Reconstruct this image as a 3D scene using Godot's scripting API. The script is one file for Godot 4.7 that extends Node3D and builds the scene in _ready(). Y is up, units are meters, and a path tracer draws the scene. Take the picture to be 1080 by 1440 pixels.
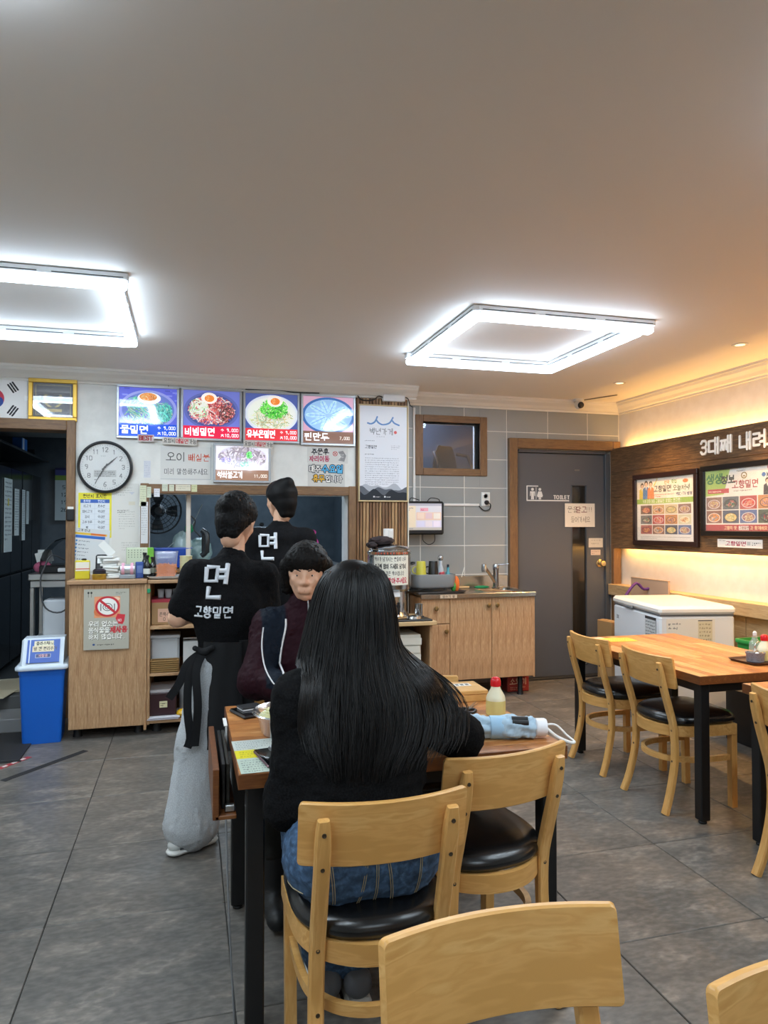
extends Node3D
# A small noodle restaurant, metres, y up. The menu wall lies at z = -5.6, the tiled wall at z = -5.85, the lit wall at x = 3.9.

const CEIL := 2.53
const ZL := -5.6
const ZB := -5.85
const XR := 3.9
var rng := RandomNumberGenerator.new()
var mats := {}
var chair_proto: Node3D

func _ready():
	rng.seed = 7
	var cam := Camera3D.new()
	cam.name = "camera"
	cam.position = Vector3(0, 1.38, 0)
	cam.rotation_degrees = Vector3(1.1458, -15.3763, 0)
	cam.fov = 71.508
	cam.near = 0.05
	cam.current = true
	add_child(cam)
	var we := WorldEnvironment.new()
	we.name = "surroundings"
	var env := Environment.new()
	env.background_mode = Environment.BG_COLOR
	env.background_color = Color(0.02, 0.02, 0.025)
	env.tonemap_mode = Environment.TONE_MAPPER_LINEAR
	env.tonemap_exposure = 1.0
	env.sdfgi_enabled = true
	env.ssao_enabled = true
	env.ssil_enabled = true
	we.environment = env
	add_child(we)
	# square tube lamps on the ceiling, two rows of two in front and one row behind
	ceiling_lamp(Vector3(1.945, CEIL, -3.96), "square white tube lamp on the ceiling in front of the grey toilet door", true)
	ceiling_lamp(Vector3(-0.83, CEIL, -3.96), "square white tube lamp on the ceiling before the menu wall and clock", true)
	ceiling_lamp(Vector3(-0.83, CEIL, -1.02), "square white tube lamp overhead beside the seated diners, nearer the entrance", false)
	ceiling_lamp(Vector3(2.24, CEIL, -0.93), "square white tube lamp overhead near the entrance tables", false)
	ceiling_lamp(Vector3(0.6, CEIL, 1.9), "square white tube lamp over the middle of the entrance area", false)
	structure()
	lit_board()
	kitchen()
	menu_wall()
	counter()
	sink_side()
	toilet_door()
	bench_side()
	tables_and_chairs()
	table_items()
	people()

# ---------------------------------------------------------------- mesh building
class MB:
	var v := PackedVector3Array()
	var n := PackedVector3Array()
	var uv := PackedVector2Array()
	var col := PackedColorArray()
	var ix := PackedInt32Array()
	var has_col := false
	func vert(p: Vector3, nn: Vector3, u := Vector2.ZERO, c := Color.WHITE) -> int:
		v.append(p); n.append(nn); uv.append(u); col.append(c)
		return v.size() - 1
	func tri(a: int, b: int, c: int):   # counter-clockwise from outside
		ix.append(a); ix.append(c); ix.append(b)
	func quad(a: Vector3, b: Vector3, c: Vector3, d: Vector3, uvs := false):
		var nn := (b - a).cross(c - a).normalized()
		var i := vert(a, nn, Vector2(0, 1) if uvs else Vector2(0.005, 0.005))
		vert(b, nn, Vector2(1, 1) if uvs else Vector2(0.005, 0.005)); vert(c, nn, Vector2(1, 0) if uvs else Vector2(0.005, 0.005)); vert(d, nn, Vector2(0, 0) if uvs else Vector2(0.005, 0.005))
		tri(i, i + 1, i + 2); tri(i, i + 2, i + 3)
	func tri3(a: Vector3, b: Vector3, c: Vector3):
		var nn := (b - a).cross(c - a).normalized()
		var i := vert(a, nn); vert(b, nn); vert(c, nn)
		tri(i, i + 1, i + 2)
	func out_poly(pts: Array, xf: Transform3D):   # convex piece of a body round the origin
		var mid := Vector3.ZERO
		for p in pts: mid += p
		var nn: Vector3 = (pts[1] - pts[0]).cross(pts[2] - pts[0])
		if nn.dot(mid) < 0: pts.reverse()
		nn = (pts[1] - pts[0]).cross(pts[2] - pts[0]).normalized()
		var i := v.size()
		for p in pts: vert(xf * p, xf.basis * nn)
		for k in range(1, pts.size() - 1): tri(i, i + k, i + k + 1)
	func box(c: Vector3, s: Vector3, b := 0.0, bas := Basis.IDENTITY):
		var xf := Transform3D(bas, c)
		var h := s * 0.5
		b = minf(b, minf(h.x, minf(h.y, h.z)) * 0.9)
		var pf := func(ax: int, sg: Array) -> Vector3:
			var r := Vector3.ZERO
			for k in 3: r[k] = sg[k] * (h[k] if k == ax else h[k] - b)
			return r
		for ax in 3:
			var j := (ax + 1) % 3
			var k := (ax + 2) % 3
			for s0 in [-1, 1]:
				var pts := []
				for q in [[-1, -1], [1, -1], [1, 1], [-1, 1]]:
					var sg := [0, 0, 0]
					sg[ax] = s0; sg[j] = q[0]; sg[k] = q[1]
					pts.append(pf.call(ax, sg))
				out_poly(pts, xf)
				if b > 0.0:
					for s1 in [-1, 1]:   # edge between faces ax and j
						var e := []
						for q in [[ax, -1], [ax, 1], [j, 1], [j, -1]]:
							var sg := [0, 0, 0]
							sg[ax] = s0; sg[j] = s1; sg[k] = q[1]
							e.append(pf.call(q[0], sg))
						out_poly(e, xf)
		if b > 0.0:
			for a in [-1, 1]:
				for d in [-1, 1]:
					for e in [-1, 1]:
						out_poly([pf.call(0, [a, d, e]), pf.call(1, [a, d, e]), pf.call(2, [a, d, e])], xf)
	func lathe(prof: Array, seg := 24, xf := Transform3D.IDENTITY, sharp := 35.0):   # prof: Vector2(radius, height), from bottom outside up
		for k in prof.size() - 1:
			var a: Vector2 = prof[k]
			var b: Vector2 = prof[k + 1]
			if a.distance_to(b) < 1e-6: continue
			var d := (b - a).normalized()
			var na := Vector2(d.y, -d.x)
			var nb := na
			if k > 0:
				var dp: Vector2 = (a - prof[k - 1]).normalized()
				if absf(rad_to_deg(dp.angle_to(d))) < sharp: na = (na + Vector2(dp.y, -dp.x)).normalized()
			if k < prof.size() - 2:
				var dn: Vector2 = (prof[k + 2] - b).normalized()
				if absf(rad_to_deg(d.angle_to(dn))) < sharp: nb = (nb + Vector2(dn.y, -dn.x)).normalized()
			var i := v.size()
			for s in seg + 1:
				var t := TAU * s / seg
				var cs := Vector3(cos(t), 0, -sin(t))
				vert(xf * (cs * a.x + Vector3.UP * a.y), (xf.basis * (cs * na.x + Vector3.UP * na.y)).normalized(), Vector2(float(s) / seg, float(k) / prof.size()))
				vert(xf * (cs * b.x + Vector3.UP * b.y), (xf.basis * (cs * nb.x + Vector3.UP * nb.y)).normalized(), Vector2(float(s) / seg, float(k + 1) / prof.size()))
			for s in seg:
				var o := i + s * 2
				tri(o, o + 2, o + 3); tri(o, o + 3, o + 1)
	func tube(pts: Array, r, sides := 8, squash := 1.0, up := Vector3.UP):   # r: float or Array of radii
		var last := pts.size() - 1
		var side := Vector3.ZERO
		var start := v.size()
		for k in last + 1:
			var t: Vector3 = (pts[mini(k + 1, last)] - pts[maxi(k - 1, 0)]).normalized()
			if side == Vector3.ZERO:
				side = t.cross(up)
				if side.length() < 0.01: side = t.cross(Vector3.RIGHT)
			side = (side - t * side.dot(t)).normalized()
			var other := side.cross(t).normalized()
			var rr: float = r[k] if r is Array else r
			for s in sides + 1:
				var a := TAU * s / sides
				var d := side * cos(a) + other * sin(a) * squash
				vert(pts[k] + d * rr, (side * cos(a) + other * sin(a) / squash).normalized())
		for k in last:
			for s in sides:
				var o := start + k * (sides + 1) + s
				var u := o + sides + 1
				tri(o, u, u + 1); tri(o, u + 1, o + 1)
		for e in [0, last]:
			var t: Vector3 = (pts[1] - pts[0]).normalized() * -1.0 if e == 0 else (pts[last] - pts[last - 1]).normalized()
			var c := vert(pts[e], t)
			var f := v.size()
			for s in sides + 1: vert(v[start + e * (sides + 1) + s], t)
			for s in sides:
				if e == 0: tri(c, f + s, f + s + 1)
				else: tri(c, f + s + 1, f + s)
	func sweep(pts: Array, prof: Array, up := Vector3.UP, ups := []):   # closed profile of Vector2(side, up), flat-sided
		var last := pts.size() - 1
		var rings := []
		for k in last + 1:
			var t: Vector3 = (pts[mini(k + 1, last)] - pts[maxi(k - 1, 0)]).normalized()
			var u: Vector3 = ups[k] if ups.size() else up
			var side := t.cross(u).normalized()
			u = side.cross(t).normalized()
			var ring := []
			for q in prof: ring.append(pts[k] + side * q.x + u * q.y)
			rings.append(ring)
		strip(rings, true)
	func outward(rings: Array, closed: bool) -> bool:   # whether (ring step) x (travel) points away from the middle of the rings
		var sum := 0.0
		var m: int = rings[0].size()
		for k in rings.size():
			var mid := Vector3.ZERO
			for p in rings[k]: mid += p
			mid /= m
			for s in (m if closed else m - 1):
				var e: Vector3 = rings[k][(s + 1) % m] - rings[k][s]
				var t: Vector3 = rings[mini(k + 1, rings.size() - 1)][s] - rings[maxi(k - 1, 0)][s]
				sum += e.cross(t).dot((rings[k][s] + rings[k][(s + 1) % m]) * 0.5 - mid)
		return sum > 0.0
	func strip(rings: Array, caps := true):   # rings of equal count; flat round the ring, smooth along it
		var m: int = rings[0].size()
		var ok := outward(rings, true)
		for s in m:
			var s2 := (s + 1) % m
			var i := v.size()
			for k in rings.size():
				var k0 := maxi(k - 1, 0)
				var k1 := mini(k + 1, rings.size() - 1)
				var along: Vector3 = (rings[k1][s] + rings[k1][s2]) - (rings[k0][s] + rings[k0][s2])
				var nn: Vector3 = (rings[k][s2] - rings[k][s]).cross(along).normalized()
				if not ok: nn = -nn
				vert(rings[k][s], nn); vert(rings[k][s2], nn)
			for k in rings.size() - 1:
				var o := i + k * 2
				if ok: 
					tri(o, o + 1, o + 3); tri(o, o + 3, o + 2)
				else:
					tri(o, o + 2, o + 3); tri(o, o + 3, o + 1)
		if caps: ends(rings)
	func ends(rings: Array):
		var last := rings.size() - 1
		for e in [[0, 1], [last, last - 1]]:
			var ring: Array = rings[e[0]]
			var mid := Vector3.ZERO
			var other := Vector3.ZERO
			for p in ring: mid += p
			for p in rings[e[1]]: other += p
			mid /= ring.size(); other /= ring.size()
			var area := Vector3.ZERO
			for s in ring.size(): area += (ring[s] - mid).cross(ring[(s + 1) % ring.size()] - mid)
			for s in ring.size():
				if area.dot(mid - other) > 0: tri3(mid, ring[s], ring[(s + 1) % ring.size()])
				else: tri3(mid, ring[(s + 1) % ring.size()], ring[s])
	func loft(rings: Array, caps := true, closed := true):   # smooth skin through rings of equal count
		var m: int = rings[0].size()
		var i := v.size()
		var ok := outward(rings, closed)
		for k in rings.size():
			for s in m:
				var pk: Vector3 = rings[maxi(k - 1, 0)][s]
				var nk: Vector3 = rings[mini(k + 1, rings.size() - 1)][s]
				var ps: Vector3 = rings[k][(s + m - 1) % m if closed else maxi(s - 1, 0)]
				var ns: Vector3 = rings[k][(s + 1) % m if closed else mini(s + 1, m - 1)]
				var nn := (ns - ps).cross(nk - pk).normalized()
				vert(rings[k][s], nn if ok else -nn, Vector2(float(s) / m, float(k) / rings.size()))
		for k in rings.size() - 1:
			for s in (m if closed else m - 1):
				var a := i + k * m + s
				var b := i + k * m + (s + 1) % m
				if ok:
					tri(a, b, b + m); tri(a, b + m, a + m)
				else:
					tri(a, b + m, b); tri(a, a + m, b + m)
		if caps: ends(rings)
	func prism(poly: PackedVector2Array, d: float, xf := Transform3D.IDENTITY, bevel := 0.0):   # outline in xy, from z = 0 to z = d
		if Geometry2D.is_polygon_clockwise(poly): poly.reverse()
		var idx := Geometry2D.triangulate_polygon(poly)
		var front := poly
		if bevel > 0.0:
			var off := Geometry2D.offset_polygon(poly, -bevel)
			if off.size() == 1 and off[0].size() == poly.size():
				front = off[0]
				if Geometry2D.is_polygon_clockwise(front): front.reverse()
				var best := 0
				for k in front.size():
					if front[k].distance_to(poly[0]) < front[best].distance_to(poly[0]): best = k
				front = front.slice(best) + front.slice(0, best)
		var dz := d - (bevel if front != poly else 0.0)
		for side in 2:
			var i := v.size()
			var pl := front if side == 0 else poly
			for p in pl: vert(xf * Vector3(p.x, p.y, d if side == 0 else 0.0), xf.basis * (Vector3.BACK if side == 0 else Vector3.FORWARD))
			for k in range(0, idx.size(), 3):
				var a: Vector2 = poly[idx[k]]
				var ccw := (poly[idx[k + 1]] - a).cross(poly[idx[k + 2]] - a) > 0
				if ccw == (side == 0): tri(i + idx[k], i + idx[k + 1], i + idx[k + 2])
				else: tri(i + idx[k], i + idx[k + 2], i + idx[k + 1])
		for k in poly.size():
			var k2 := (k + 1) % poly.size()
			quad(xf * Vector3(poly[k].x, poly[k].y, 0), xf * Vector3(poly[k2].x, poly[k2].y, 0), xf * Vector3(poly[k2].x, poly[k2].y, dz), xf * Vector3(poly[k].x, poly[k].y, dz))
			if front != poly:
				quad(xf * Vector3(poly[k].x, poly[k].y, dz), xf * Vector3(poly[k2].x, poly[k2].y, dz), xf * Vector3(front[k2].x, front[k2].y, d), xf * Vector3(front[k].x, front[k].y, d))
	func sheet(w: float, h: float, d: float):   # a thin picture: the front (+z) carries the whole texture
		var a := Vector3(-w / 2, -h / 2, 0)
		var x := Vector3(w, 0, 0)
		var y := Vector3(0, h, 0)
		var z := Vector3(0, 0, d)
		quad(a + z, a + x + z, a + x + y + z, a + y + z, true)
		quad(a + x, a, a + y, a + x + y)
		quad(a, a + z, a + y + z, a + y); quad(a + x + z, a + x, a + x + y, a + x + y + z)
		quad(a, a + x, a + x + z, a + z); quad(a + y + z, a + x + y + z, a + x + y, a + y)
	func ball(c: Vector3, r: Vector3, seg := 16, rows := 10):
		var rings := []
		for k in range(1, rows):
			var t := PI * k / rows - PI / 2
			var ring := []
			for s in seg:
				var a := TAU * s / seg
				ring.append(c + Vector3(cos(a) * cos(t) * r.x, sin(t) * r.y, -sin(a) * cos(t) * r.z))
			rings.append(ring)
		loft(rings)
	func add(o: MB, xf := Transform3D.IDENTITY):
		var i := v.size()
		for k in o.v.size(): vert(xf * o.v[k], (xf.basis * o.n[k]).normalized(), o.uv[k], o.col[k])
		for k in o.ix: ix.append(i + k)
	func mesh() -> ArrayMesh:
		var a := []
		a.resize(Mesh.ARRAY_MAX)
		a[Mesh.ARRAY_VERTEX] = v; a[Mesh.ARRAY_NORMAL] = n; a[Mesh.ARRAY_TEX_UV] = uv; a[Mesh.ARRAY_INDEX] = ix
		if has_col: a[Mesh.ARRAY_COLOR] = col
		var m := ArrayMesh.new()
		m.add_surface_from_arrays(Mesh.PRIMITIVE_TRIANGLES, a)
		return m

# ---------------------------------------------------------------- nodes
func part(called: String, m, mat: Material, parent: Node3D, at := Vector3.ZERO, turn := Vector3.ZERO) -> MeshInstance3D:
	var o := MeshInstance3D.new()
	o.name = called
	o.mesh = m.mesh() if m is MB else m
	o.material_override = mat
	o.position = at
	o.rotation = turn
	if parent != self and parent.get_child_count() and parent.has_node(NodePath(called)): o.name = numbered(called, parent)
	elif parent == self: o.name = numbered(called, self)
	parent.add_child(o, true)
	return o

func numbered(called: String, parent: Node) -> String:
	if not parent.has_node(NodePath(called)): return called
	var k := 1
	while parent.has_node(NodePath("%s_%03d" % [called, k])): k += 1
	return "%s_%03d" % [called, k]

func thing(called: String, label: String, category: String, at := Vector3.ZERO, turn := 0.0, group := "") -> Node3D:
	var o := Node3D.new()
	o.name = numbered(called, self)
	o.position = at
	o.rotation.y = turn
	tag(o, label, category, group)
	add_child(o, true)
	return o

func tag(o: Node, label: String, category: String, group := ""):
	o.set_meta("label", label)
	o.set_meta("category", category)
	if group != "": o.set_meta("group", group)

func shell(called: String, label: String, category: String) -> Node3D:
	var o := thing(called, label, category)
	o.set_meta("kind", "structure")
	return o

func bx(s: Vector3, b := 0.0, c := Vector3.ZERO) -> MB:
	var m := MB.new()
	m.box(c, s, b)
	return m

# ---------------------------------------------------------------- materials
func M(hex: String, rough := 0.6, metal := 0.0, spec := 0.5) -> StandardMaterial3D:
	var key := "%s %.3f %.3f %.2f" % [hex, rough, metal, spec]
	if mats.has(key): return mats[key]
	var m := StandardMaterial3D.new()
	m.albedo_color = Color(hex)
	m.roughness = rough
	m.metallic = metal
	m.metallic_specular = spec
	mats[key] = m
	return m

func noise_tex(sd: int, freq: float, ramp: Array, size := 512, octaves := 5, warp := 0.0, kind := FastNoiseLite.TYPE_SIMPLEX_SMOOTH) -> NoiseTexture2D:
	var f := FastNoiseLite.new()
	f.seed = sd
	f.noise_type = kind
	f.frequency = freq
	f.fractal_octaves = octaves
	f.fractal_gain = 0.55
	if warp > 0.0:
		f.domain_warp_enabled = true
		f.domain_warp_amplitude = warp
		f.domain_warp_frequency = freq * 0.7
	var t := NoiseTexture2D.new()
	t.width = size; t.height = size
	t.seamless = true
	t.seamless_blend_skirt = 0.25
	t.noise = f
	var g := Gradient.new()
	var offs := PackedFloat32Array()
	var cols := PackedColorArray()
	for k in ramp.size():
		offs.append(ramp[k][0]); cols.append(Color(ramp[k][1]))
	g.offsets = offs; g.colors = cols
	t.color_ramp = g
	return t

func grain(key: String, tex: Texture2D, sc: Vector3, rough: float, off := Vector3.ZERO, world := false, relief := 0.0) -> StandardMaterial3D:
	if mats.has(key): return mats[key]
	var m := StandardMaterial3D.new()
	m.albedo_texture = tex
	m.roughness = rough
	m.uv1_triplanar = true
	m.uv1_world_triplanar = world
	m.uv1_triplanar_sharpness = 6.0
	m.uv1_scale = sc
	m.uv1_offset = off
	if relief > 0.0:
		m.heightmap_enabled = true
		m.heightmap_texture = tex
		m.heightmap_scale = relief
	mats[key] = m
	return m

func pic(c: Cv, rough := 0.6, glow := 0.0, spec := 0.5) -> StandardMaterial3D:
	var m := StandardMaterial3D.new()
	var t := ImageTexture.create_from_image(c.im)
	m.albedo_texture = t
	m.roughness = rough
	m.metallic_specular = spec
	m.texture_repeat = false
	if glow > 0.0:
		m.emission_enabled = true
		m.emission_texture = t
		m.emission = Color.BLACK
		m.emission_energy_multiplier = glow
	return m

func glass(rough := 0.02, alpha := 0.06, hex := "ffffff") -> StandardMaterial3D:
	var key := "glass %.2f %.2f %s" % [rough, alpha, hex]
	if mats.has(key): return mats[key]
	var m := StandardMaterial3D.new()
	m.transparency = BaseMaterial3D.TRANSPARENCY_ALPHA
	var c := Color(hex)
	c.a = alpha
	m.albedo_color = c
	m.roughness = rough
	mats[key] = m
	return m

func lamp_mat(hex: String, e: float) -> StandardMaterial3D:
	var key := "lamp %s %.2f" % [hex, e]
	if mats.has(key): return mats[key]
	var m := StandardMaterial3D.new()
	m.albedo_color = Color("f4f4f4")
	m.emission_enabled = true
	m.emission = Color(hex)
	m.emission_energy_multiplier = e
	m.roughness = 0.4
	mats[key] = m
	return m

func oak() -> StandardMaterial3D:
	return grain("oak", noise_tex(3, 0.012, [[0.2, "987150"], [0.42, "bf9870"], [0.5, "a57d58"], [0.62, "cba880"], [0.8, "a8815c"]], 512, 5, 8.0), Vector3(14, 0.5, 14), 0.5)
func beech(k := 0) -> StandardMaterial3D:   # pale chair wood, grain along the local x
	return grain("beech%d" % k, noise_tex(11 + k, 0.006, [[0.25, "cb9854"], [0.45, "d8a562"], [0.55, "cf9b57"], [0.7, "ddae6c"], [0.85, "c8934f"]], 512, 4, 30.0), Vector3(0.9, 4.5, 4.5) if k < 2 else Vector3(5, 0.8, 5), 0.38, Vector3(0.13 * k, 0.31 * k, 0))
func butcher(k: int) -> StandardMaterial3D:   # table staves
	var c: Array = [["c98b52", "b9783f", "d39a62"], ["bb7a42", "a96a36", "c68a50"], ["d6a067", "c58c52", "dcab74"], ["ae7140", "9a6033", "bd8049"]][k]
	return grain("stave%d" % k, noise_tex(31 + k, 0.012, [[0.2, c[1]], [0.45, c[0]], [0.55, c[1]], [0.75, c[2]]], 256, 4, 14.0), Vector3(1.2, 12, 12), 0.33)
func vinyl() -> StandardMaterial3D:
	if not mats.has("vinyl"):
		var m := grain("vinyl", noise_tex(41, 0.05, [[0.0, "0b0b0c"], [1.0, "131315"]], 256, 3), Vector3(7, 7, 7), 0.27, Vector3.ZERO, false, 0.03)
		m.metallic_specular = 0.55
	return mats["vinyl"]
func steel(r := 0.28) -> StandardMaterial3D: return M("c3c5c6", r, 1.0)
# ---------------------------------------------------------------- lettering and print
const LATIN := {
	"0": "011030414536160501", "1": "112026", "2": "01103041420646", "3": "011030414233|133344453616 05", "4": "36300444", "5": "40000333444536 06", "6": "402003051636454433 03", "7": "004016", "8": "13020110304142331304051636454433",
	"9": "433302011030414426", "A": "062046|1434", "B": "00063645443303|3342413000", "C": "4130100105163645", "D": "000626444220 00", "E": "40000646|0333", "F": "400006|0333", "G": "41301001051636454323", "H": "0006|4046|0343",
	"I": "2026", "K": "0006|400346", "L": "000646", "M": "0600234046", "N": "06004640", "O": "011030414536160501", "P": "06003041423303", "R": "06003041423303|2346", "S": "413010010213334445361605", "T": "0040|2026", "U": "000516364540", "V": "002640",
	"X": "0046|4006", "Y": "002340|2326", ",": "2517", ".": "2626", "-": "1333", "!": "2024|2626", "+": "1353|3135", "/": "4006", ":": "2222|2525", "·": "2323", "%": "4006|0101|4545", "(": "302226 36", ")": "102226 16",
}
const JAMO := {
	"ㄱ": "118178", "ㄴ": "111888", "ㄷ": "81111888", "ㄹ": "118184141888", "ㅁ": "1181881811", "ㅂ": "11188881|1585", "ㅅ": "5118|5388", "ㅇ": "o", "ㅈ": "1282|5218|5488", "ㅊ": "4060|1383|5318|5588", "ㅋ": "118178|1474", "ㅌ": "81111888|1484",
	"ㅍ": "1181|3137|6167|1787", "ㅎ": "4060|1282|q", "ㅏ": "3039|3484", "ㅐ": "2029|2474|7079", "ㅑ": "3039|3383|3686", "ㅒ": "2029|2373|2676|7079", "ㅓ": "7079|1474", "ㅔ": "5059|1454|8089", "ㅕ": "7079|1373|1676", "ㅖ": "5059|1353|1656|8089",
	"ㅣ": "5059", "ㅗ": "0797|4247", "ㅛ": "0797|3237|6267", "ㅜ": "0393|4348", "ㅠ": "0393|3338|6368", "ㅡ": "0595",
}
const LEAD := "ㄱㄲㄴㄷㄸㄹㅁㅂㅃㅅㅆㅇㅈㅉㅊㅋㅌㅍㅎ"
const VOWEL := "ㅏㅐㅑㅒㅓㅔㅕㅖㅗㅘㅙㅚㅛㅜㅝㅞㅟㅠㅡㅢㅣ"
const TAIL := ["", "ㄱ", "ㄱㄱ", "ㄱㅅ", "ㄴ", "ㄴㅈ", "ㄴㅎ", "ㄷ", "ㄹ", "ㄹㄱ", "ㄹㅁ", "ㄹㅂ", "ㄹㅅ", "ㄹㅌ", "ㄹㅍ", "ㄹㅎ", "ㅁ", "ㅂ", "ㅂㅅ", "ㅅ", "ㅅㅅ", "ㅇ", "ㅈ", "ㅊ", "ㅋ", "ㅌ", "ㅍ", "ㅎ"]
const DOUBLE := {"ㄲ": "ㄱㄱ", "ㄸ": "ㄷㄷ", "ㅃ": "ㅂㅂ", "ㅆ": "ㅅㅅ", "ㅉ": "ㅈㅈ", "ㅘ": "ㅗㅏ", "ㅙ": "ㅗㅐ", "ㅚ": "ㅗㅣ", "ㅝ": "ㅜㅓ", "ㅞ": "ㅜㅔ", "ㅟ": "ㅜㅣ", "ㅢ": "ㅡㅣ"}

static func strokes_in(code: String, r: Rect2, top: float) -> Array:   # code on a grid of 0..top into the box r
	var out := []
	for s in code.replace(" ", "").split("|"):
		var line := PackedVector2Array()
		if s == "o" or s == "q":
			var c := Vector2(0.5, 0.5) if s == "o" else Vector2(0.5, 0.66)
			var rad := Vector2(0.42, 0.42) if s == "o" else Vector2(0.34, 0.25)
			for k in 15: line.append(r.position + (c + Vector2(sin(TAU * k / 14), -cos(TAU * k / 14)) * rad) * r.size)
		else:
			for k in range(0, s.length() - 1, 2):
				line.append(r.position + Vector2(s[k].to_float() / (4.0 if top == 6.0 else top), s[k + 1].to_float() / top) * r.size)
		out.append(line)
	return out

static func glyph(ch: String) -> Array:   # [strokes in a box one em high, advance]
	var code := ch.unicode_at(0)
	if ch == " ": return [[], 0.42]
	if ch == "小": return [strokes_in("4148|2315|6386", Rect2(0, 0.05, 0.95, 0.9), 9.0), 1.0]
	if ch == "大": return [strokes_in("1383|414418|4488", Rect2(0, 0.05, 0.95, 0.9), 9.0), 1.0]
	if code < 0xAC00 or code > 0xD7A3:
		return [strokes_in(LATIN.get(ch.to_upper(), "1333"), Rect2(0.06, 0.08, 0.46, 0.84), 6.0), 0.66]
	var s := code - 0xAC00
	var l: String = LEAD[s / 588]
	var vw: String = VOWEL[(s % 588) / 28]
	var t: String = TAIL[s % 28]
	var sy := 0.6 if t != "" else 1.0
	var out := []
	var put := func(js: String, r: Rect2):
		var full: String = DOUBLE.get(js, js)
		for k in full.length():
			out.append_array(strokes_in(JAMO[full[k]], Rect2(r.position + Vector2(r.size.x / full.length() * k, 0), Vector2(r.size.x / full.length(), r.size.y)), 9.0))
	var parts: String = DOUBLE.get(vw, vw)
	if parts.length() == 2:
		put.call(l, Rect2(0.06, 0.02, 0.5, 0.46 * sy))
		put.call(parts[0], Rect2(0.02, 0.44 * sy, 0.6, 0.5 * sy)); put.call(parts[1], Rect2(0.6, 0.0, 0.36, 0.98 * sy))
	elif "ㅗㅛㅜㅠㅡ".contains(vw):
		put.call(l, Rect2(0.12, 0.0, 0.72, 0.55 * sy)); put.call(vw, Rect2(0.0, 0.47 * sy, 0.96, 0.5 * sy))
	else:
		put.call(l, Rect2(0.02, 0.06 * sy, 0.54, 0.86 * sy)); put.call(vw, Rect2(0.54, 0.0, 0.42, 0.98 * sy))
	if t != "": put.call(t, Rect2(0.12, 0.62, 0.72, 0.37))
	return [out, 1.04]

class Cv:
	var im: Image
	var w: int
	var h: int
	func _init(ww: int, hh: int, c: String):
		w = ww; h = hh
		im = Image.create(ww, hh, false, Image.FORMAT_RGB8)
		im.fill(Color(c))
	func rect(x: float, y: float, ww: float, hh: float, c):
		im.fill_rect(Rect2i(int(round(x)), int(round(y)), maxi(1, int(round(ww))), maxi(1, int(round(hh)))), Color(c))
	func disc(cx: float, cy: float, rx: float, ry: float, c):
		for y in range(maxi(0, int(cy - ry)), mini(h, int(cy + ry) + 1)):
			var q := 1.0 - pow((y + 0.5 - cy) / ry, 2)
			if q <= 0: continue
			var dx := rx * sqrt(q)
			if dx >= 0.5: im.fill_rect(Rect2i(int(round(cx - dx)), y, maxi(1, int(round(2 * dx))), 1), Color(c))
	func seg(a: Vector2, b: Vector2, th: float, c):
		var steps := maxi(1, int(ceil(a.distance_to(b) / maxf(0.7, th * 0.35))))
		var k := Color(c)
		for i in steps + 1:
			var p := a.lerp(b, float(i) / steps)
			if th < 4.0:
				im.fill_rect(Rect2i(int(round(p.x - th / 2)), int(round(p.y - th / 2)), maxi(1, int(round(th))), maxi(1, int(round(th)))), k)
			else:
				var q := th * 0.36
				im.fill_rect(Rect2i(int(round(p.x - th / 2)), int(round(p.y - q)), int(round(th)), int(round(q * 2))), k)
				im.fill_rect(Rect2i(int(round(p.x - q)), int(round(p.y - th / 2)), int(round(q * 2)), int(round(th))), k)
	func line(pts, th: float, c):
		for k in pts.size() - 1: seg(pts[k], pts[k + 1], th, c)
	func poly(pts: PackedVector2Array, c):
		var lo := INF
		var hi := -INF
		for p in pts:
			lo = minf(lo, p.y); hi = maxf(hi, p.y)
		for y in range(maxi(0, int(lo)), mini(h, int(hi) + 1)):
			var xs := []
			for k in pts.size():
				var a := pts[k]
				var b := pts[(k + 1) % pts.size()]
				if (a.y <= y + 0.5) != (b.y <= y + 0.5): xs.append(a.x + (b.x - a.x) * (y + 0.5 - a.y) / (b.y - a.y))
			xs.sort()
			for k in range(0, xs.size() - 1, 2): im.fill_rect(Rect2i(int(round(xs[k])), y, maxi(1, int(round(xs[k + 1] - xs[k]))), 1), Color(c))
	func blot(pts: Array, c):
		poly(PackedVector2Array(pts), c)

func text(c: Cv, s: String, x: float, y: float, size: float, col, th := 0.11, sx := 1.0, slant := 0.0) -> float:   # top-left corner; returns where it ends
	for ch in s:
		var g := glyph(ch)
		for st in g[0]:
			var pts := []
			for p in st: pts.append(Vector2(x + p.x * size * sx, y + p.y * size + (p.x + (x / size)) * size * slant))
			c.line(pts, maxf(1.0, th * size), col)
		x += g[1] * size * sx
	return x

func text_width(s: String, size: float, sx := 1.0) -> float:
	var x := 0.0
	for ch in s: x += glyph(ch)[1] * size * sx
	return x

func ctext(c: Cv, s: String, cx: float, y: float, size: float, col, th := 0.11, sx := 1.0):
	text(c, s, cx - text_width(s, size, sx) / 2, y, size, col, th, sx)

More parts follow.
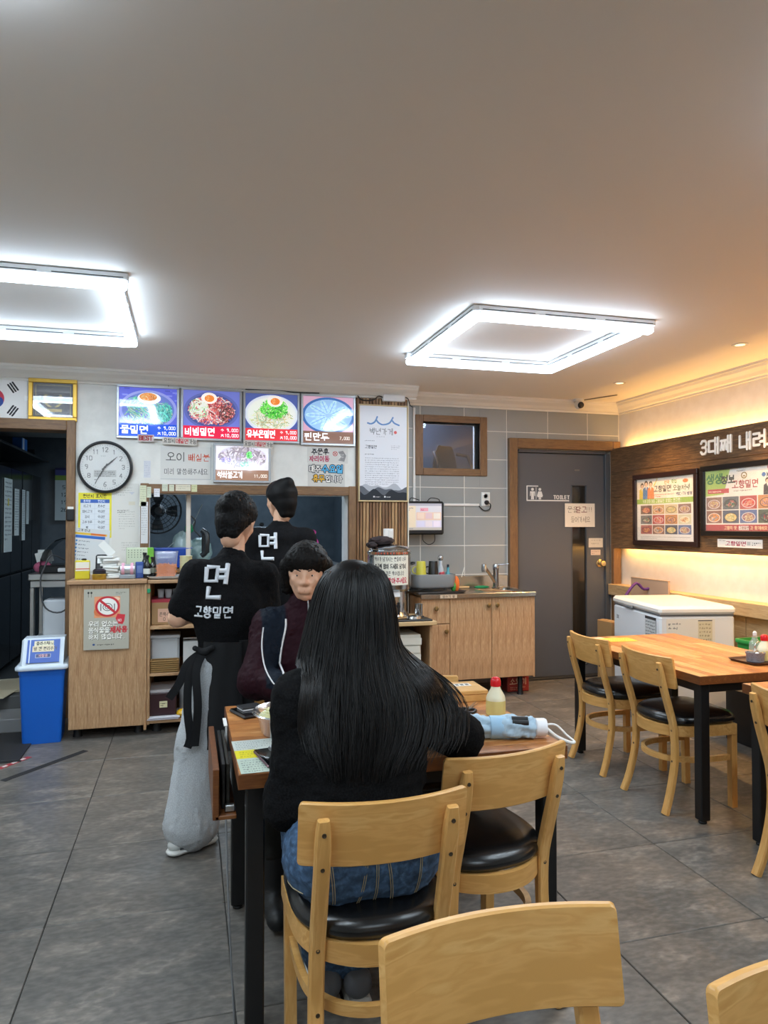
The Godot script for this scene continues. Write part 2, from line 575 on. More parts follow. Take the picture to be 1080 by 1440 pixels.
func fine_print(c: Cv, x: float, y: float, ww: float, rows: int, pitch: float, col, sd: int, th := 2.0):   # print too small to read
	var r := RandomNumberGenerator.new()
	r.seed = sd
	for k in rows:
		var px := x
		var stop := x + ww * (1.0 if k < rows - 1 else r.randf_range(0.3, 0.8))
		while px < stop:
			var l := minf(r.randf_range(pitch * 0.25, pitch * 0.7), stop - px)
			if l > 1:
				c.rect(px, y + k * pitch, l, th, col)
				if r.randf() < 0.6: c.rect(px + l * 0.4, y + k * pitch - pitch * 0.18, 1.5, pitch * 0.42, col)
				if r.randf() < 0.4: c.rect(px, y + k * pitch + pitch * 0.2, l * 0.7, th, col)
			px += l + r.randf_range(2.0, pitch * 0.35)

func noodles(c: Cv, cx: float, cy: float, rx: float, ry: float, cols: Array, count: int, th: float, sd: int, lay := 0.0):
	var r := RandomNumberGenerator.new()
	r.seed = sd
	for k in count:
		var a := r.randf() * TAU
		var q := sqrt(r.randf())
		var p := Vector2(cx + cos(a) * rx * q, cy + sin(a) * ry * q)
		var dir := r.randf() * TAU if lay == 0.0 else lay + r.randf_range(-0.5, 0.5)
		var pts := [p]
		for j in 5:
			dir += r.randf_range(-0.55, 0.55)
			p += Vector2(cos(dir), sin(dir)) * rx * 0.11
			if pow((p.x - cx) / rx, 2) + pow((p.y - cy) / ry, 2) > 1.0: break
			pts.append(p)
		var col := Color(cols[r.randi() % cols.size()])
		c.line(pts, th * r.randf_range(0.7, 1.3), col.lightened(r.randf_range(0.0, 0.25)) if r.randf() < 0.5 else col.darkened(r.randf_range(0.0, 0.25)))

func boiled_egg(c: Cv, x: float, y: float, r: float):
	c.disc(x, y, r, r * 0.72, "f6efe6")
	c.disc(x + r * 0.03, y + r * 0.03, r * 0.62, r * 0.46, "e8833a")
	noodles(c, x, y, r * 0.55, r * 0.4, ["f0a050", "d96f2a", "f3b873"], 18, 2, 5)

func plate(c: Cv, x: float, y: float, rx: float, ry: float, rim: String, inner: String):
	c.disc(x, y, rx, ry, rim)
	c.disc(x, y, rx * 0.9, ry * 0.88, inner)
# ---------------------------------------------------------------- lamps
func area(parent: Node3D, at: Vector3, size: Vector2, energy: float, col: Color, face: Vector3, along: Vector3):
	var l := AreaLight3D.new()
	l.name = "lamp_light"
	l.area_size = size
	l.area_normalize_energy = true
	l.light_energy = energy
	l.light_color = col
	l.shadow_enabled = true
	l.area_range = 12.0
	l.area_attenuation = 2.0
	var z := -face.normalized()
	var x := along.normalized()
	l.transform = Transform3D(Basis(x, z.cross(x), z), at)
	parent.add_child(l, true)

func ceiling_lamp(at: Vector3, label: String, seen: bool):
	var o := thing("ceiling_lamp", label, "ceiling lamp", at, 0.0, "square tube lamps on the ceiling")
	var house := M("eef1f4", 0.5)
	var slit := M("34383c", 0.7)
	var tube := lamp_mat("d4e9ff", 13.5)
	for k in 4:
		var along_x := k < 2
		var s := -1.0 if k % 2 == 0 else 1.0
		var l := 1.06 if along_x else 1.06
		var c := Vector3(0.03 * s, 0, 0.535 * s) if along_x else Vector3(0.5 * s, 0, -0.03 * s)
		var sz := Vector3(l, 0.032, 0.058) if along_x else Vector3(0.058, 0.032, l)
		var h := MB.new()
		h.box(c + Vector3(0, -0.018, 0), sz, 0.004)
		var hm := part("housing", h, house, o)
		var d := MB.new()
		d.box(c + Vector3(0, -0.055, 0), sz * Vector3(0.985, 1, 0.94) + Vector3(0, 0.006, 0) if along_x else sz * Vector3(0.94, 1, 0.985) + Vector3(0, 0.006, 0), 0.01)
		part("tube", d, tube, o)
		if seen:
			var v := MB.new()
			for q in [-0.36, 0.0, 0.36]:
				for e in [-1, 1]:
					var off: Vector3 = Vector3(q, -0.024, 0.0295 * e) if along_x else Vector3(0.0295 * e, -0.024, q)
					v.box(c + off, Vector3(0.3, 0.004, 0.002) if along_x else Vector3(0.002, 0.004, 0.3))
			part("vent_slit", v, slit, hm)
		area(o, c + Vector3(0, -0.078, 0), Vector2(1.0, 0.05), LAMP, Color(0.91, 0.97, 1.0), Vector3.DOWN, Vector3.RIGHT if along_x else Vector3.BACK)

const LAMP := 0.85
const WARM := Color(1.0, 0.75, 0.4)

# ---------------------------------------------------------------- the room
func minus(r: Rect2, holes: Array) -> Array:
	var out := [r]
	for hole in holes:
		var next := []
		for q in out:
			if not q.intersects(hole):
				next.append(q)
				continue
			var i: Rect2 = q.intersection(hole)
			for p in [Rect2(q.position, Vector2(i.position.x - q.position.x, q.size.y)), Rect2(i.end.x, q.position.y, q.end.x - i.end.x, q.size.y), Rect2(i.position.x, q.position.y, i.size.x, i.position.y - q.position.y), Rect2(i.position.x, i.end.y, i.size.x, q.end.y - i.end.y)]:
				if p.size.x > 0.012 and p.size.y > 0.012: next.append(p)
		out = next
	return out

func stone(k: int) -> StandardMaterial3D:
	var key := "stone%d" % k
	if mats.has(key): return mats[key]
	if not mats.has("stone_tex"): mats["stone_tex"] = noise_tex(71, 0.006, [[0.1, "646565"], [0.36, "6c6d6c"], [0.48, "747472"], [0.56, "70706f"], [0.66, "7e7d7a"], [0.74, "8b8985"], [0.82, "787876"], [0.95, "828079"]], 1024, 6, 55.0)
	if not mats.has("speck_tex"): mats["speck_tex"] = noise_tex(72, 0.09, [[0.2, "cfcfcf"], [0.5, "e6e6e6"], [0.75, "ffffff"]], 512, 4)
	var m := grain(key, mats["stone_tex"], Vector3(0.4, 0.4, 0.8), 0.36, Vector3(0.37 * k, 0.21 * k, 0.53 * k))
	m.detail_enabled = true
	m.detail_blend_mode = BaseMaterial3D.BLEND_MODE_MUL
	m.detail_albedo = mats["speck_tex"]
	m.metallic_specular = 0.42
	m.albedo_color = Color("fff5ec")
	return m

func structure():
	var plaster := grain("plaster", noise_tex(81, 0.02, [[0.2, "dcdbd6"], [0.8, "e4e3de"]], 512, 5), Vector3(0.8, 0.8, 0.8), 0.75, Vector3.ZERO, true)
	var cream := grain("cream", noise_tex(82, 0.02, [[0.2, "e2dbcf"], [0.8, "e8e2d7"]], 512, 5), Vector3(0.8, 0.8, 0.8), 0.7, Vector3.ZERO, true)
	var ceilm := M("eee8df", 0.6)
	# floor and its large stone tiles
	var fl := shell("floor", "grey stone-look tile floor with thin dark joints", "floor")
	part("bed", bx(Vector3(7.2, 0.1, 10.2), 0, Vector3(0.8, -0.056, -1.2)), M("3c3b39", 0.8), fl)
	var tile := bx(Vector3(0.6035, 0.02, 0.6045), 0.002)
	for i in range(-3, 8):
		for j in range(-2, 8):
			var x := -0.47 + 0.607 * i + 0.3035
			var z := -2.09 - 0.608 * j - 0.304
			if x < -2.7 or x > 3.85: continue
			part("tile", tile, stone((i * 5 + j * 3 + 40 + (i * j)) % 6), fl, Vector3(x, -0.01, z), Vector3(0, 0 if (i + j * 2) % 3 else PI, 0))
	var cl := shell("ceiling", "plain off-white ceiling with two square tube lamps", "ceiling")
	part("slab", bx(Vector3(7.2, 0.12, 10.2), 0, Vector3(0.8, CEIL + 0.06, -1.2)), ceilm, cl)
	# wall with the menu boards
	var wm := MB.new()
	for r in minus(Rect2(-2.8, 0.0, 4.545, CEIL), [Rect2(-1.78, 0, 0.927, 2.075), Rect2(-0.284, 1.06, 1.52, 0.565)]):
		wm.box(Vector3(r.get_center().x, r.get_center().y, ZL - 0.075), Vector3(r.size.x, r.size.y, 0.15))
	wm.box(Vector3(1.52, CEIL / 2, ZL - 0.25), Vector3(0.45, CEIL, 0.5))
	var wn := shell("wall_north", "light grey plaster wall with illuminated menu boards, clock and kitchen hatch", "wall")
	part("plaster", wm, plaster, wn)
	# tiled wall, tiles laid in a stack bond
	var holes := [Rect2(2.838, 0, 0.965, 2.075), Rect2(1.955, 1.885, 0.53, 0.403)]
	var wt := MB.new()
	for r in minus(Rect2(1.73, 0.0, 2.3, CEIL), holes):
		wt.box(Vector3(r.get_center().x, r.get_center().y, ZB - 0.0705), Vector3(r.size.x, r.size.y, 0.15))
	var wb := shell("wall_northeast", "wall of large grey tiles with pale joints behind the sink", "wall")
	part("grout", wt, M("d4d2cd", 0.8), wb)
	var glaze := [M("929594", 0.4), M("8f9291", 0.4), M("959897", 0.42)]
	for i in 6:
		for j in 8:
			var cell := Rect2(1.934 + 0.408 * (i - 1) + 0.003, 0.957 + 0.254 * (j - 1) + 0.0035, 0.401, 0.247)
			cell = cell.intersection(Rect2(1.75, 0.6, 2.14, CEIL - 0.62))
			if cell.size.x < 0.02 or cell.size.y < 0.02: continue
			for r in minus(cell, holes):
				part("wall_tile", bx(Vector3(r.size.x, r.size.y, 0.012), 0.0015), glaze[(i * 7 + j * 3) % 3], wb, Vector3(r.get_center().x, r.get_center().y, ZB))
	var we := shell("wall_east", "cream wall washed by warm strip light above and below a wood board", "wall")
	part("plaster", bx(Vector3(0.15, CEIL, 10), 0, Vector3(XR + 0.075, CEIL / 2, -1.2)), cream, we)
	var ww := shell("wall_west", "plain pale wall at the far side of the dining room", "wall")
	part("plaster", bx(Vector3(0.15, CEIL, 10), 0, Vector3(-2.78, CEIL / 2, -1.0)), plaster, ww)
	var ws := shell("wall_south", "plain pale wall at the entrance end of the dining room", "wall")
	part("plaster", bx(Vector3(7.2, CEIL, 0.15), 0, Vector3(0.8, CEIL / 2, 3.8)), cream, ws)
	# crown mouldings
	var prof := [Vector2(0, 0), Vector2(0, -0.105), Vector2(0.014, -0.105), Vector2(0.014, -0.09), Vector2(0.026, -0.083), Vector2(0.04, -0.06), Vector2(0.066, -0.036), Vector2(0.074, -0.018), Vector2(0.088, -0.018), Vector2(0.088, 0)]
	var trims := [[Vector3(-2.7, CEIL, ZL), Vector3(1.815, CEIL, ZL)], [Vector3(1.75, CEIL, ZB + 0.006), Vector3(XR, CEIL, ZB + 0.006)], [Vector3(XR, CEIL, ZB), Vector3(XR, CEIL, 3.7)]]
	var where := ["menu wall", "tiled wall", "warmly lit wall"]
	for k in 3:
		var t := MB.new()
		t.sweep(trims[k], prof)
		var n := shell("trim_%d" % (k + 1), "stepped pale crown moulding along the top of the " + where[k], "moulding")
		part("moulding", t, M("e2dfd8", 0.55), n)
	# the wooden frames of the kitchen doorway, of the hatch and of the small window
	var brown := grain("brown_v", noise_tex(91, 0.01, [[0.2, "6a4c34"], [0.45, "80603f"], [0.6, "745538"], [0.85, "8b6a47"]], 512, 5, 20.0), Vector3(10, 0.9, 10), 0.5, Vector3.ZERO, true)
	var brown_h := grain("brown_h", noise_tex(91, 0.01, [[0.2, "6a4c34"], [0.45, "80603f"], [0.6, "745538"], [0.85, "8b6a47"]], 512, 5, 20.0), Vector3(0.9, 10, 10), 0.5, Vector3.ZERO, true)
	var d1 := shell("door_1", "brown wooden frame round the open doorway to the dark kitchen", "doorway")
	part("jamb", bx(Vector3(0.06, 2.15, 0.2), 0.004, Vector3(-0.825, 1.075, ZL - 0.06)), brown, d1)
	part("jamb", bx(Vector3(0.06, 2.15, 0.2), 0.004, Vector3(-1.81, 1.075, ZL - 0.06)), brown, d1)
	part("lintel", bx(Vector3(0.925, 0.075, 0.2), 0.004, Vector3(-1.317, 2.112, ZL - 0.06)), brown_h, d1)
	# low step up to the kitchen
	var st := shell("trim_4", "two low grey steps up into the kitchen doorway", "step")
	part("step", bx(Vector3(0.9, 0.09, 0.3), 0.004, Vector3(-1.33, 0.045, -5.42)), M("7b7c7d", 0.45), st)
	part("step", bx(Vector3(0.9, 0.18, 0.2), 0.004, Vector3(-1.33, 0.09, -5.67)), M("4b4c4d", 0.5), st)
	var w1 := shell("window_1", "brown framed hatch in the menu wall that looks into the kitchen", "window")
	for q in [[Vector3(-0.315, 1.36, 0), Vector3(0.06, 0.68, 0.19), brown], [Vector3(1.268, 1.36, 0), Vector3(0.06, 0.68, 0.19), brown], [Vector3(0.476, 1.66, 0), Vector3(1.524, 0.07, 0.19), brown_h], [Vector3(0.476, 1.045, 0), Vector3(1.524, 0.03, 0.19), brown_h]]:
		part("frame", bx(q[1], 0.004, q[0] + Vector3(0, 0, ZL - 0.055)), q[2], w1)
	var w2 := shell("window_2", "small brown framed window in the tiled wall showing dark gear behind glass", "window")
	for q in [[Vector3(1.919, 2.085, 0), Vector3(0.072, 0.524, 0.14), brown], [Vector3(2.519, 2.085, 0), Vector3(0.068, 0.524, 0.14), brown], [Vector3(2.22, 2.318, 0), Vector3(0.53, 0.06, 0.14), brown_h], [Vector3(2.22, 1.854, 0), Vector3(0.53, 0.062, 0.14), brown_h]]:
		part("frame", bx(q[1], 0.004, q[0] + Vector3(0, 0, ZB - 0.045)), q[2], w2)
	part("pane", bx(Vector3(0.53, 0.404, 0.005), 0, Vector3(2.22, 2.086, ZB - 0.04)), glass(0.02, 0.02, "dfe8ee"), w2)
	window_gear()

func window_gear():
	var nn := shell("wall_storeroom", "dim store behind the small window", "room")
	var m := MB.new()
	m.box(Vector3(2.3, 2.0, -6.62), Vector3(1.2, 1.2, 0.04)); m.box(Vector3(1.72, 2.0, -6.3), Vector3(0.04, 1.2, 0.64)); m.box(Vector3(2.84, 2.0, -6.3), Vector3(0.04, 1.2, 0.64))
	m.box(Vector3(2.28, 1.42, -6.3), Vector3(1.15, 0.04, 0.64)); m.box(Vector3(2.28, 2.55, -6.3), Vector3(1.15, 0.04, 0.64))
	part("lining", m, M("39424e", 0.7), nn)
	var c := thing("office_chair", "black mesh-back swivel chair seen through the small window", "chair", Vector3(2.3, 1.44, -6.25), 0.4)
	var bk := MB.new()
	var rings := []
	for k in 9:
		var y := 0.33 + 0.045 * k
		var hw := 0.13 + 0.02 * sin(k / 8.0 * PI) - 0.05 * pow(k / 8.0, 3)
		rings.append([Vector3(-hw, y, 0.0), Vector3(0, y, -0.04), Vector3(hw, y, 0.0), Vector3(hw, y, 0.02), Vector3(0, y, -0.02), Vector3(-hw, y, 0.02)])
	bk.loft(rings)
	part("backrest", bk, M("17181c", 0.8), c)
	for s in [-1, 1]:
		var a := MB.new()
		a.tube([Vector3(0.14 * s, 0.62, 0.02), Vector3(0.21 * s, 0.6, 0.1), Vector3(0.22 * s, 0.48, 0.16), Vector3(0.2 * s, 0.36, 0.1), Vector3(0.08 * s, 0.33, 0.02)], 0.016, 8)
		part("armrest", a, M("101114", 0.5), c)
	var bs := MB.new()
	bs.lathe([Vector2(0, 0), Vector2(0.2, 0), Vector2(0.2, 0.02), Vector2(0.03, 0.06), Vector2(0.03, 0.3), Vector2(0.18, 0.31), Vector2(0.18, 0.36), Vector2(0, 0.37)], 20)
	part("base", bs, M("101114", 0.5), c)
	var bx2 := thing("carton", "pale blue packet leaning inside the small window", "packet", Vector3(1.9, 1.44, -6.35), 0.3)
	part("body", bx(Vector3(0.14, 0.62, 0.1), 0.004, Vector3(0, 0.31, 0)), M("6f94b8", 0.5), bx2)
	part("flap", bx(Vector3(0.13, 0.012, 0.09), 0.002, Vector3(0, 0.625, 0)), M("c7d4de", 0.5), bx2)
	var l := OmniLight3D.new()
	l.name = "store_light"
	l.position = Vector3(2.0, 2.42, -6.2)
	l.light_energy = 0.5
	l.light_color = Color(0.75, 0.85, 1.0)
	l.light_size = 0.04
	l.omni_range = 8.0
	l.omni_attenuation = 2.0
	l.shadow_enabled = true
	var bulb := thing("bulb_lamp", "small bulb burning in the store behind the window", "lamp", Vector3(2.0, 2.42, -6.2))
	var b := MB.new()
	b.ball(Vector3.ZERO, Vector3.ONE * 0.045, 12, 8)
	part("bulb", b, lamp_mat("d8e6ff", 2.0), bulb)
	var cap := MB.new()
	cap.lathe([Vector2(0, 0.03), Vector2(0.03, 0.03), Vector2(0.03, 0.11), Vector2(0, 0.11)], 12)
	part("socket", cap, M("d0d0d0", 0.5), bulb)
	l.position = Vector3.ZERO
	bulb.add_child(l)

# ---------------------------------------------------------------- wood board with hidden strip light
func board_wood(k: int) -> StandardMaterial3D:
	if not mats.has("board_tex"): mats["board_tex"] = noise_tex(95, 0.009, [[0.1, "473526"], [0.35, "654d35"], [0.5, "58412d"], [0.62, "7d6042"], [0.75, "6a5137"], [0.9, "8f7150"]], 1024, 6, 25.0)
	return grain("board%d" % k, mats["board_tex"], Vector3(9, 6.5, 0.55), 0.42, Vector3(0, 0.23 * k, 0.37 * k))

func letters(parent: Node3D, s: String, size: float, th: float, d: float, m: Material, sx := 1.0):   # solid letters in the parent's xy plane, from x = 0
	var x := 0.0
	for ch in s:
		var g := glyph(ch)
		if g[0].size():
			var b := MB.new()
			for si in g[0].size():
				var stq: PackedVector2Array = g[0][si]
				for k in stq.size() - 1:
					var p := Vector2(x + stq[k].x * size * sx, -stq[k].y * size)
					var q := Vector2(x + stq[k + 1].x * size * sx, -stq[k + 1].y * size)
					var dr := (q - p).normalized() if p.distance_to(q) > 1e-5 else Vector2.RIGHT
					var nr := Vector2(-dr.y, dr.x) * th * 0.5
					var poly := PackedVector2Array()
					for j in 7: poly.append(q + nr.rotated(-PI * j / 6.0))
					for j in 7: poly.append(p + nr.rotated(PI - PI * j / 6.0))
					b.prism(poly, d + 0.0011 * (si % 5) + 0.0005 * (k % 2))   # crossing strokes lie at slightly different heights
			part("letter", b, m, parent)
		x += g[1] * size * sx

func lit_board():
	var o := thing("wood_wall_board", "long dark brown plank board standing off the warmly lit wall", "wall board", Vector3(XR - 0.1, 0, 0))
	var hts := [0.235, 0.235, 0.23, 0.225]
	var y := 1.176
	for k in 4:
		part("plank", bx(Vector3(0.022, hts[k] - 0.002, 5.3), 0.0025), board_wood(k), o, Vector3(0.011, y + hts[k] / 2, -3.17))
		y += hts[k]
	var bt := MB.new()
	for z in [-5.6, -4.4, -3.2, -2.0, -0.8]: bt.box(Vector3(0.06, 1.64, z), Vector3(0.076, 0.6, 0.05))
	part("batten", bt, M("5a4733", 0.8), o)
	for s in 2:
		var up := s == 0
		var l := thing("led_strip", "warm light strip hidden along the %s edge of the wood board" % ("upper" if up else "lower"), "light strip", Vector3(XR - 0.045, 2.06 if up else 1.212, -3.17))
		part("strip", bx(Vector3(0.014, 0.008, 5.1), 0.002), lamp_mat("ffc069", 3.0), l)
		area(l, Vector3(0.0, 0.012 if up else -0.012, 0), Vector2(5.1, 0.012), STRIP, WARM, Vector3(0.35, 1 if up else -1, 0), Vector3.BACK)
		part("channel", bx(Vector3(0.03, 0.01, 5.1), 0.002, Vector3(0.0, -0.012 if up else 0.012, 0)), M("d8d8d8", 0.4), l)
	var t := thing("wall_lettering", "raised white Korean lettering on the dark wood board", "lettering", Vector3(XR - 0.1, 2.04, -4.62), -PI / 2)
	letters(t, "3대째 내려오는 맛", 0.118, 0.018, 0.007, M("f8f5ee", 0.4), 1.06)
	poster_one()
	poster_two()

const STRIP := 1.7

func wall_frame(called: String, label: String, at: Vector3, w: float, h: float, fw: float, fd: float, fm: Material, pm: Material, turn := 0.0, glazed := true) -> Node3D:
	var o := thing(called, label, "framed picture", at, turn)
	for s in [-1, 1]:
		part("frame_rail", bx(Vector3(w, fw, fd), 0.004, Vector3(0, (h - fw) / 2 * s, fd / 2)), fm, o)
		part("frame_stile", bx(Vector3(fw, h - 2 * fw, fd), 0.004, Vector3((w - fw) / 2 * s, 0, fd / 2)), fm, o)
	var p := MB.new()
	p.sheet(w - 2 * fw + 0.004, h - 2 * fw + 0.004, 0.006)
	part("print", p, pm, o, Vector3(0, 0, 0.004))
	if glazed: part("pane", bx(Vector3(w - 2 * fw, h - 2 * fw, 0.003), 0, Vector3(0, 0, fd * 0.6)), glass(0.03, 0.05), o)
	return o

func figure(c: Cv, x: float, y: float, hgt: float, top: String, hair := "1c1512"):   # a small printed person
	var r := hgt * 0.13
	c.disc(x, y + r * 0.8, r * 1.15, r * 1.35, hair)
	c.disc(x, y + r * 1.25, r * 0.85, r, "e8c3a4")
	c.poly(PackedVector2Array([Vector2(x - r * 0.5, y + r * 2.1), Vector2(x + r * 0.5, y + r * 2.1), Vector2(x + r * 2.0, y + r * 3.0), Vector2(x + r * 2.2, y + hgt), Vector2(x - r * 2.2, y + hgt), Vector2(x - r * 2.0, y + r * 3.0)]), top)
	c.poly(PackedVector2Array([Vector2(x - r * 0.5, y + r * 2.1), Vector2(x + r * 0.5, y + r * 2.1), Vector2(x, y + r * 4)]), "f4eee8")

func snapshot(c: Cv, x: float, y: float, w: float, h: float, k: int):
	var bg: Array = ["6a4a38", "caa46a", "d8c9a0", "8d6a5c", "5f6468", "b5413a", "c98a4a", "d6d3b0", "b04a40", "8a5a44", "3f4a63", "5a6ea0", "4a5a46", "d9b08a"]
	var food: Array = [["b33a2a", "e0a070", "f4e0c8"], ["e8933a", "f2b45a", "d06a20"], ["e6c67a", "f3e2b0", "c99a50"], ["9c6a70", "d0a0a0", "704048"], ["3a3f44", "8a9096", "d0d4d6"], ["d8352a", "f0d0b0", "3a7a3a"], ["e8a050", "c86a2a", "f6d8a0"], ["f0e8c0", "d0c880", "a0a860"]]
	c.rect(x, y, w, h, bg[k % bg.size()])
	plate(c, x + w / 2, y + h * 0.55, w * 0.4, h * 0.36, "f0ece4" if k % 2 else "2f2722", food[k % 8][0])
	noodles(c, x + w / 2, y + h * 0.55, w * 0.33, h * 0.28, food[(k * 3 + 1) % 8], 40, 2.5, k + 60)

func poster_one():
	var c := Cv.new(600, 480, "f3f0ea")
	c.rect(0, 0, 600, 150, "f7efe2")
	figure(c, 60, 40, 120, "e9cf3a"); figure(c, 105, 25, 135, "3f7ab8"); figure(c, 155, 30, 130, "e58a3a")
	c.line([Vector2(225, 10), Vector2(190, 60)], 8, "e0c24a")
	text(c, "전국", 300, 28, 26, "c98a3a", 0.14); text(c, "맛집", 372, 24, 28, "5aa04a", 0.15)
	c.disc(510, 40, 26, 14, "d8742a")
	text(c, "고향밀면", 190, 62, 48, "22201e", 0.13, 0.92)
	text(c, "오늘저녁", 388, 66, 42, "3a5a2a", 0.11, 0.95)
	text(c, "MBC-TV 방영", 420, 120, 24, "1d2a55", 0.14)
	fine_print(c, 190, 128, 210, 2, 14, "c0392b", 3, 3)
	c.rect(0, 158, 600, 38, "9cc244")
	text(c, "1대 2대 3대 고향밀면 맛있는 한그릇", 66, 164, 26, "f6faea", 0.12, 0.86)
	for r in 3:
		for k in 4: snapshot(c, 42 + k * 132, 208 + r * 76, 124, 68, r * 4 + k)
	fine_print(c, 42, 448, 510, 2, 12, "8a8680", 9)
	wall_frame("poster_frame", "dark framed broadcast poster with twelve small food photographs", Vector3(XR - 0.1, 1.522, -5.047), 0.824, 0.612, 0.043, 0.03, M("2b1a17", 0.35), pic(c, 0.5), -PI / 2)

func poster_two():
	var c := Cv.new(800, 420, "efeadf")
	c.poly(PackedVector2Array([Vector2(0, 0), Vector2(200, 0), Vector2(150, 170), Vector2(0, 180)]), "a9c857")
	text(c, "생생", 10, 30, 66, "2f7a34", 0.17, 1.0); text(c, "정보", 130, 44, 56, "1f2a22", 0.16, 0.95)
	c.rect(20, 132, 170, 30, "c23a3a"); fine_print(c, 30, 147, 150, 1, 14, "ffe9d9", 2, 5)
	c.disc(305, 52, 22, 22, "8d7a3a"); c.disc(305, 52, 15, 15, "efeadf"); c.disc(305, 56, 8, 5, "8d7a3a")
	fine_print(c, 250, 18, 110, 1, 14, "6a6458", 5, 4)
	text(c, "고향밀면", 216, 84, 52, "a32a26", 0.12, 0.9)
	fine_print(c, 226, 150, 180, 1, 14, "6a4a40", 6, 3)
	text(c, "맛있는", 470, 6, 30, "d8527a", 0.18, 0.9); text(c, "저녁", 560, 6, 30, "5a8ad0", 0.18, 0.9)
	c.disc(445, 58, 14, 14, "2a6ab0")
	text(c, "KBS-TV", 466, 44, 32, "1d2c4a", 0.16); text(c, "방영", 640, 44, 32, "2a5a2a", 0.14)
	for k in 4: figure(c, 470 + k * 62, 86, 100, ["1c1a1e", "e8e2d8", "2a3040", "c95a4a"][k])
	for r in 2:
		for k in 6: snapshot(c, 8 + k * 132, 188 + r * 92, 124, 86, r * 6 + k + 3)
	c.rect(0, 376, 800, 44, "b52a2a")
	text(c, "고향의 맛", 150, 386, 24, "f6d9a0", 0.12, 0.9); c.rect(262, 384, 74, 28, "f0e8dc"); text(c, "고향밀면", 266, 388, 20, "7a2020", 0.12, 0.85); text(c, "과 함께해요", 346, 386, 24, "f6d9a0", 0.12, 0.9)
	wall_frame("poster_frame", "wide black framed broadcast poster with food photographs and red footer", Vector3(XR - 0.1, 1.571, -4.05), 1.1, 0.53, 0.04, 0.03, M("17130f", 0.35), pic(c, 0.5), -PI / 2)
	var d := Cv.new(320, 80, "efe9e0")
	fine_print(d, 14, 14, 70, 1, 12, "5a5048", 2, 3)
	text(d, "고향밀면", 62, 20, 44, "a8304a", 0.11, 0.82)
	d.rect(216, 22, 24, 34, "c9c4bb"); fine_print(d, 250, 30, 60, 2, 18, "3a3632", 7, 4)
	var o := thing("name_plate", "small pale plaque with red Korean name under the wide poster", "plaque", Vector3(XR - 0.1, 1.256, -4.232), -PI / 2)
	var p := MB.new()
	p.sheet(0.43, 0.06, 0.004)
	part("plate", p, pic(d, 0.4), o)
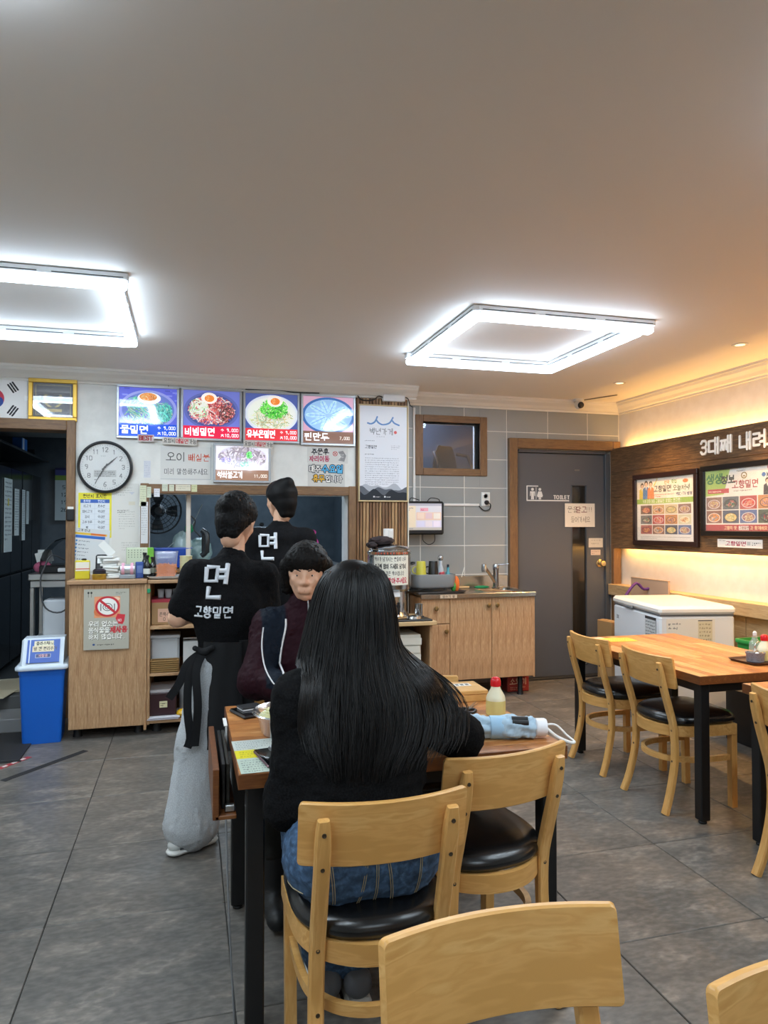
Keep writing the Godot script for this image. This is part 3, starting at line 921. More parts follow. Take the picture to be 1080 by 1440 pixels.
# ---------------------------------------------------------------- the dark kitchen behind the menu wall
func kitchen():
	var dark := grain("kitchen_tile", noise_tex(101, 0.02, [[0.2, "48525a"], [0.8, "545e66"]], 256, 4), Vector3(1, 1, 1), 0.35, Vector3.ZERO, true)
	var kw := shell("wall_kitchen", "dim grey tiled walls and ceiling of the kitchen", "room")
	var m := MB.new()
	m.box(Vector3(-0.5, 1.2, -7.95), Vector3(4.36, 2.7, 0.1)); m.box(Vector3(-2.75, 1.2, -6.85), Vector3(0.1, 2.7, 2.2)); m.box(Vector3(1.64, 1.2, -6.95), Vector3(0.1, 2.7, 1.9))
	m.box(Vector3(-0.5, 2.4, -6.85), Vector3(4.36, 0.1, 2.2))
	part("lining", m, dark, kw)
	var kf := shell("floor_kitchen", "dark raised kitchen floor beyond the steps", "floor")
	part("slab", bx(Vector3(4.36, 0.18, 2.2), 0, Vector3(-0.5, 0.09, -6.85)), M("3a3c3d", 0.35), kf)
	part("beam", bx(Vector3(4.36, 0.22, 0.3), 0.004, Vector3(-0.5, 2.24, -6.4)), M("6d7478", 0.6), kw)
	var lam := thing("kitchen_lamp", "bare tube lamp on the kitchen ceiling beyond the hatch", "lamp", Vector3(0.3, 2.32, -6.9))
	part("tube", bx(Vector3(1.1, 0.03, 0.06), 0.008, Vector3(0, -0.02, 0)), lamp_mat("dcebff", 6.0), lam)
	part("housing", bx(Vector3(1.15, 0.03, 0.08), 0.004, Vector3(0, 0.012, 0)), M("d0d4d8", 0.5), lam)
	area(lam, Vector3(0, -0.04, 0), Vector2(1.1, 0.06), 2.2, Color(0.82, 0.92, 1.0), Vector3.DOWN, Vector3.RIGHT)
	# tall dark refrigerators whose doors face along the passage
	var blk := M("14171b", 0.22, 0.3)
	for f in 2:
		var o := thing("refrigerator", ["tall black refrigerator hung with paper notes, nearest the kitchen doorway", "tall black refrigerator deeper in the kitchen beside the wall calendar"][f], "refrigerator", Vector3(-1.8, 0.18, -6.55 - 0.82 * f), 0.0, "black refrigerators in the kitchen")
		part("body", bx(Vector3(0.66, 1.66, 0.8), 0.01, Vector3(0, 0.87, 0)), blk, o)
		for r in 2:
			for s in 2:
				var d := part("door", bx(Vector3(0.04, [0.72, 0.88][r], 0.39), 0.006, Vector3(0.352, [0.43, 1.25][r], -0.198 + 0.396 * s)), M("171b20", 0.18, 0.3), o)
				part("handle", bx(Vector3(0.014, 0.2, 0.014), 0.003, Vector3(0.026, [0.2, -0.25][r], -0.17 * (s * 2 - 1))), M("3a3e43", 0.3, 0.5), d)
		part("foot", bx(Vector3(0.6, 0.05, 0.7), 0.0, Vector3(0, 0.025, 0)), M("0b0c0d", 0.6), o)
	var shelf := thing("wall_shelf", "dark metal shelf above the refrigerators holding a blue carton", "shelf", Vector3(-1.62, 2.03, -6.9))
	part("board", bx(Vector3(0.5, 0.02, 1.9), 0.003), M("3c4247", 0.35, 0.6), shelf)
	for z in [-0.8, 0.8]: part("bracket", bx(Vector3(0.4, 0.1, 0.02), 0.002, Vector3(-0.05, 0.06, z)), M("3c4247", 0.35, 0.6), shelf)
	var ct := thing("blue_carton", "blue and white carton on the shelf over the refrigerators", "carton", Vector3(-1.45, 2.04, -6.95))
	part("box", bx(Vector3(0.08, 0.12, 0.2), 0.003, Vector3(0, 0.06, 0)), M("2b6fc0", 0.5), ct)
	part("band", bx(Vector3(0.082, 0.12, 0.06), 0.003, Vector3(0, 0.06, 0.05)), M("c9d6e2", 0.5), ct)
	# paper notes held on the refrigerator doors
	var notes := [[-6.42, 1.47, 0.26, 0.6, 1], [-6.72, 1.5, 0.16, 0.4, 2], [-6.98, 1.48, 0.12, 0.45, 3], [-7.14, 1.55, 0.1, 0.3, 4]]
	for q in notes:
		var c := Cv.new(96, int(96.0 * q[3] / q[2]), "c3cbc9")
		fine_print(c, 8, 12, 78, int(c.h / 14) - 1, 13, "3c4448", q[4] + 20, 2)
		if q[4] == 1: c.rect(40, 60, 16, 22, "c9b63a")
		var p := thing("paper_note", ["broad white paper with a yellow mark taped to the black refrigerator door", "narrow white paper slips next along the refrigerator door", "long white receipt strip hanging from the refrigerator door", "short pale slip at the far edge of the refrigerator notes"][q[4] - 1], "paper note", Vector3(-1.423, q[1], q[0]), PI / 2, "paper notes on the refrigerator")
		var s := MB.new()
		s.sheet(q[2], q[3], 0.003)
		part("sheet", s, pic(c, 0.7), p)
	var cal := Cv.new(160, 420, "b9c3c4")
	cal.rect(0, 0, 160, 50, "4a4f8a"); cal.rect(0, 50, 160, 40, "7d9a45")
	for r in 4:
		for k in 2: ctext(cal, [["5", "6"], ["12", "13"], ["19", "20"], ["26", "27"]][r][k], 62 + k * 66, 130 + r * 62, 34, "2c3438", 0.12)
	ctext(cal, "3", 130, 376, 24, "2c3438", 0.12)
	var co := thing("wall_calendar", "wall calendar with a green band hanging in the dark kitchen", "calendar", Vector3(-1.2, 1.7, -7.86))
	var cs := MB.new()
	cs.sheet(0.22, 0.52, 0.006)
	part("page", cs, pic(cal, 0.7), co)
	part("binding", bx(Vector3(0.22, 0.02, 0.012), 0.002, Vector3(0, 0.265, 0.006)), M("2c2c58", 0.5), co)
	# steel table just behind the door jamb
	var tb := thing("steel_table", "stainless steel table with a lower shelf just inside the kitchen doorway", "table", Vector3(-0.74, 0.18, -6.02))
	part("top", bx(Vector3(0.82, 0.05, 0.42), 0.006, Vector3(0, 0.82, 0)), steel(0.3), tb)
	part("apron", bx(Vector3(0.8, 0.05, 0.36), 0.004, Vector3(0, 0.765, 0)), steel(0.35), tb)
	for q in [[-1, -1], [1, -1], [-1, 1], [1, 1]]: part("leg", bx(Vector3(0.035, 0.74, 0.035), 0.006, Vector3(0.385 * q[0], 0.37, 0.17 * q[1])), steel(0.3), tb)
	part("shelf", bx(Vector3(0.78, 0.03, 0.36), 0.004, Vector3(0, 0.34, 0)), steel(0.35), tb)
	var ov := thing("rice_warmer", "rounded glossy black warmer standing on the steel table", "cooker", Vector3(-0.88, 1.025, -6.0))
	var rings := []
	for k in 15:
		var a := PI * k / 14
		var ring := []
		for s in 2:
			pass
		for q in [[-0.16, 0.96], [-0.14, 1.0], [0.14, 1.0], [0.16, 0.96]]: ring.append(Vector3(-cos(a) * 0.2 * q[1], 0.06 + sin(a) * 0.21 * q[1], q[0]))
		rings.append(ring)
	var dm := MB.new()
	dm.strip(rings)
	part("lid", dm, M("0c0d0f", 0.15), ov)
	part("body", bx(Vector3(0.4, 0.06, 0.32), 0.008, Vector3(0, 0.03, 0)), M("1b1c1e", 0.3), ov)
	part("label", bx(Vector3(0.045, 0.065, 0.004), 0.0, Vector3(0.06, 0.16, 0.161)), M("d8d8cc", 0.6), ov)
	part("dish", bx(Vector3(0.13, 0.03, 0.05), 0.006, Vector3(0.0, 0.025, 0.175)), M("d5d8da", 0.4), ov)
	var cb := MB.new()
	cb.tube(curve([Vector3(-0.02, 0.1, 0.17), Vector3(-0.1, 0.14, 0.24), Vector3(-0.17, -0.05, 0.26), Vector3(-0.14, -0.24, 0.26), Vector3(-0.02, -0.28, 0.26), Vector3(0.1, -0.14, 0.25)], 30), 0.006, 6)
	part("power_cord", cb, M("4a4c50", 0.5), ov)
	var cl := thing("pink_cloth", "crumpled dusty pink cloth on the steel table edge", "cloth", Vector3(-1.07, 1.025, -5.93))
	var cm := crumple(Vector3(0.075, 0.05, 0.06), 5, 0.25)
	part("cloth", cm, M("9c4f6a", 0.9), cl)
	var pp := thing("paper_wad", "crumpled white papers behind the pink cloth on the steel table", "papers", Vector3(-1.09, 1.025, -6.12))
	part("sheet", bx(Vector3(0.1, 0.16, 0.012), 0.002, Vector3(0, 0.09, 0)), M("c8cccc", 0.8), pp)
	part("sheet", bx(Vector3(0.12, 0.09, 0.012), 0.002, Vector3(0.02, 0.12, 0.03)), M("d2d4d2", 0.8), pp, Vector3.ZERO, Vector3(0.2, 0.3, 0.25))
	var mw := thing("white_cabinet_box", "white plastic appliance on the lower shelf of the steel table", "appliance", Vector3(-0.84, 0.535, -5.98))
	part("body", bx(Vector3(0.42, 0.29, 0.3), 0.012, Vector3(0, 0.145, 0)), M("cfd5dc", 0.4), mw)
	part("door", bx(Vector3(0.25, 0.2, 0.012), 0.008, Vector3(0.06, 0.145, 0.152)), M("dde2e8", 0.35), mw)
	for y in [0.08, 0.2]: part("knob", bx(Vector3(0.02, 0.012, 0.02), 0.003, Vector3(-0.21, y, 0.08)), M("e8e8e8", 0.4), mw)
	# flattened cardboard on the kitchen step
	var cd := thing("cardboard_sheet", "flattened beige cardboard laid over the kitchen steps", "cardboard", Vector3(-1.35, 0.183, -5.9))
	part("panel", bx(Vector3(0.62, 0.006, 0.5), 0.001, Vector3(0, 0.004, 0)), M("a39a84", 0.9), cd, Vector3.ZERO, Vector3(0, 0.1, 0))
	part("panel", bx(Vector3(0.5, 0.006, 0.26), 0.001, Vector3(-0.06, 0.01, 0.3)), M("b0a78f", 0.9), cd, Vector3.ZERO, Vector3(0, -0.15, 0))
	# behind the hatch
	var fan := thing("kitchen_fan", "black wall fan seen through the kitchen hatch", "fan", Vector3(-0.25, 1.51, -6.3), 0.1)
	var fm := MB.new()
	for r in [0.19, 0.155, 0.12, 0.085]: fm.tube(ring_pts(r, 0.0, 40), 0.0035 if r < 0.19 else 0.008, 6)
	for k in 24: fm.tube([Vector3(cos(TAU * k / 24) * 0.04, sin(TAU * k / 24) * 0.04, 0.03), Vector3(cos(TAU * k / 24) * 0.19, sin(TAU * k / 24) * 0.19, 0)], 0.002, 5)
	part("cage", fm, M("22262a", 0.5), fan)
	for k in 4:
		var bm := MB.new()
		var a := TAU * k / 4
		bm.loft([[p3(a - 0.15, 0.03, -0.03), p3(a + 0.15, 0.03, -0.05), p3(a + 0.16, 0.03, -0.046), p3(a - 0.14, 0.03, -0.026)], [p3(a - 0.4, 0.12, -0.015), p3(a + 0.35, 0.12, -0.06), p3(a + 0.36, 0.12, -0.056), p3(a - 0.39, 0.12, -0.011)], [p3(a - 0.3, 0.17, -0.02), p3(a + 0.3, 0.17, -0.055), p3(a + 0.31, 0.17, -0.051), p3(a - 0.29, 0.17, -0.016)]])
		part("blade", bm, M("3a4248", 0.4), fan)
	var hb := MB.new()
	hb.lathe([Vector2(0.05, -0.09), Vector2(0.06, -0.06), Vector2(0.06, -0.02), Vector2(0.042, 0.03), Vector2(0.03, 0.045), Vector2(0, 0.05)], 20, Transform3D(Basis(Vector3.RIGHT, PI / 2), Vector3.ZERO))
	part("hub", hb, M("2b3035", 0.45), fan)
	var arm := MB.new()
	arm.tube([Vector3(0, 0, -0.08), Vector3(0, -0.02, -0.2), Vector3(0, 0.05, -1.6)], 0.012, 8)
	part("bracket", arm, M("22262a", 0.5), fan)
	var post := thing("hatch_post", "pale upright pole just behind the kitchen hatch", "post", Vector3(0.0, 1.06, -5.72))
	part("pole", bx(Vector3(0.035, 0.56, 0.035), 0.004, Vector3(0, 0.282, 0)), M("d8cfc4", 0.6), post)
	var hook := MB.new()
	hook.tube(curve([Vector3(0.02, 0.4, 0.02), Vector3(0.05, 0.36, 0.03), Vector3(0.04, 0.3, 0.03), Vector3(0.09, 0.24, 0.03)], 14), 0.006, 6)
	part("cable", hook, M("17181a", 0.5), post)
	var ph := thing("wall_phone", "dark handset hanging beside the pale pole in the hatch", "telephone", Vector3(0.1, 1.15, -5.72))
	var pm := MB.new()
	pm.tube(curve([Vector3(0, 0.2, 0), Vector3(0.035, 0.17, 0.01), Vector3(0.04, 0.1, 0.02), Vector3(0.03, 0.03, 0.01), Vector3(0, 0, 0)], 16), 0.022, 8)
	part("handset", pm, M("20262b", 0.35), ph)
	part("cradle", bx(Vector3(0.06, 0.16, 0.03), 0.006, Vector3(0.03, 0.1, -0.02)), M("15181b", 0.4), ph)
	var bn := thing("blue_crate", "blue plastic basin on the kitchen side of the hatch", "basin", Vector3(-0.12, 1.062, -5.8))
	var r0 := []
	for q in [[0.1, 0.0], [0.125, 0.14], [0.14, 0.15], [0.118, 0.148], [0.095, 0.01]]:
		r0.append(rrect(q[0] * 1.1, q[0] * 0.75, 0.03, q[1]))
	var bm2 := MB.new()
	bm2.loft(r0, true)
	part("shell", bm2, M("1f49a8", 0.4), bn)
	var bag := thing("plastic_bags", "clear plastic bags tied with green string behind the blue basin", "bags", Vector3(-0.05, 1.062, -6.05))
	part("bag", crumple(Vector3(0.1, 0.16, 0.08), 15, 0.3), M("9fb5b4", 0.15), bag)
	part("bag", crumple(Vector3(0.12, 0.13, 0.09), 16, 0.3), M("86a09e", 0.2), bag, Vector3(0.14, 0, -0.03))
	part("tie", crumple(Vector3(0.05, 0.045, 0.03), 17, 0.5), M("18905c", 0.5), bag, Vector3(0.06, 0.26, 0.03))
	var str_ := MB.new()
	for q in [[Vector3(0.06, 0.3, 0.03), Vector3(0.02, 0.62, 0.02)], [Vector3(0.07, 0.3, 0.03), Vector3(0.05, 0.62, 0.02)], [Vector3(0.06, 0.28, 0.03), Vector3(0.16, 0.5, 0.05)], [Vector3(0.05, 0.28, 0.03), Vector3(-0.14, 0.12, 0.04)]]: str_.tube(q, 0.003, 5)
	part("string", str_, M("a9b6b6", 0.6), bag)
	var kc := thing("kitchen_counter", "steel worktop running behind the kitchen hatch", "counter", Vector3(0.53, 0.18, -6.09))
	part("top", bx(Vector3(1.5, 0.04, 0.66), 0.005, Vector3(0, 0.86, 0)), steel(0.35), kc)
	part("panel", bx(Vector3(1.48, 0.84, 0.6), 0.004, Vector3(0, 0.42, 0)), M("8b9296", 0.35, 0.8), kc)
	var pk := thing("pink_bag", "bright pink bag hanging at the back of the kitchen hatch", "bag", Vector3(1.02, 1.08, -5.95))
	part("sack", crumple(Vector3(0.06, 0.12, 0.05), 23, 0.3), M("d2489a", 0.6), pk)
	part("knot", crumple(Vector3(0.025, 0.03, 0.02), 24, 0.4), M("c03c8c", 0.6), pk, Vector3(0, 0.22, 0))
	var tub := thing("steamer_pot", "large steel stock pot on the worktop behind the hatch", "pot", Vector3(0.6, 1.06, -6.1))
	var tm := MB.new()
	tm.lathe([Vector2(0, 0), Vector2(0.15, 0), Vector2(0.155, 0.01), Vector2(0.155, 0.26), Vector2(0.165, 0.265), Vector2(0.165, 0.28), Vector2(0.1, 0.31), Vector2(0, 0.32)], 28)
	part("body", tm, steel(0.25), tub)
	part("knob", bx(Vector3(0.04, 0.03, 0.03), 0.01, Vector3(0, 0.335, 0)), M("17181a", 0.4), tub)
	var panw := thing("white_bowls", "stack of white bowls on the worktop behind the hatch", "bowls", Vector3(0.86, 1.06, -5.95))
	for k in 4:
		var wm := MB.new()
		wm.lathe([Vector2(0.03, 0), Vector2(0.07, 0.05), Vector2(0.072, 0.055), Vector2(0.066, 0.052), Vector2(0.0, 0.012)], 20)
		part("bowl", wm, M("d8dcdc", 0.3), panw, Vector3(0, 0.022 * k, 0))

func p3(a: float, r: float, z: float) -> Vector3: return Vector3(cos(a) * r, sin(a) * r, z)

func ring_pts(r: float, z: float, n: int, stretch := 1.0) -> Array:
	var out := []
	for k in n + 1: out.append(Vector3(cos(TAU * k / n) * r, sin(TAU * k / n) * r * stretch, z))
	return out

func curve(pts: Array, n: int) -> Array:
	var c := Curve3D.new()
	for k in pts.size():
		var d: Vector3 = (pts[mini(k + 1, pts.size() - 1)] - pts[maxi(k - 1, 0)]) / 6.0
		c.add_point(pts[k], -d, d)
	var out := []
	for k in n + 1: out.append(c.sample_baked(c.get_baked_length() * k / n, true))
	return out

func rrect(hx: float, hz: float, r: float, y: float, n := 5) -> Array:   # rounded rectangle ring, seen from above counter-clockwise
	var out := []
	for q in [[1, -1, 0.0], [-1, -1, 0.5], [-1, 1, 1.0], [1, 1, 1.5]]:
		for k in n:
			var a: float = PI * q[2] + PI / 2 * k / (n - 1)
			out.append(Vector3(q[0] * (hx - r) + cos(a) * r, y, q[1] * (hz - r) - sin(a) * r))
	return out

func crumple(s: Vector3, sd: int, amp: float) -> MB:   # a creased lump that stands on y = 0
	var f := FastNoiseLite.new()
	f.seed = sd
	f.frequency = 1.0
	f.noise_type = FastNoiseLite.TYPE_CELLULAR
	f.cellular_return_type = FastNoiseLite.RETURN_DISTANCE
	var rings := []
	for k in range(1, 22):
		var t := PI * k / 22.0 - PI / 2
		var ring := []
		for j in 32:
			var a := TAU * j / 32.0
			var d := Vector3(cos(a) * cos(t), sin(t), -sin(a) * cos(t))
			var p := d * s * (1.0 + amp * f.get_noise_3dv(d * 2.6))
			p.y = maxf(p.y + s.y * 0.85, 0.0)
			ring.append(p)
		rings.append(ring)
	var m := MB.new()
	m.loft(rings)
	return m
# ---------------------------------------------------------------- the menu wall
func light_box(label: String, c: Cv, x0: float, x1: float, y0: float, y1: float):
	var w := x1 - x0 - 0.006
	var h := y1 - y0
	var o := thing("menu_light_box", label, "menu sign", Vector3((x0 + x1) / 2, (y0 + y1) / 2, ZL), 0.0, "illuminated picture menus on the wall")
	var fr := M("b9bdc2", 0.35, 0.7)
	for s in [-1, 1]:
		part("frame_rail", bx(Vector3(w, 0.018, 0.034), 0.003, Vector3(0, (h - 0.018) / 2 * s, 0.017)), fr, o)
		part("frame_stile", bx(Vector3(0.018, h - 0.036, 0.034), 0.003, Vector3((w - 0.018) / 2 * s, 0, 0.017)), fr, o)
	part("case", bx(Vector3(w - 0.03, h - 0.03, 0.02), 0.0, Vector3(0, 0, 0.01)), M("e6e8ea", 0.6), o)
	var p := MB.new()
	p.sheet(w - 0.034, h - 0.034, 0.006)
	part("print", p, pic(c, 0.06, 0.65, 0.6), o, Vector3(0, 0, 0.021))

func banner(c: Cv, name_: String, band: String, small: String, large: String, sx: float, y0 := 214.0, hh := 74.0):
	c.rect(0, y0, c.w, hh, band)
	text(c, name_, 10, y0 + hh * 0.16, hh * 0.62, "fbfbff", 0.15, sx * 0.94)
	if large != "":
		text(c, "小", 218, y0 + 10, 21, "fbfbff", 0.12); text(c, small, 254, y0 + 10, 21, "fbfbff", 0.14)
		text(c, "大", 218, y0 + 42, 21, "fbfbff", 0.12); text(c, large, 242, y0 + 42, 21, "fbfbff", 0.14)
	else: text(c, small, 238, y0 + hh * 0.38, 21, "e8e2da", 0.12)

func menu_wall():
	var a := Cv.new(330, 288, "5a62c8")
	for k in 40: a.rect(rng.randf() * 330, rng.randf() * 200, 30, 8, ["6a73d6", "4a52b4", "7f88e2"][k % 3])
	plate(a, 165, 130, 165, 116, "8a92d0", "5d6fb8")
	noodles(a, 165, 150, 140, 78, ["3f9f9a", "66c4b4", "8bb08a", "5a8f9a", "a8b79a"], 230, 4, 1, 0.9)
	noodles(a, 255, 140, 50, 60, ["38a89a", "5ed0c0", "2a7f86"], 90, 5, 2, 1.2)
	noodles(a, 90, 90, 50, 36, ["4aa890", "7ccab0"], 50, 5, 3, -0.4)
	a.disc(170, 62, 66, 34, "f4f0ea"); a.disc(165, 54, 50, 24, "e08a3c"); noodles(a, 165, 54, 48, 22, ["f3ab5a", "c9702a", "ffd08a"], 60, 3, 4)
	banner(a, "물밀면", "1d50c8", "9,000", "10,000", 1.18)
	light_box("lit menu picture of cold noodles with a blue name band, first beside the clock", a, -0.52, -0.068, 2.032, 2.431)
	var b := Cv.new(330, 288, "6a74c0")
	plate(b, 165, 120, 160, 112, "5a64a8", "49538e")
	noodles(b, 165, 120, 140, 90, ["c84a4a", "e8a09a", "9a3038", "f0dcd4", "d87068"], 300, 4, 11)
	noodles(b, 90, 110, 60, 60, ["d8e8c8", "a8cfa0", "f2f4ea"], 80, 5, 12)
	noodles(b, 250, 130, 46, 60, ["6a3a3a", "a05050", "403030"], 60, 4, 13)
	boiled_egg(b, 150, 46, 46)
	banner(b, "비빔밀면", "d8284a", "9,000", "10,000", 0.98, 214.0, 74.0)
	light_box("lit menu picture of red spicy noodles with half an egg and a red name band", b, -0.063, 0.397, 2.032, 2.433)
	var d := Cv.new(330, 288, "4a5a9a")
	plate(d, 165, 125, 168, 118, "c9cfe0", "dfe4d8")
	noodles(d, 165, 150, 140, 70, ["e6e2cc", "c8cfa8", "b8a878", "9fb89a"], 200, 4, 21)
	noodles(d, 180, 90, 90, 62, ["3fc43a", "6ae04a", "2a9a30", "8af06a"], 230, 4, 22)
	boiled_egg(d, 186, 44, 48)
	banner(d, "유부온밀면", "d83a44", "9,000", "10,000", 0.8)
	light_box("lit menu picture of noodle soup under bright green scallions, red name band", d, 0.4, 0.845, 2.03, 2.43)
	var e := Cv.new(330, 288, "c8a0b8")
	plate(e, 165, 116, 172, 112, "3a68a8", "8fb8dc")
	for k in 10:
		var an := TAU * k / 10.0
		var u := Vector2(cos(an), sin(an) * 0.66)
		for q in 12: e.disc(165 + u.x * (30 + q * 9.5), 116 + u.y * (30 + q * 9.5), 9 + 12 * sin(PI * q / 12.0), 7 + 9 * sin(PI * q / 12.0), ["9cc6e8", "b4d8f0", "a6cdea"][(k + q) % 3])
		e.line([Vector2(165, 116) + u * 26, Vector2(165, 116) + u * 135], 3, "6a9cc8")
	banner(e, "찐만두", "7a5a4c", "7,000", "", 1.2)
	light_box("lit menu picture of steamed dumplings fanned on a blue plate, brown band", e, 0.849, 1.297, 2.022, 2.43)
	var f := Cv.new(330, 210, "d8d4d8")
	plate(f, 165, 70, 170, 84, "e4e4ee", "c9c4d0")
	noodles(f, 165, 72, 150, 66, ["cfc4cc", "a89aa6", "8f8490", "e6dce4", "b8a8c4"], 200, 7, 31)
	noodles(f, 210, 56, 20, 22, ["4ad060", "7ae07a"], 26, 6, 32); noodles(f, 60, 90, 30, 20, ["8f80d0", "b8a8e0"], 24, 6, 33); noodles(f, 190, 110, 40, 20, ["5ab08a", "8ac8a8"], 24, 6, 34)
	banner(f, "석쇠불고기", "94705c", "11,000", "", 0.82, 146, 64)
	light_box("smaller lit menu picture of grilled meat hung below the row of menus", f, 0.178, 0.62, 1.715, 2.016)
	var wr := MB.new()
	wr.tube([Vector3(-0.15, CEIL - 0.09, ZL + 0.03), Vector3(-0.15, 2.43, ZL + 0.02)], 0.0025, 5)
	tag(part("hanging_wire", wr, M("55585c", 0.5, 0.5), self), "thin wire from the moulding down to the first menu picture", "wire")
	var wr2 := MB.new()
	wr2.tube(curve([Vector3(0.42, 2.442, ZL + 0.02), Vector3(0.7, 2.446, ZL + 0.02), Vector3(0.8, 2.436, ZL + 0.022), Vector3(1.0, 2.44, ZL + 0.02)], 20), 0.004, 5)
	tag(part("black_cable", wr2, M("16171a", 0.5), self), "loose black cable lying along the tops of the menu pictures", "cable")
	# national flag
	var fl := Cv.new(300, 200, "eceae8")
	fl.disc(150, 100, 50, 50, "c8324a")
	for y in range(50, 150):   # blue half with its two swirls, turned
		for x in range(100, 200):
			var p := Vector2(x - 150, y - 100).rotated(-0.588)
			if p.length() < 50:
				var blue := p.y > 0
				if p.distance_to(Vector2(-25, 0)) < 25: blue = false
				if p.distance_to(Vector2(25, 0)) < 25: blue = true
				if blue: fl.im.set_pixel(x, y, Color("2a4a9a"))
	for q in [[62, 42, -1, 0], [238, 42, 1, 2], [62, 158, 1, 5], [238, 158, -1, 7]]:
		var dr := Vector2(0.55, 0.83 * -q[2]) if q[2] == -1 else Vector2(0.55, 0.83)
		dr = Vector2(0.555, -0.832) if q[2] == -1 else Vector2(0.555, 0.832)
		var nr := Vector2(-dr.y, dr.x)
		for k in 3:
			var m0: Vector2 = Vector2(q[0], q[1]) + nr * (k - 1) * 12.0
			if q[3] >> k & 1:
				fl.seg(m0 - dr * 22, m0 - dr * 3, 7, "1c1a20"); fl.seg(m0 + dr * 3, m0 + dr * 22, 7, "1c1a20")
			else: fl.seg(m0 - dr * 22, m0 + dr * 22, 7, "1c1a20")
	var fo := thing("national_flag", "white flag with red and blue circle and black bars above the kitchen doorway", "flag", Vector3(-1.345, 2.29, ZL))
	var fp := MB.new()
	fp.sheet(0.44, 0.29, 0.006)
	part("cloth", fp, pic(fl, 0.6), fo)
	part("corner_tape", bx(Vector3(0.02, 0.035, 0.003), 0, Vector3(0.215, 0.01, 0.006)), M("f2f2f2", 0.3), fo)
	# gilt frame with its emblem
	var g := Cv.new(220, 220, "20242e")
	g.rect(14, 14, 192, 192, "b09a58"); g.rect(17, 17, 186, 186, "1d212a")
	for s in [-1, 1]:
		for k in 9:
			var t := 0.35 + 0.22 * k
			g.disc(110 + s * 46 * sin(t), 104 + 50 * cos(t), 8, 5, "c9b060" if k % 2 else "a08a48")
	text(g, "백년가게", 72, 96, 22, "cbb675", 0.1, 0.85); fine_print(g, 82, 84, 56, 1, 8, "8d7d50", 4, 2)
	g.rect(62, 166, 96, 18, "c9b060"); fine_print(g, 68, 174, 84, 1, 9, "4a4020", 5, 2)
	wall_frame("gilt_frame", "gold framed black plaque with a laurel emblem beside the flag", Vector3(-0.95, 2.293, ZL), 0.325, 0.306, 0.03, 0.03, M("c29a3e", 0.35, 0.6), pic(g, 0.4))
	clock()
	notices()

func clock():
	var c := Cv.new(400, 400, "dcdcda")
	for k in 12:
		var an := TAU * (k + 1) / 12.0
		var s := str(k + 1)
		ctext(c, s, 200 + sin(an) * 146, 200 - cos(an) * 146 - 21, 42, "33353a", 0.09)
	for k in 60:
		var an := TAU * k / 60.0
		c.seg(Vector2(200 + sin(an) * 186, 200 - cos(an) * 186), Vector2(200 + sin(an) * (180 if k % 5 else 174), 200 - cos(an) * (180 if k % 5 else 174)), 2, "55585c")
	fine_print(c, 166, 106, 68, 1, 10, "7a7c80", 3, 2)
	c.rect(110, 226, 178, 58, "bcbcba")
	fine_print(c, 118, 240, 160, 3, 17, "4a4c50", 6, 4)
	var o := thing("wall_clock", "round white wall clock with a black rim reading about twenty-five to two", "clock", Vector3(-0.592, 1.816, ZL + 0.012))
	o.rotation.x = 0.06
	var turn := Transform3D(Basis(Vector3.RIGHT, PI / 2), Vector3.ZERO)
	var r := MB.new()
	r.lathe([Vector2(0.17, 0.0), Vector2(0.19, 0.0), Vector2(0.194, 0.012), Vector2(0.19, 0.032), Vector2(0.18, 0.036), Vector2(0.172, 0.028), Vector2(0.171, 0.014)], 64, turn)
	part("rim", r, M("23262a", 0.3), o)
	var f := MB.new()   # the dial
	var mid := f.vert(Vector3(0, 0, 0.014), Vector3.BACK, Vector2(0.5, 0.5))
	for k in 65: f.vert(Vector3(cos(TAU * k / 64), sin(TAU * k / 64), 0) * 0.174 + Vector3(0, 0, 0.014), Vector3.BACK, Vector2(0.5 + 0.5 * cos(TAU * k / 64), 0.5 - 0.5 * sin(TAU * k / 64)))
	for k in 64: f.tri(mid, mid + 1 + k, mid + 2 + k)
	f.lathe([Vector2(0, 0.001), Vector2(0.173, 0.001), Vector2(0.173, 0.012)], 32, turn)
	part("dial", f, pic(c, 0.5), o)
	for q in [[1.585, 0.115, 0.0042, "hour_hand"], [7.0, 0.14, 0.0035, "minute_hand"]]:
		var an: float = TAU * q[0] / 12.0
		var h := MB.new()
		h.prism(PackedVector2Array([Vector2(-q[2], -0.03), Vector2(q[2], -0.03), Vector2(q[2] * 1.3, q[1] * 0.5), Vector2(0.0008, q[1]), Vector2(-0.0008, q[1]), Vector2(-q[2] * 1.3, q[1] * 0.5)]), 0.0015)
		part(q[3], h, M("17181a", 0.4), o, Vector3(0, 0, 0.018 if q[1] < 0.13 else 0.021), Vector3(0, 0, -an))
	var hub := MB.new()
	hub.lathe([Vector2(0, 0.016), Vector2(0.008, 0.016), Vector2(0.008, 0.024), Vector2(0, 0.026)], 16, turn)
	part("hub", hub, M("17181a", 0.4), o)
	var gl := MB.new()
	gl.lathe([Vector2(0, 0.027), Vector2(0.171, 0.027), Vector2(0.171, 0.029), Vector2(0, 0.0295)], 48, turn)
	part("glass", gl, glass(0.02, 0.05), o)

func paper(called: String, label: String, cat: String, c: Cv, at: Vector3, w: float, h: float, tilt := 0.0, d := 0.002, rough := 0.7, group := "", yaw := 0.0) -> Node3D:
	var o := thing(called, label, cat, at, yaw, group)
	var s := MB.new()
	s.sheet(w, h, d)
	part("sheet", s, pic(c, rough), o, Vector3.ZERO, Vector3(0, 0, tilt))
	return o

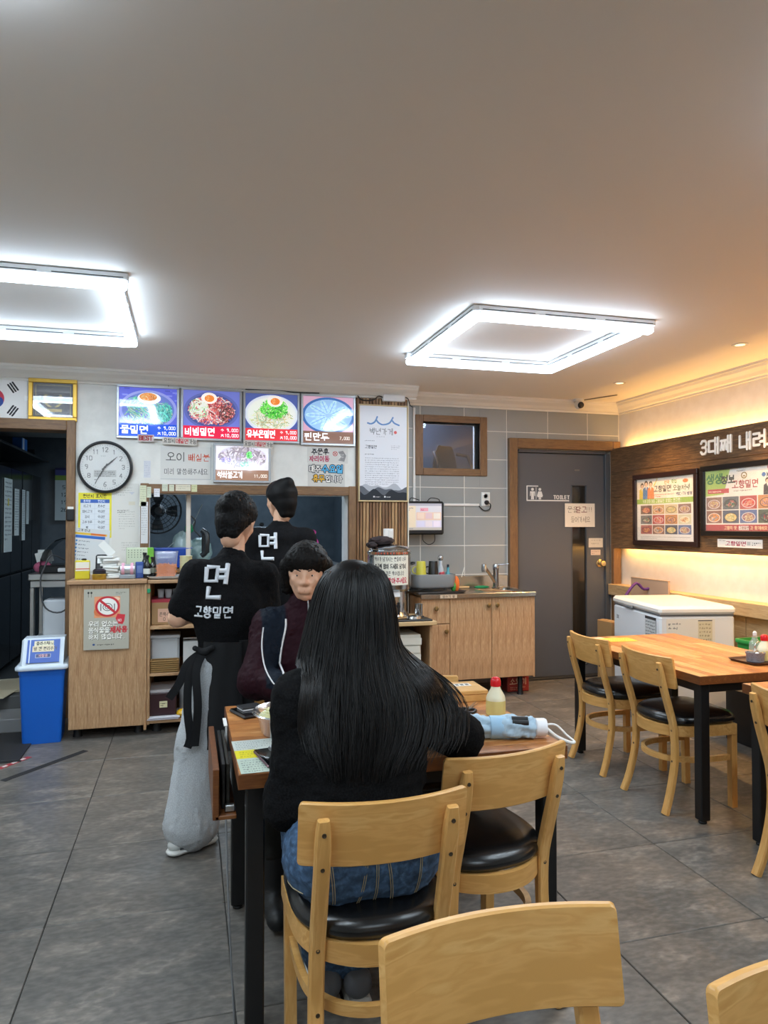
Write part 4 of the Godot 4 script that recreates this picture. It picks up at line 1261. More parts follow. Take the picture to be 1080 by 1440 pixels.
func notices():
	var y := Cv.new(230, 320, "e4d83a")
	ctext(y, "원산지 표시판", 115, 10, 26, "2c2a18", 0.12, 0.95)
	y.rect(14, 50, 202, 262, "d9dee4"); y.rect(14, 46, 202, 26, "3f63b0")
	ctext(y, "품목명", 60, 50, 18, "e6ecf8", 0.12, 0.9); ctext(y, "원산지", 160, 50, 18, "e6ecf8", 0.12, 0.9)
	var rows := [["쇠고기", "호주산"], ["돼지고기", "국내산"], ["김치", "국내산"], ["고추가루", "국내산"], ["쌀", "국내산"], ["닭고기", "국내산"]]
	for k in 6:
		ctext(y, rows[k][0], 62, 84 + k * 38, 20, "4a5058", 0.09, 0.85); ctext(y, rows[k][1], 160, 84 + k * 38, 20, "4a5058", 0.09, 0.85)
		y.rect(14, 112 + k * 38, 202, 1, "a4acb8")
	y.rect(112, 72, 1, 240, "a4acb8")
	paper("origin_chart", "yellow bordered table of ingredient origins pinned under the clock", "notice", y, Vector3(-0.662, 1.46, ZL + 0.001), 0.228, 0.33)
	var n := Cv.new(260, 330, "cfd3d4")
	text(n, "고객 안내", 20, 6, 20, "2a2a2c", 0.1); n.rect(0, 34, 240, 16, "e0b83a"); n.rect(120, 34, 110, 16, "d8702a"); n.rect(8, 54, 220, 22, "2f66b8")
	for k in 8:
		n.disc(20, 98 + k * 28, 7, 7, "4a86c0"); fine_print(n, 36, 98 + k * 28, 130 - k * 6, 1, 18, "4c545c", 30 + k, 3)
	paper("notice_sheet", "tilted white and blue notice with a list, hanging below the yellow chart", "notice", n, Vector3(-0.69, 1.205, ZL + 0.005), 0.24, 0.31, -0.1)
	var w := Cv.new(190, 560, "d6d4ce")
	for k in 3: fine_print(w, 30 + 20 * k, [30, 200, 420][k], 110, [4, 8, 4][k], 17, "a5a49e", 50 + k, 2)
	fine_print(w, 40, 190, 80, 2, 14, "5a5a58", 55, 3)
	w.rect(118, 128, 46, 26, "d4cdbb"); w.blot([Vector2(120, 60), Vector2(160, 60), Vector2(140, 80)], "c2c4cc")
	paper("faded_list", "tall faded white sheet of small print between the yellow chart and the hatch", "notice", w, Vector3(-0.452, 1.405, ZL + 0.0005), 0.19, 0.585)
	var li := Cv.new(60, 150, "d2d4da")
	fine_print(li, 6, 12, 48, 9, 15, "9aa0b4", 77, 2)
	paper("small_list", "narrow pale list stuck between the clock and the handwritten sign", "notice", li, Vector3(-0.3, 1.807, ZL), 0.05, 0.128)
	var h := Cv.new(360, 250, "d6d5d1")
	h.rect(0, 0, 360, 3, "d6d6d4"); h.rect(356, 0, 4, 250, "aeb2b8"); h.rect(0, 246, 360, 4, "b8babd")
	text(h, "오이", 40, 46, 68, "2a2a2c", 0.08, 1.0); text(h, "빼실분", 196, 54, 56, "c8523a", 0.09, 0.9)
	text(h, "미리 말씀해주세요", 26, 168, 46, "3c3c40", 0.07, 0.78)
	paper("handwritten_sign", "pale board with handwritten black and red Korean words about cucumber", "sign", h, Vector3(-0.02, 1.86, ZL), 0.37, 0.25)
	var b := Cv.new(160, 72, "c9bcbc")
	text(b, "BEST", 14, 10, 50, "4a1418", 0.22, 1.02); text(b, "BEST", 14, 10, 50, "c8404a", 0.12, 1.02)
	paper("best_sticker", "dark red BEST sticker on the lower edge of the first menu picture", "sticker", b, Vector3(-0.309, 2.036, ZL + 0.0345), 0.116, 0.052)
	for k in 2:
		var s := Cv.new(300, 66, "d2cdc6")
		text(s, "요청시", 10, 10, 42, "2a2624", 0.1, 0.8); text(s, "메밀면", 116, 10, 42, "c42a34", 0.13, 0.85); text(s, "가능", 228, 10, 42, "2a2624", 0.1, 0.8)
		paper("option_sticker", ["handwritten paper strip stuck under the first two menu pictures", "handwritten paper strip stuck under the green scallion menu picture"][k], "sticker", s, Vector3([-0.066, 0.52][k], [2.02, 2.014][k], ZL + 0.0345), [0.25, 0.228][k], [0.055, 0.054][k], -0.02)
	var m := Cv.new(330, 124, "d0cfcb")
	text(m, "주문후", 36, 8, 50, "33343a", 0.16, 0.9); text(m, "자리이동", 18, 66, 46, "b03a5a", 0.15, 0.85)
	m.disc(226, 46, 20, 20, "c04a4a"); m.disc(226, 46, 15, 15, "d0cfcb"); m.seg(Vector2(216, 36), Vector2(236, 56), 4, "c04a4a"); m.seg(Vector2(236, 36), Vector2(216, 56), 4, "c04a4a")
	m.blot([Vector2(250, 30), Vector2(290, 20), Vector2(316, 60), Vector2(300, 110), Vector2(250, 100), Vector2(276, 70)], "8a8a8c"); fine_print(m, 256, 50, 40, 4, 12, "e2e2e0", 41, 3)
	paper("seat_sticker", "sticker with dark and pink words and a crossed circle below the dumpling menu", "sticker", m, Vector3(1.072, 1.946, ZL), 0.33, 0.122)
	var q := Cv.new(300, 190, "c9c8c4")
	for off in [[-3, 0], [3, 0], [0, -3], [0, 3], [3, 3]]:
		text(q, "매주", 10 + off[0], 14 + off[1], 56, "1c2430", 0.2, 0.85); text(q, "수요일", 112 + off[0], 10 + off[1], 64, "1c2430", 0.2, 0.9); text(q, "휴무", 40 + off[0], 92 + off[1], 56, "1c2430", 0.2, 0.85); text(q, "입니다", 144 + off[0], 96 + off[1], 52, "1c2430", 0.2, 0.85)
	text(q, "매주", 10, 14, 56, "e8e6e0", 0.13, 0.85); text(q, "수요일", 112, 10, 64, "58b4e4", 0.14, 0.9); text(q, "휴무", 40, 92, 56, "e8b43a", 0.13, 0.85); text(q, "입니다", 144, 96, 52, "e8e6e0", 0.13, 0.85)
	paper("closing_day_sticker", "sticker in blue, yellow and white letters giving the weekly closing day", "sticker", q, Vector3(1.062, 1.785, ZL), 0.3, 0.19)
	# paper labels stuck round the hatch
	var lab := [[-0.326, 1.606, 0.046, 0.154, "cfd2b4"], [-0.284, 1.633, 0.03, 0.08, "c8ceb6"], [-0.228, 1.63, 0.041, 0.062, "d8d8de"], [-0.171, 1.669, 0.041, 0.053, "cdd0bc"], [-0.123, 1.667, 0.036, 0.048, "cfcfb8"], [-0.04, 1.669, 0.109, 0.046, "d8d2be"], [0.041, 1.667, 0.042, 0.054, "cfd0a4"], [-0.315, 1.407, 0.05, 0.308, "cfd0d2"]]
	var say := ["yellowish paper label at the upper corner of the hatch frame, outermost", "narrow greenish label next to the outermost corner label", "square white label hanging into the hatch opening", "fourth small label along the top of the hatch frame", "fifth small label along the top of the hatch frame", "long cream label along the top of the hatch frame", "yellow-green label beside the long cream label", "long white strip of writing down the hatch frame"]
	for k in lab.size():
		var l: Array = lab[k]
		var c := Cv.new(int(l[2] * 1000) + 10, int(l[3] * 1000) + 10, l[4])
		fine_print(c, 6, 14, c.w - 12, maxi(2, int(c.h / 22)), 18, Color(l[4]).darkened(0.3), 100 + k, 2)
		paper("hatch_label", say[k], "paper label", c, Vector3(l[0], l[1], ZL + 0.0405), l[2], l[3], 0.0, 0.002, 0.7, "paper labels round the hatch")
	var jc := thing("card_holder", "small black holder with a white card on the brown door jamb", "holder", Vector3(-0.822, 1.468, ZL + 0.04))
	part("pocket", bx(Vector3(0.056, 0.085, 0.016), 0.008, Vector3(0, -0.006, 0.008)), M("121316", 0.4), jc)
	part("card", bx(Vector3(0.04, 0.03, 0.004), 0.0005, Vector3(0, 0.038, 0.008)), M("d8d8d6", 0.6), jc)
	# slatted wood panel on the corner pier, with what hangs on it
	var sp := thing("slat_panel", "panel of narrow vertical wood slats on the corner pier behind the tall poster", "wall panel", Vector3(1.302, 0, ZL))
	part("backing", bx(Vector3(0.44, 2.42, 0.008), 0.0, Vector3(0.22, 1.21, 0.005)), M("4a3626", 0.7), sp)
	for k in 16:
		part("slat", bx(Vector3(0.022 - 0.004 * float(k % 3 == 1), 2.42, 0.014), 0.003), slat_wood(k), sp, Vector3(0.014 + 0.0268 * k, 1.21, 0.016))
	part("edge_strip", bx(Vector3(0.01, 2.42, 0.024), 0.002, Vector3(0.439, 1.21, 0.0135)), M("d9d4c8", 0.5), sp)
	var p := Cv.new(420, 790, "d9dbe2")
	for st in [[Vector2(71, 146), Vector2(100, 152), Vector2(134, 134), Vector2(155, 92)], [Vector2(150, 122), Vector2(168, 142), Vector2(205, 156), Vector2(262, 140), Vector2(294, 94)], [Vector2(290, 122), Vector2(310, 142), Vector2(348, 157)]]:
		var sm := []
		for w3 in curve(st.map(func(w2): return Vector3(w2.x, w2.y, 0)), 24): sm.append(Vector2(w3.x, w3.y))
		p.line(sm, 12, "4a78b4")
	text(p, "백년가게", 88, 186, 56, "2c3038", 0.08, 0.9); p.disc(316, 218, 13, 13, "d0403a")
	fine_print(p, 150, 256, 130, 1, 12, "8a8e98", 3, 2)
	text(p, "고향밀면", 48, 330, 28, "3a3e48", 0.09, 0.9); fine_print(p, 48, 292, 110, 1, 16, "5a5e68", 4, 3); fine_print(p, 280, 330, 76, 3, 14, "7a7e88", 5, 2)
	fine_print(p, 48, 404, 150, 1, 16, "3a3e48", 8, 3)
	fine_print(p, 48, 436, 300, 13, 18, "6a6e78", 9, 2)
	for k in 3:
		var pts := PackedVector2Array([Vector2(0, 790)])
		for x in 22: pts.append(Vector2(x * 20, [690, 716, 740][k] - 34 * absf(sin(x * 0.33 + k * 1.3)) - 14 * sin(x * 0.9 + k)))
		pts.append(Vector2(420, 790))
		p.poly(pts, ["a9adb6", "5c6068", "2b2e35"][k])
	p.rect(120, 752, 14, 12, "e2e4e8"); fine_print(p, 140, 758, 60, 1, 12, "e2e4e8", 6, 4); p.rect(216, 752, 14, 12, "e2e4e8"); fine_print(p, 236, 758, 70, 1, 12, "e2e4e8", 7, 4)
	wall_frame("tall_poster", "tall pale poster with blue wave strokes and dark mountains in a thin frame", Vector3(1.526, 1.973, ZL + 0.0245), 0.42, 0.79, 0.012, 0.016, M("c9b48a", 0.4), pic(p, 0.22, 0.0, 0.4), 0.0, false)
	var tr := thing("power_adapter", "white box adapter with black lead above the tall poster", "adapter", Vector3(1.61, 2.424, ZL + 0.022))
	part("case", bx(Vector3(0.19, 0.055, 0.04), 0.006, Vector3(0, 0, 0.02)), M("d9dadb", 0.4), tr)
	var tc := MB.new()
	tc.tube(curve([Vector3(-0.09, 0.0, 0.03), Vector3(-0.13, 0.01, 0.03), Vector3(-0.17, -0.02, 0.02), Vector3(-0.26, -0.025, 0.01), Vector3(-0.3, 0.01, 0.01)], 20), 0.005, 6)
	tc.tube(curve([Vector3(0.09, 0.01, 0.03), Vector3(0.12, 0.0, 0.03), Vector3(0.14, -0.05, 0.02), Vector3(0.17, -0.06, 0.0)], 16), 0.004, 6)
	part("lead", tc, M("17181b", 0.5), tr)
	var sw := thing("light_switch", "small white wall switch on the slatted panel above the steel urn", "switch", Vector3(1.57, 1.318, ZL + 0.022))
	part("plate", bx(Vector3(0.085, 0.085, 0.008), 0.002, Vector3(0, 0, 0.004)), M("dcdcda", 0.4), sw)
	for x in [-0.018, 0.018]: part("rocker", bx(Vector3(0.03, 0.06, 0.008), 0.002, Vector3(x, 0, 0.01)), M("e4e4e2", 0.35), sw, Vector3.ZERO, Vector3(0.05, 0, 0))

func slat_wood(k: int) -> StandardMaterial3D:
	var c: Array = [["7d5a3c", "94704c", "6a4a30"], ["a27f58", "b8946a", "8d6a46"], ["8a6644", "a07a52", "765438"]][(k * 2 + k / 3) % 3]
	return grain("slat%d" % ((k * 2 + k / 3) % 3), noise_tex(61 + k, 0.012, [[0.2, c[2]], [0.5, c[0]], [0.8, c[1]]], 256, 4), Vector3(14, 0.7, 14), 0.5)

# ---------------------------------------------------------------- counter under the hatch
func counter():
	var o := thing("counter_cabinet", "oak-faced cabinet with a grey notice on its door below the yellow chart", "cabinet", Vector3(-0.505, 0, -5.27))
	part("carcass", bx(Vector3(0.462, 0.92, 0.6), 0.002, Vector3(0, 0.53, -0.02)), oak(), o)
	part("door", bx(Vector3(0.466, 0.93, 0.018), 0.003, Vector3(0, 0.535, 0.3)), oak(), o)
	part("side_panel", bx(Vector3(0.016, 0.96, 0.64), 0.002, Vector3(0.236, 0.52, 0.0)), oak(), o)
	part("top", bx(Vector3(0.49, 0.026, 0.645), 0.003, Vector3(0, 1.016, 0.012)), M("a98563", 0.45), o)
	for x in [-0.19, 0.19]:
		var ft := MB.new()
		ft.lathe([Vector2(0, 0), Vector2(0.03, 0), Vector2(0.026, 0.02), Vector2(0.026, 0.07), Vector2(0, 0.07)], 16)
		part("foot", ft, M("1c1d1f", 0.5), o, Vector3(x, 0, 0.2))
	var c := Cv.new(280, 400, "b3b0a2")
	c.disc(28, 24, 6, 7, "22262a"); c.disc(46, 24, 6, 7, "22262a"); c.rect(26, 30, 3, 24, "6a6a62"); c.rect(44, 30, 3, 24, "6a6a62")
	fine_print(c, 196, 24, 66, 2, 9, "4a4c48", 4, 2)
	c.rect(64, 50, 160, 140, "e39a70"); c.disc(92, 150, 30, 30, "d87a4a"); c.disc(200, 66, 22, 12, "eec8aa")
	c.disc(146, 116, 76, 68, "c8303a"); c.disc(146, 116, 62, 55, "f0eee8")
	c.disc(146, 120, 30, 26, "3a3c40"); c.disc(146, 120, 26, 22, "f0eee8"); c.disc(146, 120, 17, 14, "3a3c40"); c.disc(146, 120, 13, 11, "f0eee8")
	for s in [-1, 1]: c.rect(144 + s * 42, 98, 5, 46, "3a3c40")
	c.seg(Vector2(100, 76), Vector2(192, 156), 14, "c8303a")
	c.blot([Vector2(196, 196), Vector2(208, 166), Vector2(256, 172), Vector2(250, 214), Vector2(240, 236), Vector2(214, 232)], "d23340"); text(c, "NO", 210, 200, 18, "f2c8c8", 0.15)
	for dd in [[2, 3, "3f4042"], [0, 0, "f4f2ea"]]:
		text(c, "우리 업소는", 30 + dd[0], 212 + dd[1], 36, dd[2], 0.13, 0.9); text(c, "음식물을", 30 + dd[0], 254 + dd[1], 36, dd[2], 0.13, 0.88); text(c, "하지 않습니다.", 30 + dd[0], 296 + dd[1], 36, dd[2], 0.13, 0.88)
	text(c, "재사용", 164, 250, 40, "c8303a", 0.18, 0.86)
	c.disc(62, 366, 8, 6, "2a4a8a"); fine_print(c, 82, 366, 140, 1, 14, "4a4a46", 6, 4)
	var po := paper("cabinet_notice", "grey notice on the oak cabinet with a red no-plate sign and Korean text", "notice", c, Vector3(-0.51, 0.776, -4.9505), 0.276, 0.392, 0.0, 0.003, 0.45)
	# open shelves beside it, under the hatch
	var s := thing("shelf_unit", "open oak shelf unit under the hatch, partly hidden by the standing server", "shelf", Vector3(0.16, 0, -5.27))
	part("top", bx(Vector3(0.838, 0.022, 0.65), 0.003, Vector3(0.002, 1.012, 0.002)), M("a98563", 0.45), s)
	part("side_panel", bx(Vector3(0.018, 0.93, 0.62), 0.002, Vector3(-0.411, 0.535, 0)), oak(), s)
	part("side_panel", bx(Vector3(0.018, 0.93, 0.62), 0.002, Vector3(0.411, 0.535, 0)), oak(), s)
	part("back_panel", bx(Vector3(0.8, 0.92, 0.012), 0.0, Vector3(0, 0.53, -0.3)), M("4c3a2b", 0.7), s)
	var ho := grain("oak_h", oak().albedo_texture, Vector3(0.55, 9, 9), 0.5)
	for y in [0.085, 0.395, 0.705]: part("shelf_board", bx(Vector3(0.804, 0.02, 0.6), 0.002, Vector3(0, y, 0.005)), ho, s)
	for x in [-0.36, 0.36]:
		var ft2 := MB.new()
		ft2.lathe([Vector2(0, 0), Vector2(0.03, 0), Vector2(0.026, 0.02), Vector2(0.026, 0.075), Vector2(0, 0.075)], 16)
		part("foot", ft2, M("1c1d1f", 0.5), s, Vector3(x, 0, 0.2))
	var tag_ := thing("green_clip", "small green plastic clip on the shelf edge below the counter", "clip", Vector3(-0.25, 0.955, -4.955))
	part("clip", bx(Vector3(0.022, 0.024, 0.012), 0.003), M("1f8f62", 0.4), tag_)
	part("jaw", bx(Vector3(0.016, 0.008, 0.02), 0.002, Vector3(0, -0.014, 0.004)), M("177a52", 0.4), tag_)
	# things in the shelves
	var ca := thing("cardboard_carton", "brown carton with red tape and a pink note on the upper shelf", "carton", Vector3(-0.11, 0.716, -5.16), 0.03)
	part("box", bx(Vector3(0.26, 0.17, 0.24), 0.003, Vector3(0, 0.085, 0)), M("b08f66", 0.8), ca)
	part("tape", bx(Vector3(0.262, 0.022, 0.242), 0.001, Vector3(0, 0.16, 0)), M("b83a4a", 0.5), ca)
	var pn := Cv.new(90, 90, "e2b8a0")
	text(pn, "온육수", 10, 24, 28, "4a3a34", 0.08, 0.8); text(pn, "0", 36, 58, 24, "4a3a34", 0.08)
	var pp := MB.new()
	pp.sheet(0.088, 0.09, 0.002)
	part("note", pp, pic(pn, 0.7), ca, Vector3(-0.045, 0.062, 0.121))
	for k in 4:
		var cu := thing("plastic_cup", ["clear plastic cup standing in the brown carton, first", "second clear plastic cup in the brown carton", "third clear plastic cup in the brown carton", "last clear plastic cup in the brown carton"][k], "cup", Vector3(-0.18 + 0.05 * k, 0.89, -5.14 + 0.02 * (k % 2)), 0.0, "clear cups in the carton")
		var cm := MB.new()
		cm.lathe([Vector2(0, 0), Vector2(0.019, 0), Vector2(0.024, 0.055), Vector2(0.025, 0.058), Vector2(0.0225, 0.056), Vector2(0.0175, 0.003), Vector2(0, 0.003)], 18)
		part("cup", cm, M("c4ccd0", 0.15), cu)
	var wbx := thing("white_container", "big white plastic container on the middle shelf", "container", Vector3(-0.15, 0.406, -5.16))
	part("body", bx(Vector3(0.19, 0.22, 0.22), 0.015, Vector3(0, 0.11, 0)), M("c9ced2", 0.45), wbx)
	part("lid", bx(Vector3(0.2, 0.02, 0.23), 0.006, Vector3(0, 0.225, 0)), M("d2d6da", 0.4), wbx)
	var bk := thing("wicker_basket", "low woven tan basket at the front of the middle shelf", "basket", Vector3(-0.15, 0.406, -5.01))
	var bm := MB.new()
	for k in 6:
		var rr := rrect(0.088, 0.035, 0.012, 0.008 + 0.0135 * k)
		rr.append(rr[0])
		bm.tube(rr, 0.007, 6)
	part("weave", bm, M("8a6a3c", 0.8), bk)
	part("bottom", bx(Vector3(0.165, 0.006, 0.06), 0.002, Vector3(0, 0.004, 0)), M("7a5c34", 0.8), bk)
	var wc := thing("white_box", "white carton beside the container on the middle shelf", "carton", Vector3(0.02, 0.406, -5.14))
	part("box", bx(Vector3(0.1, 0.19, 0.2), 0.003, Vector3(0, 0.095, 0)), M("d0d2d2", 0.6), wc)
	part("flap", bx(Vector3(0.1, 0.004, 0.08), 0.001, Vector3(0, 0.2, 0.08)), M("dadada", 0.6), wc, Vector3.ZERO, Vector3(-0.1, 0, 0))
	var wd := thing("white_carton_stack", "white appliance box on the middle shelf past the server", "carton", Vector3(0.34, 0.716, -5.1))
	part("box", bx(Vector3(0.2, 0.12, 0.22), 0.004, Vector3(0, 0.06, 0)), M("d6d8da", 0.5), wd)
	part("lid", bx(Vector3(0.206, 0.02, 0.226), 0.004, Vector3(0, 0.125, 0)), M("c6c8ca", 0.5), wd)
	var mb := thing("maroon_box", "dark maroon box with a small pale label on the bottom shelf", "box", Vector3(-0.165, 0.115, -5.13))
	part("box", bx(Vector3(0.185, 0.15, 0.26), 0.006, Vector3(0, 0.075, 0)), M("33171c", 0.4), mb)
	var lb := Cv.new(60, 50, "d8d2a8")
	fine_print(lb, 8, 16, 44, 2, 16, "3a362a", 7, 4)
	var lp := MB.new()
	lp.sheet(0.05, 0.042, 0.002)
	part("label", lp, pic(lb, 0.6), mb, Vector3(0.01, 0.075, 0.131))
	part("papers", bx(Vector3(0.17, 0.02, 0.2), 0.002, Vector3(0.005, 0.165, 0)), M("c6c2c4", 0.7), mb, Vector3.ZERO, Vector3(0.08, 0, 0.02))
	var ps := thing("paper_stack", "loose stack of white papers under the maroon box", "papers", Vector3(-0.16, 0.096, -5.08))
	for k in 4: part("sheet", bx(Vector3(0.2, 0.004, 0.24), 0.0005, Vector3(0.004 * k, 0.002 + 0.0045 * k, 0.01 * (k % 2))), M(["d8d4dc", "cfc8d2", "dcdcdc", "d2d2da"][k], 0.7), ps)
	var yp := thing("yellow_packet", "crumpled yellow packet beside the maroon box on the bottom shelf", "packet", Vector3(-0.03, 0.096, -5.02))
	part("packet", crumple(Vector3(0.05, 0.03, 0.05), 51, 0.3), M("d8a81c", 0.4), yp)
	var wv := thing("white_drum", "white round tub standing on the bottom shelf", "tub", Vector3(0.0, 0.096, -5.2))
	var wm := MB.new()
	wm.lathe([Vector2(0, 0), Vector2(0.055, 0), Vector2(0.06, 0.2), Vector2(0.064, 0.2), Vector2(0.064, 0.222), Vector2(0, 0.226)], 20)
	part("body", wm, M("c9cccf", 0.45), wv)
	counter_things()
	bin_and_floor()

func bottle(h: float, r: float, neck := 0.35, nh := 0.22) -> MB:
	var m := MB.new()
	m.lathe([Vector2(0, 0), Vector2(r * 0.94, 0), Vector2(r, 0.01), Vector2(r, h * (0.72 - nh)), Vector2(r * 0.9, h * (0.8 - nh)), Vector2(r * (neck + 0.15), h * (0.9 - nh)), Vector2(r * neck, h * (0.96 - nh)), Vector2(r * neck, h), Vector2(0, h)], 20)
	return m

func counter_things():
	var Y := 1.029
	var t := thing("yellow_tin", "yellow and white oil tin at the end of the counter by the door jamb", "tin", Vector3(-0.675, Y, -5.08), 0.1)
	part("body", bx(Vector3(0.092, 0.125, 0.06), 0.006, Vector3(0, 0.0625, 0)), M("c9b92a", 0.35), t)
	part("label", bx(Vector3(0.084, 0.06, 0.062), 0.002, Vector3(0, 0.085, 0)), M("dcd6c6", 0.4), t)
	part("stripe", bx(Vector3(0.086, 0.007, 0.063), 0.001, Vector3(0, 0.07, 0)), M("c8463a", 0.4), t)
	part("cap", bx(Vector3(0.03, 0.012, 0.03), 0.004, Vector3(0.01, 0.131, 0)), M("1a1a1c", 0.4), t)
	var pt := thing("card_terminal", "dark card terminal with a lit grey screen among the counter clutter", "card terminal", Vector3(-0.565, Y, -5.14))
	part("body", bx(Vector3(0.075, 0.16, 0.05), 0.01, Vector3(0, 0.08, 0)), M("1a1c20", 0.35), pt, Vector3.ZERO, Vector3(-0.2, 0, 0))
	part("screen", bx(Vector3(0.05, 0.035, 0.004), 0.001, Vector3(0, 0.115, 0.026)), lamp_mat("7c98a0", 0.25), pt, Vector3.ZERO, Vector3(-0.2, 0, 0))
	var gd := thing("gold_tin", "low round gold tin with a dark lid in front of the card terminal", "tin", Vector3(-0.565, Y, -5.03))
	var gm := MB.new()
	gm.lathe([Vector2(0, 0), Vector2(0.042, 0), Vector2(0.044, 0.004), Vector2(0.044, 0.034), Vector2(0.04, 0.038)], 24)
	part("body", gm, M("b8963e", 0.3, 0.7), gd)
	var gl := MB.new()
	gl.lathe([Vector2(0.0, 0.038), Vector2(0.041, 0.038), Vector2(0.041, 0.06), Vector2(0.03, 0.07), Vector2(0, 0.072)], 24)
	part("lid", gl, M("1d1722", 0.4), gd)
	var rp := thing("receipt_pile", "leaning pile of folded white receipts on the counter", "receipts", Vector3(-0.47, Y, -5.12))
	for k in 9:
		part("sheet", bx(Vector3(0.105, 0.016, 0.11), 0.003), M(["d8d8d4", "e0e0dc", "cfcfcc"][k % 3], 0.75), rp, Vector3(-0.018 + 0.014 * sin(k * 2.1) - 0.006 * k * 0.5, 0.011 + 0.0165 * k, 0.008 * cos(k * 1.7)), Vector3(0.03 * sin(k * 3.0), 0.2 * sin(k * 1.3), 0.06 * cos(k)))
	part("curled_sheet", bx(Vector3(0.05, 0.11, 0.003), 0.0005), M("d6d6d2", 0.75), rp, Vector3(-0.06, 0.2, 0.0), Vector3(0, 0.2, 0.75))
	var tp := thing("tape_dispenser", "grey tape stand with two rolls of pink tape on the counter", "tape dispenser", Vector3(-0.39, Y, -5.05))
	part("base", bx(Vector3(0.1, 0.03, 0.07), 0.006, Vector3(0, 0.015, 0)), M("8a9096", 0.4), tp)
	var turn := Transform3D(Basis(Vector3.FORWARD, PI / 2), Vector3(0, 0.062, 0))
	var cr := MB.new()
	cr.lathe([Vector2(0.0, -0.045), Vector2(0.034, -0.045), Vector2(0.034, 0.045), Vector2(0, 0.045)], 24, turn)
	part("core", cr, M("b9bdc0", 0.3, 0.5), tp)
	for x in [-0.028, 0.028]:
		var rm := MB.new()
		rm.lathe([Vector2(0.03, -0.009), Vector2(0.044, -0.009), Vector2(0.044, 0.009), Vector2(0.03, 0.009)], 28, turn)
		part("tape_roll", rm, M("d8a0b4", 0.35), tp, Vector3(x, 0, 0))
	var bl := thing("blue_packet", "blue packet beside the tape stand on the counter", "packet", Vector3(-0.318, Y, -5.09), 0.2)
	part("body", bx(Vector3(0.05, 0.11, 0.03), 0.004, Vector3(0, 0.055, 0)), M("3f5a9e", 0.4), bl)
	part("label", bx(Vector3(0.036, 0.05, 0.032), 0.001, Vector3(0, 0.06, 0)), M("6a82ba", 0.5), bl)
	var dt := thing("printed_box", "box printed with dots and a green end behind the clutter on the counter", "box", Vector3(-0.345, Y, -5.3), 0.1)
	part("box", bx(Vector3(0.15, 0.2, 0.08), 0.003, Vector3(0, 0.1, 0)), M("c6cfb4", 0.6), dt)
	part("end_panel", bx(Vector3(0.045, 0.2, 0.082), 0.003, Vector3(0.085, 0.1, 0)), M("6cae3a", 0.5), dt)
	var dd := MB.new()
	for k in 24: dd.box(Vector3(-0.06 + 0.02 * (k % 6), 0.135 + 0.016 * (k / 6), 0.0405), Vector3(0.006, 0.006, 0.001))
	part("print", dd, M("5a6a5a", 0.6), dt)
	for k in 3:
		var b := thing("sauce_bottle", ["dark soy bottle with a white label before the hatch", "second dark bottle, tucked behind the labelled one", "short dark bottle at the edge of the orange tub"][k], "bottle", Vector3([-0.268, -0.288, -0.236][k], Y, [-5.06, -5.15, -5.16][k]), 0.0, "dark bottles on the counter")
		part("body", bottle([0.145, 0.16, 0.13][k], 0.024, 0.45, 0.16), M(["16181a", "1c2420", "1e1a18"][k], 0.15), b)
		var lm := MB.new()
		lm.lathe([Vector2(0.0243, 0.03), Vector2(0.0247, 0.03), Vector2(0.0247, 0.066), Vector2(0.0243, 0.066)], 20)
		part("label", lm, M(["c4c8c0", "4a7a3a", "7a7a6a"][k], 0.5), b)
		var cm := MB.new()
		cm.lathe([Vector2(0.013, 0), Vector2(0.014, 0.0), Vector2(0.014, 0.016), Vector2(0, 0.017)], 14)
		part("cap", cm, M("0f0f10", 0.4), b, Vector3(0, [0.145, 0.16, 0.13][k] - 0.006, 0))
	var tr := thing("white_tray", "flat white tray under the tub of orange shreds", "tray", Vector3(-0.14, Y, -5.08))
	var tm := MB.new()
	tm.loft([rrect(0.105, 0.09, 0.02, 0.0), rrect(0.112, 0.096, 0.022, 0.003), rrect(0.125, 0.108, 0.025, 0.016), rrect(0.121, 0.104, 0.024, 0.016), rrect(0.106, 0.09, 0.02, 0.006)])
	part("tray", tm, M("ccd2d8", 0.3), tr)
	var tb := thing("orange_tub", "clear square tub half full of orange shreds on the counter", "tub", Vector3(-0.145, Y + 0.008, -5.09), 0.05)
	var walls := MB.new()
	walls.loft([rrect(0.062, 0.062, 0.012, 0.0), rrect(0.075, 0.075, 0.014, 0.165), rrect(0.079, 0.079, 0.016, 0.168), rrect(0.079, 0.079, 0.016, 0.172), rrect(0.0735, 0.0735, 0.014, 0.17), rrect(0.06, 0.06, 0.012, 0.003)])
	part("tub", walls, glass(0.06, 0.06, "dfe3e6"), tb)
	var sh := MB.new()
	sh.loft([rrect(0.057, 0.057, 0.01, 0.004), rrect(0.063, 0.063, 0.012, 0.078)])
	for k in 260:
		var p := Vector3(rng.randf_range(-0.06, 0.06), rng.randf_range(0.0, 0.085), rng.randf_range(-0.06, 0.06))
		if k % 2: p.z = 0.058
		var d := Vector3(rng.randf_range(-1, 1), rng.randf_range(-0.6, 0.6), rng.randf_range(-1, 1) * (0.1 if k % 2 else 1.0)).normalized() * 0.012
		sh.tube([p - d, p + d * 0.1 + Vector3(0, 0.003, 0), p + d], 0.0026, 5)
	var sm := part("shreds", sh, M("d87a34", 0.5), tb)
	sm.set_meta("kind", "stuff")
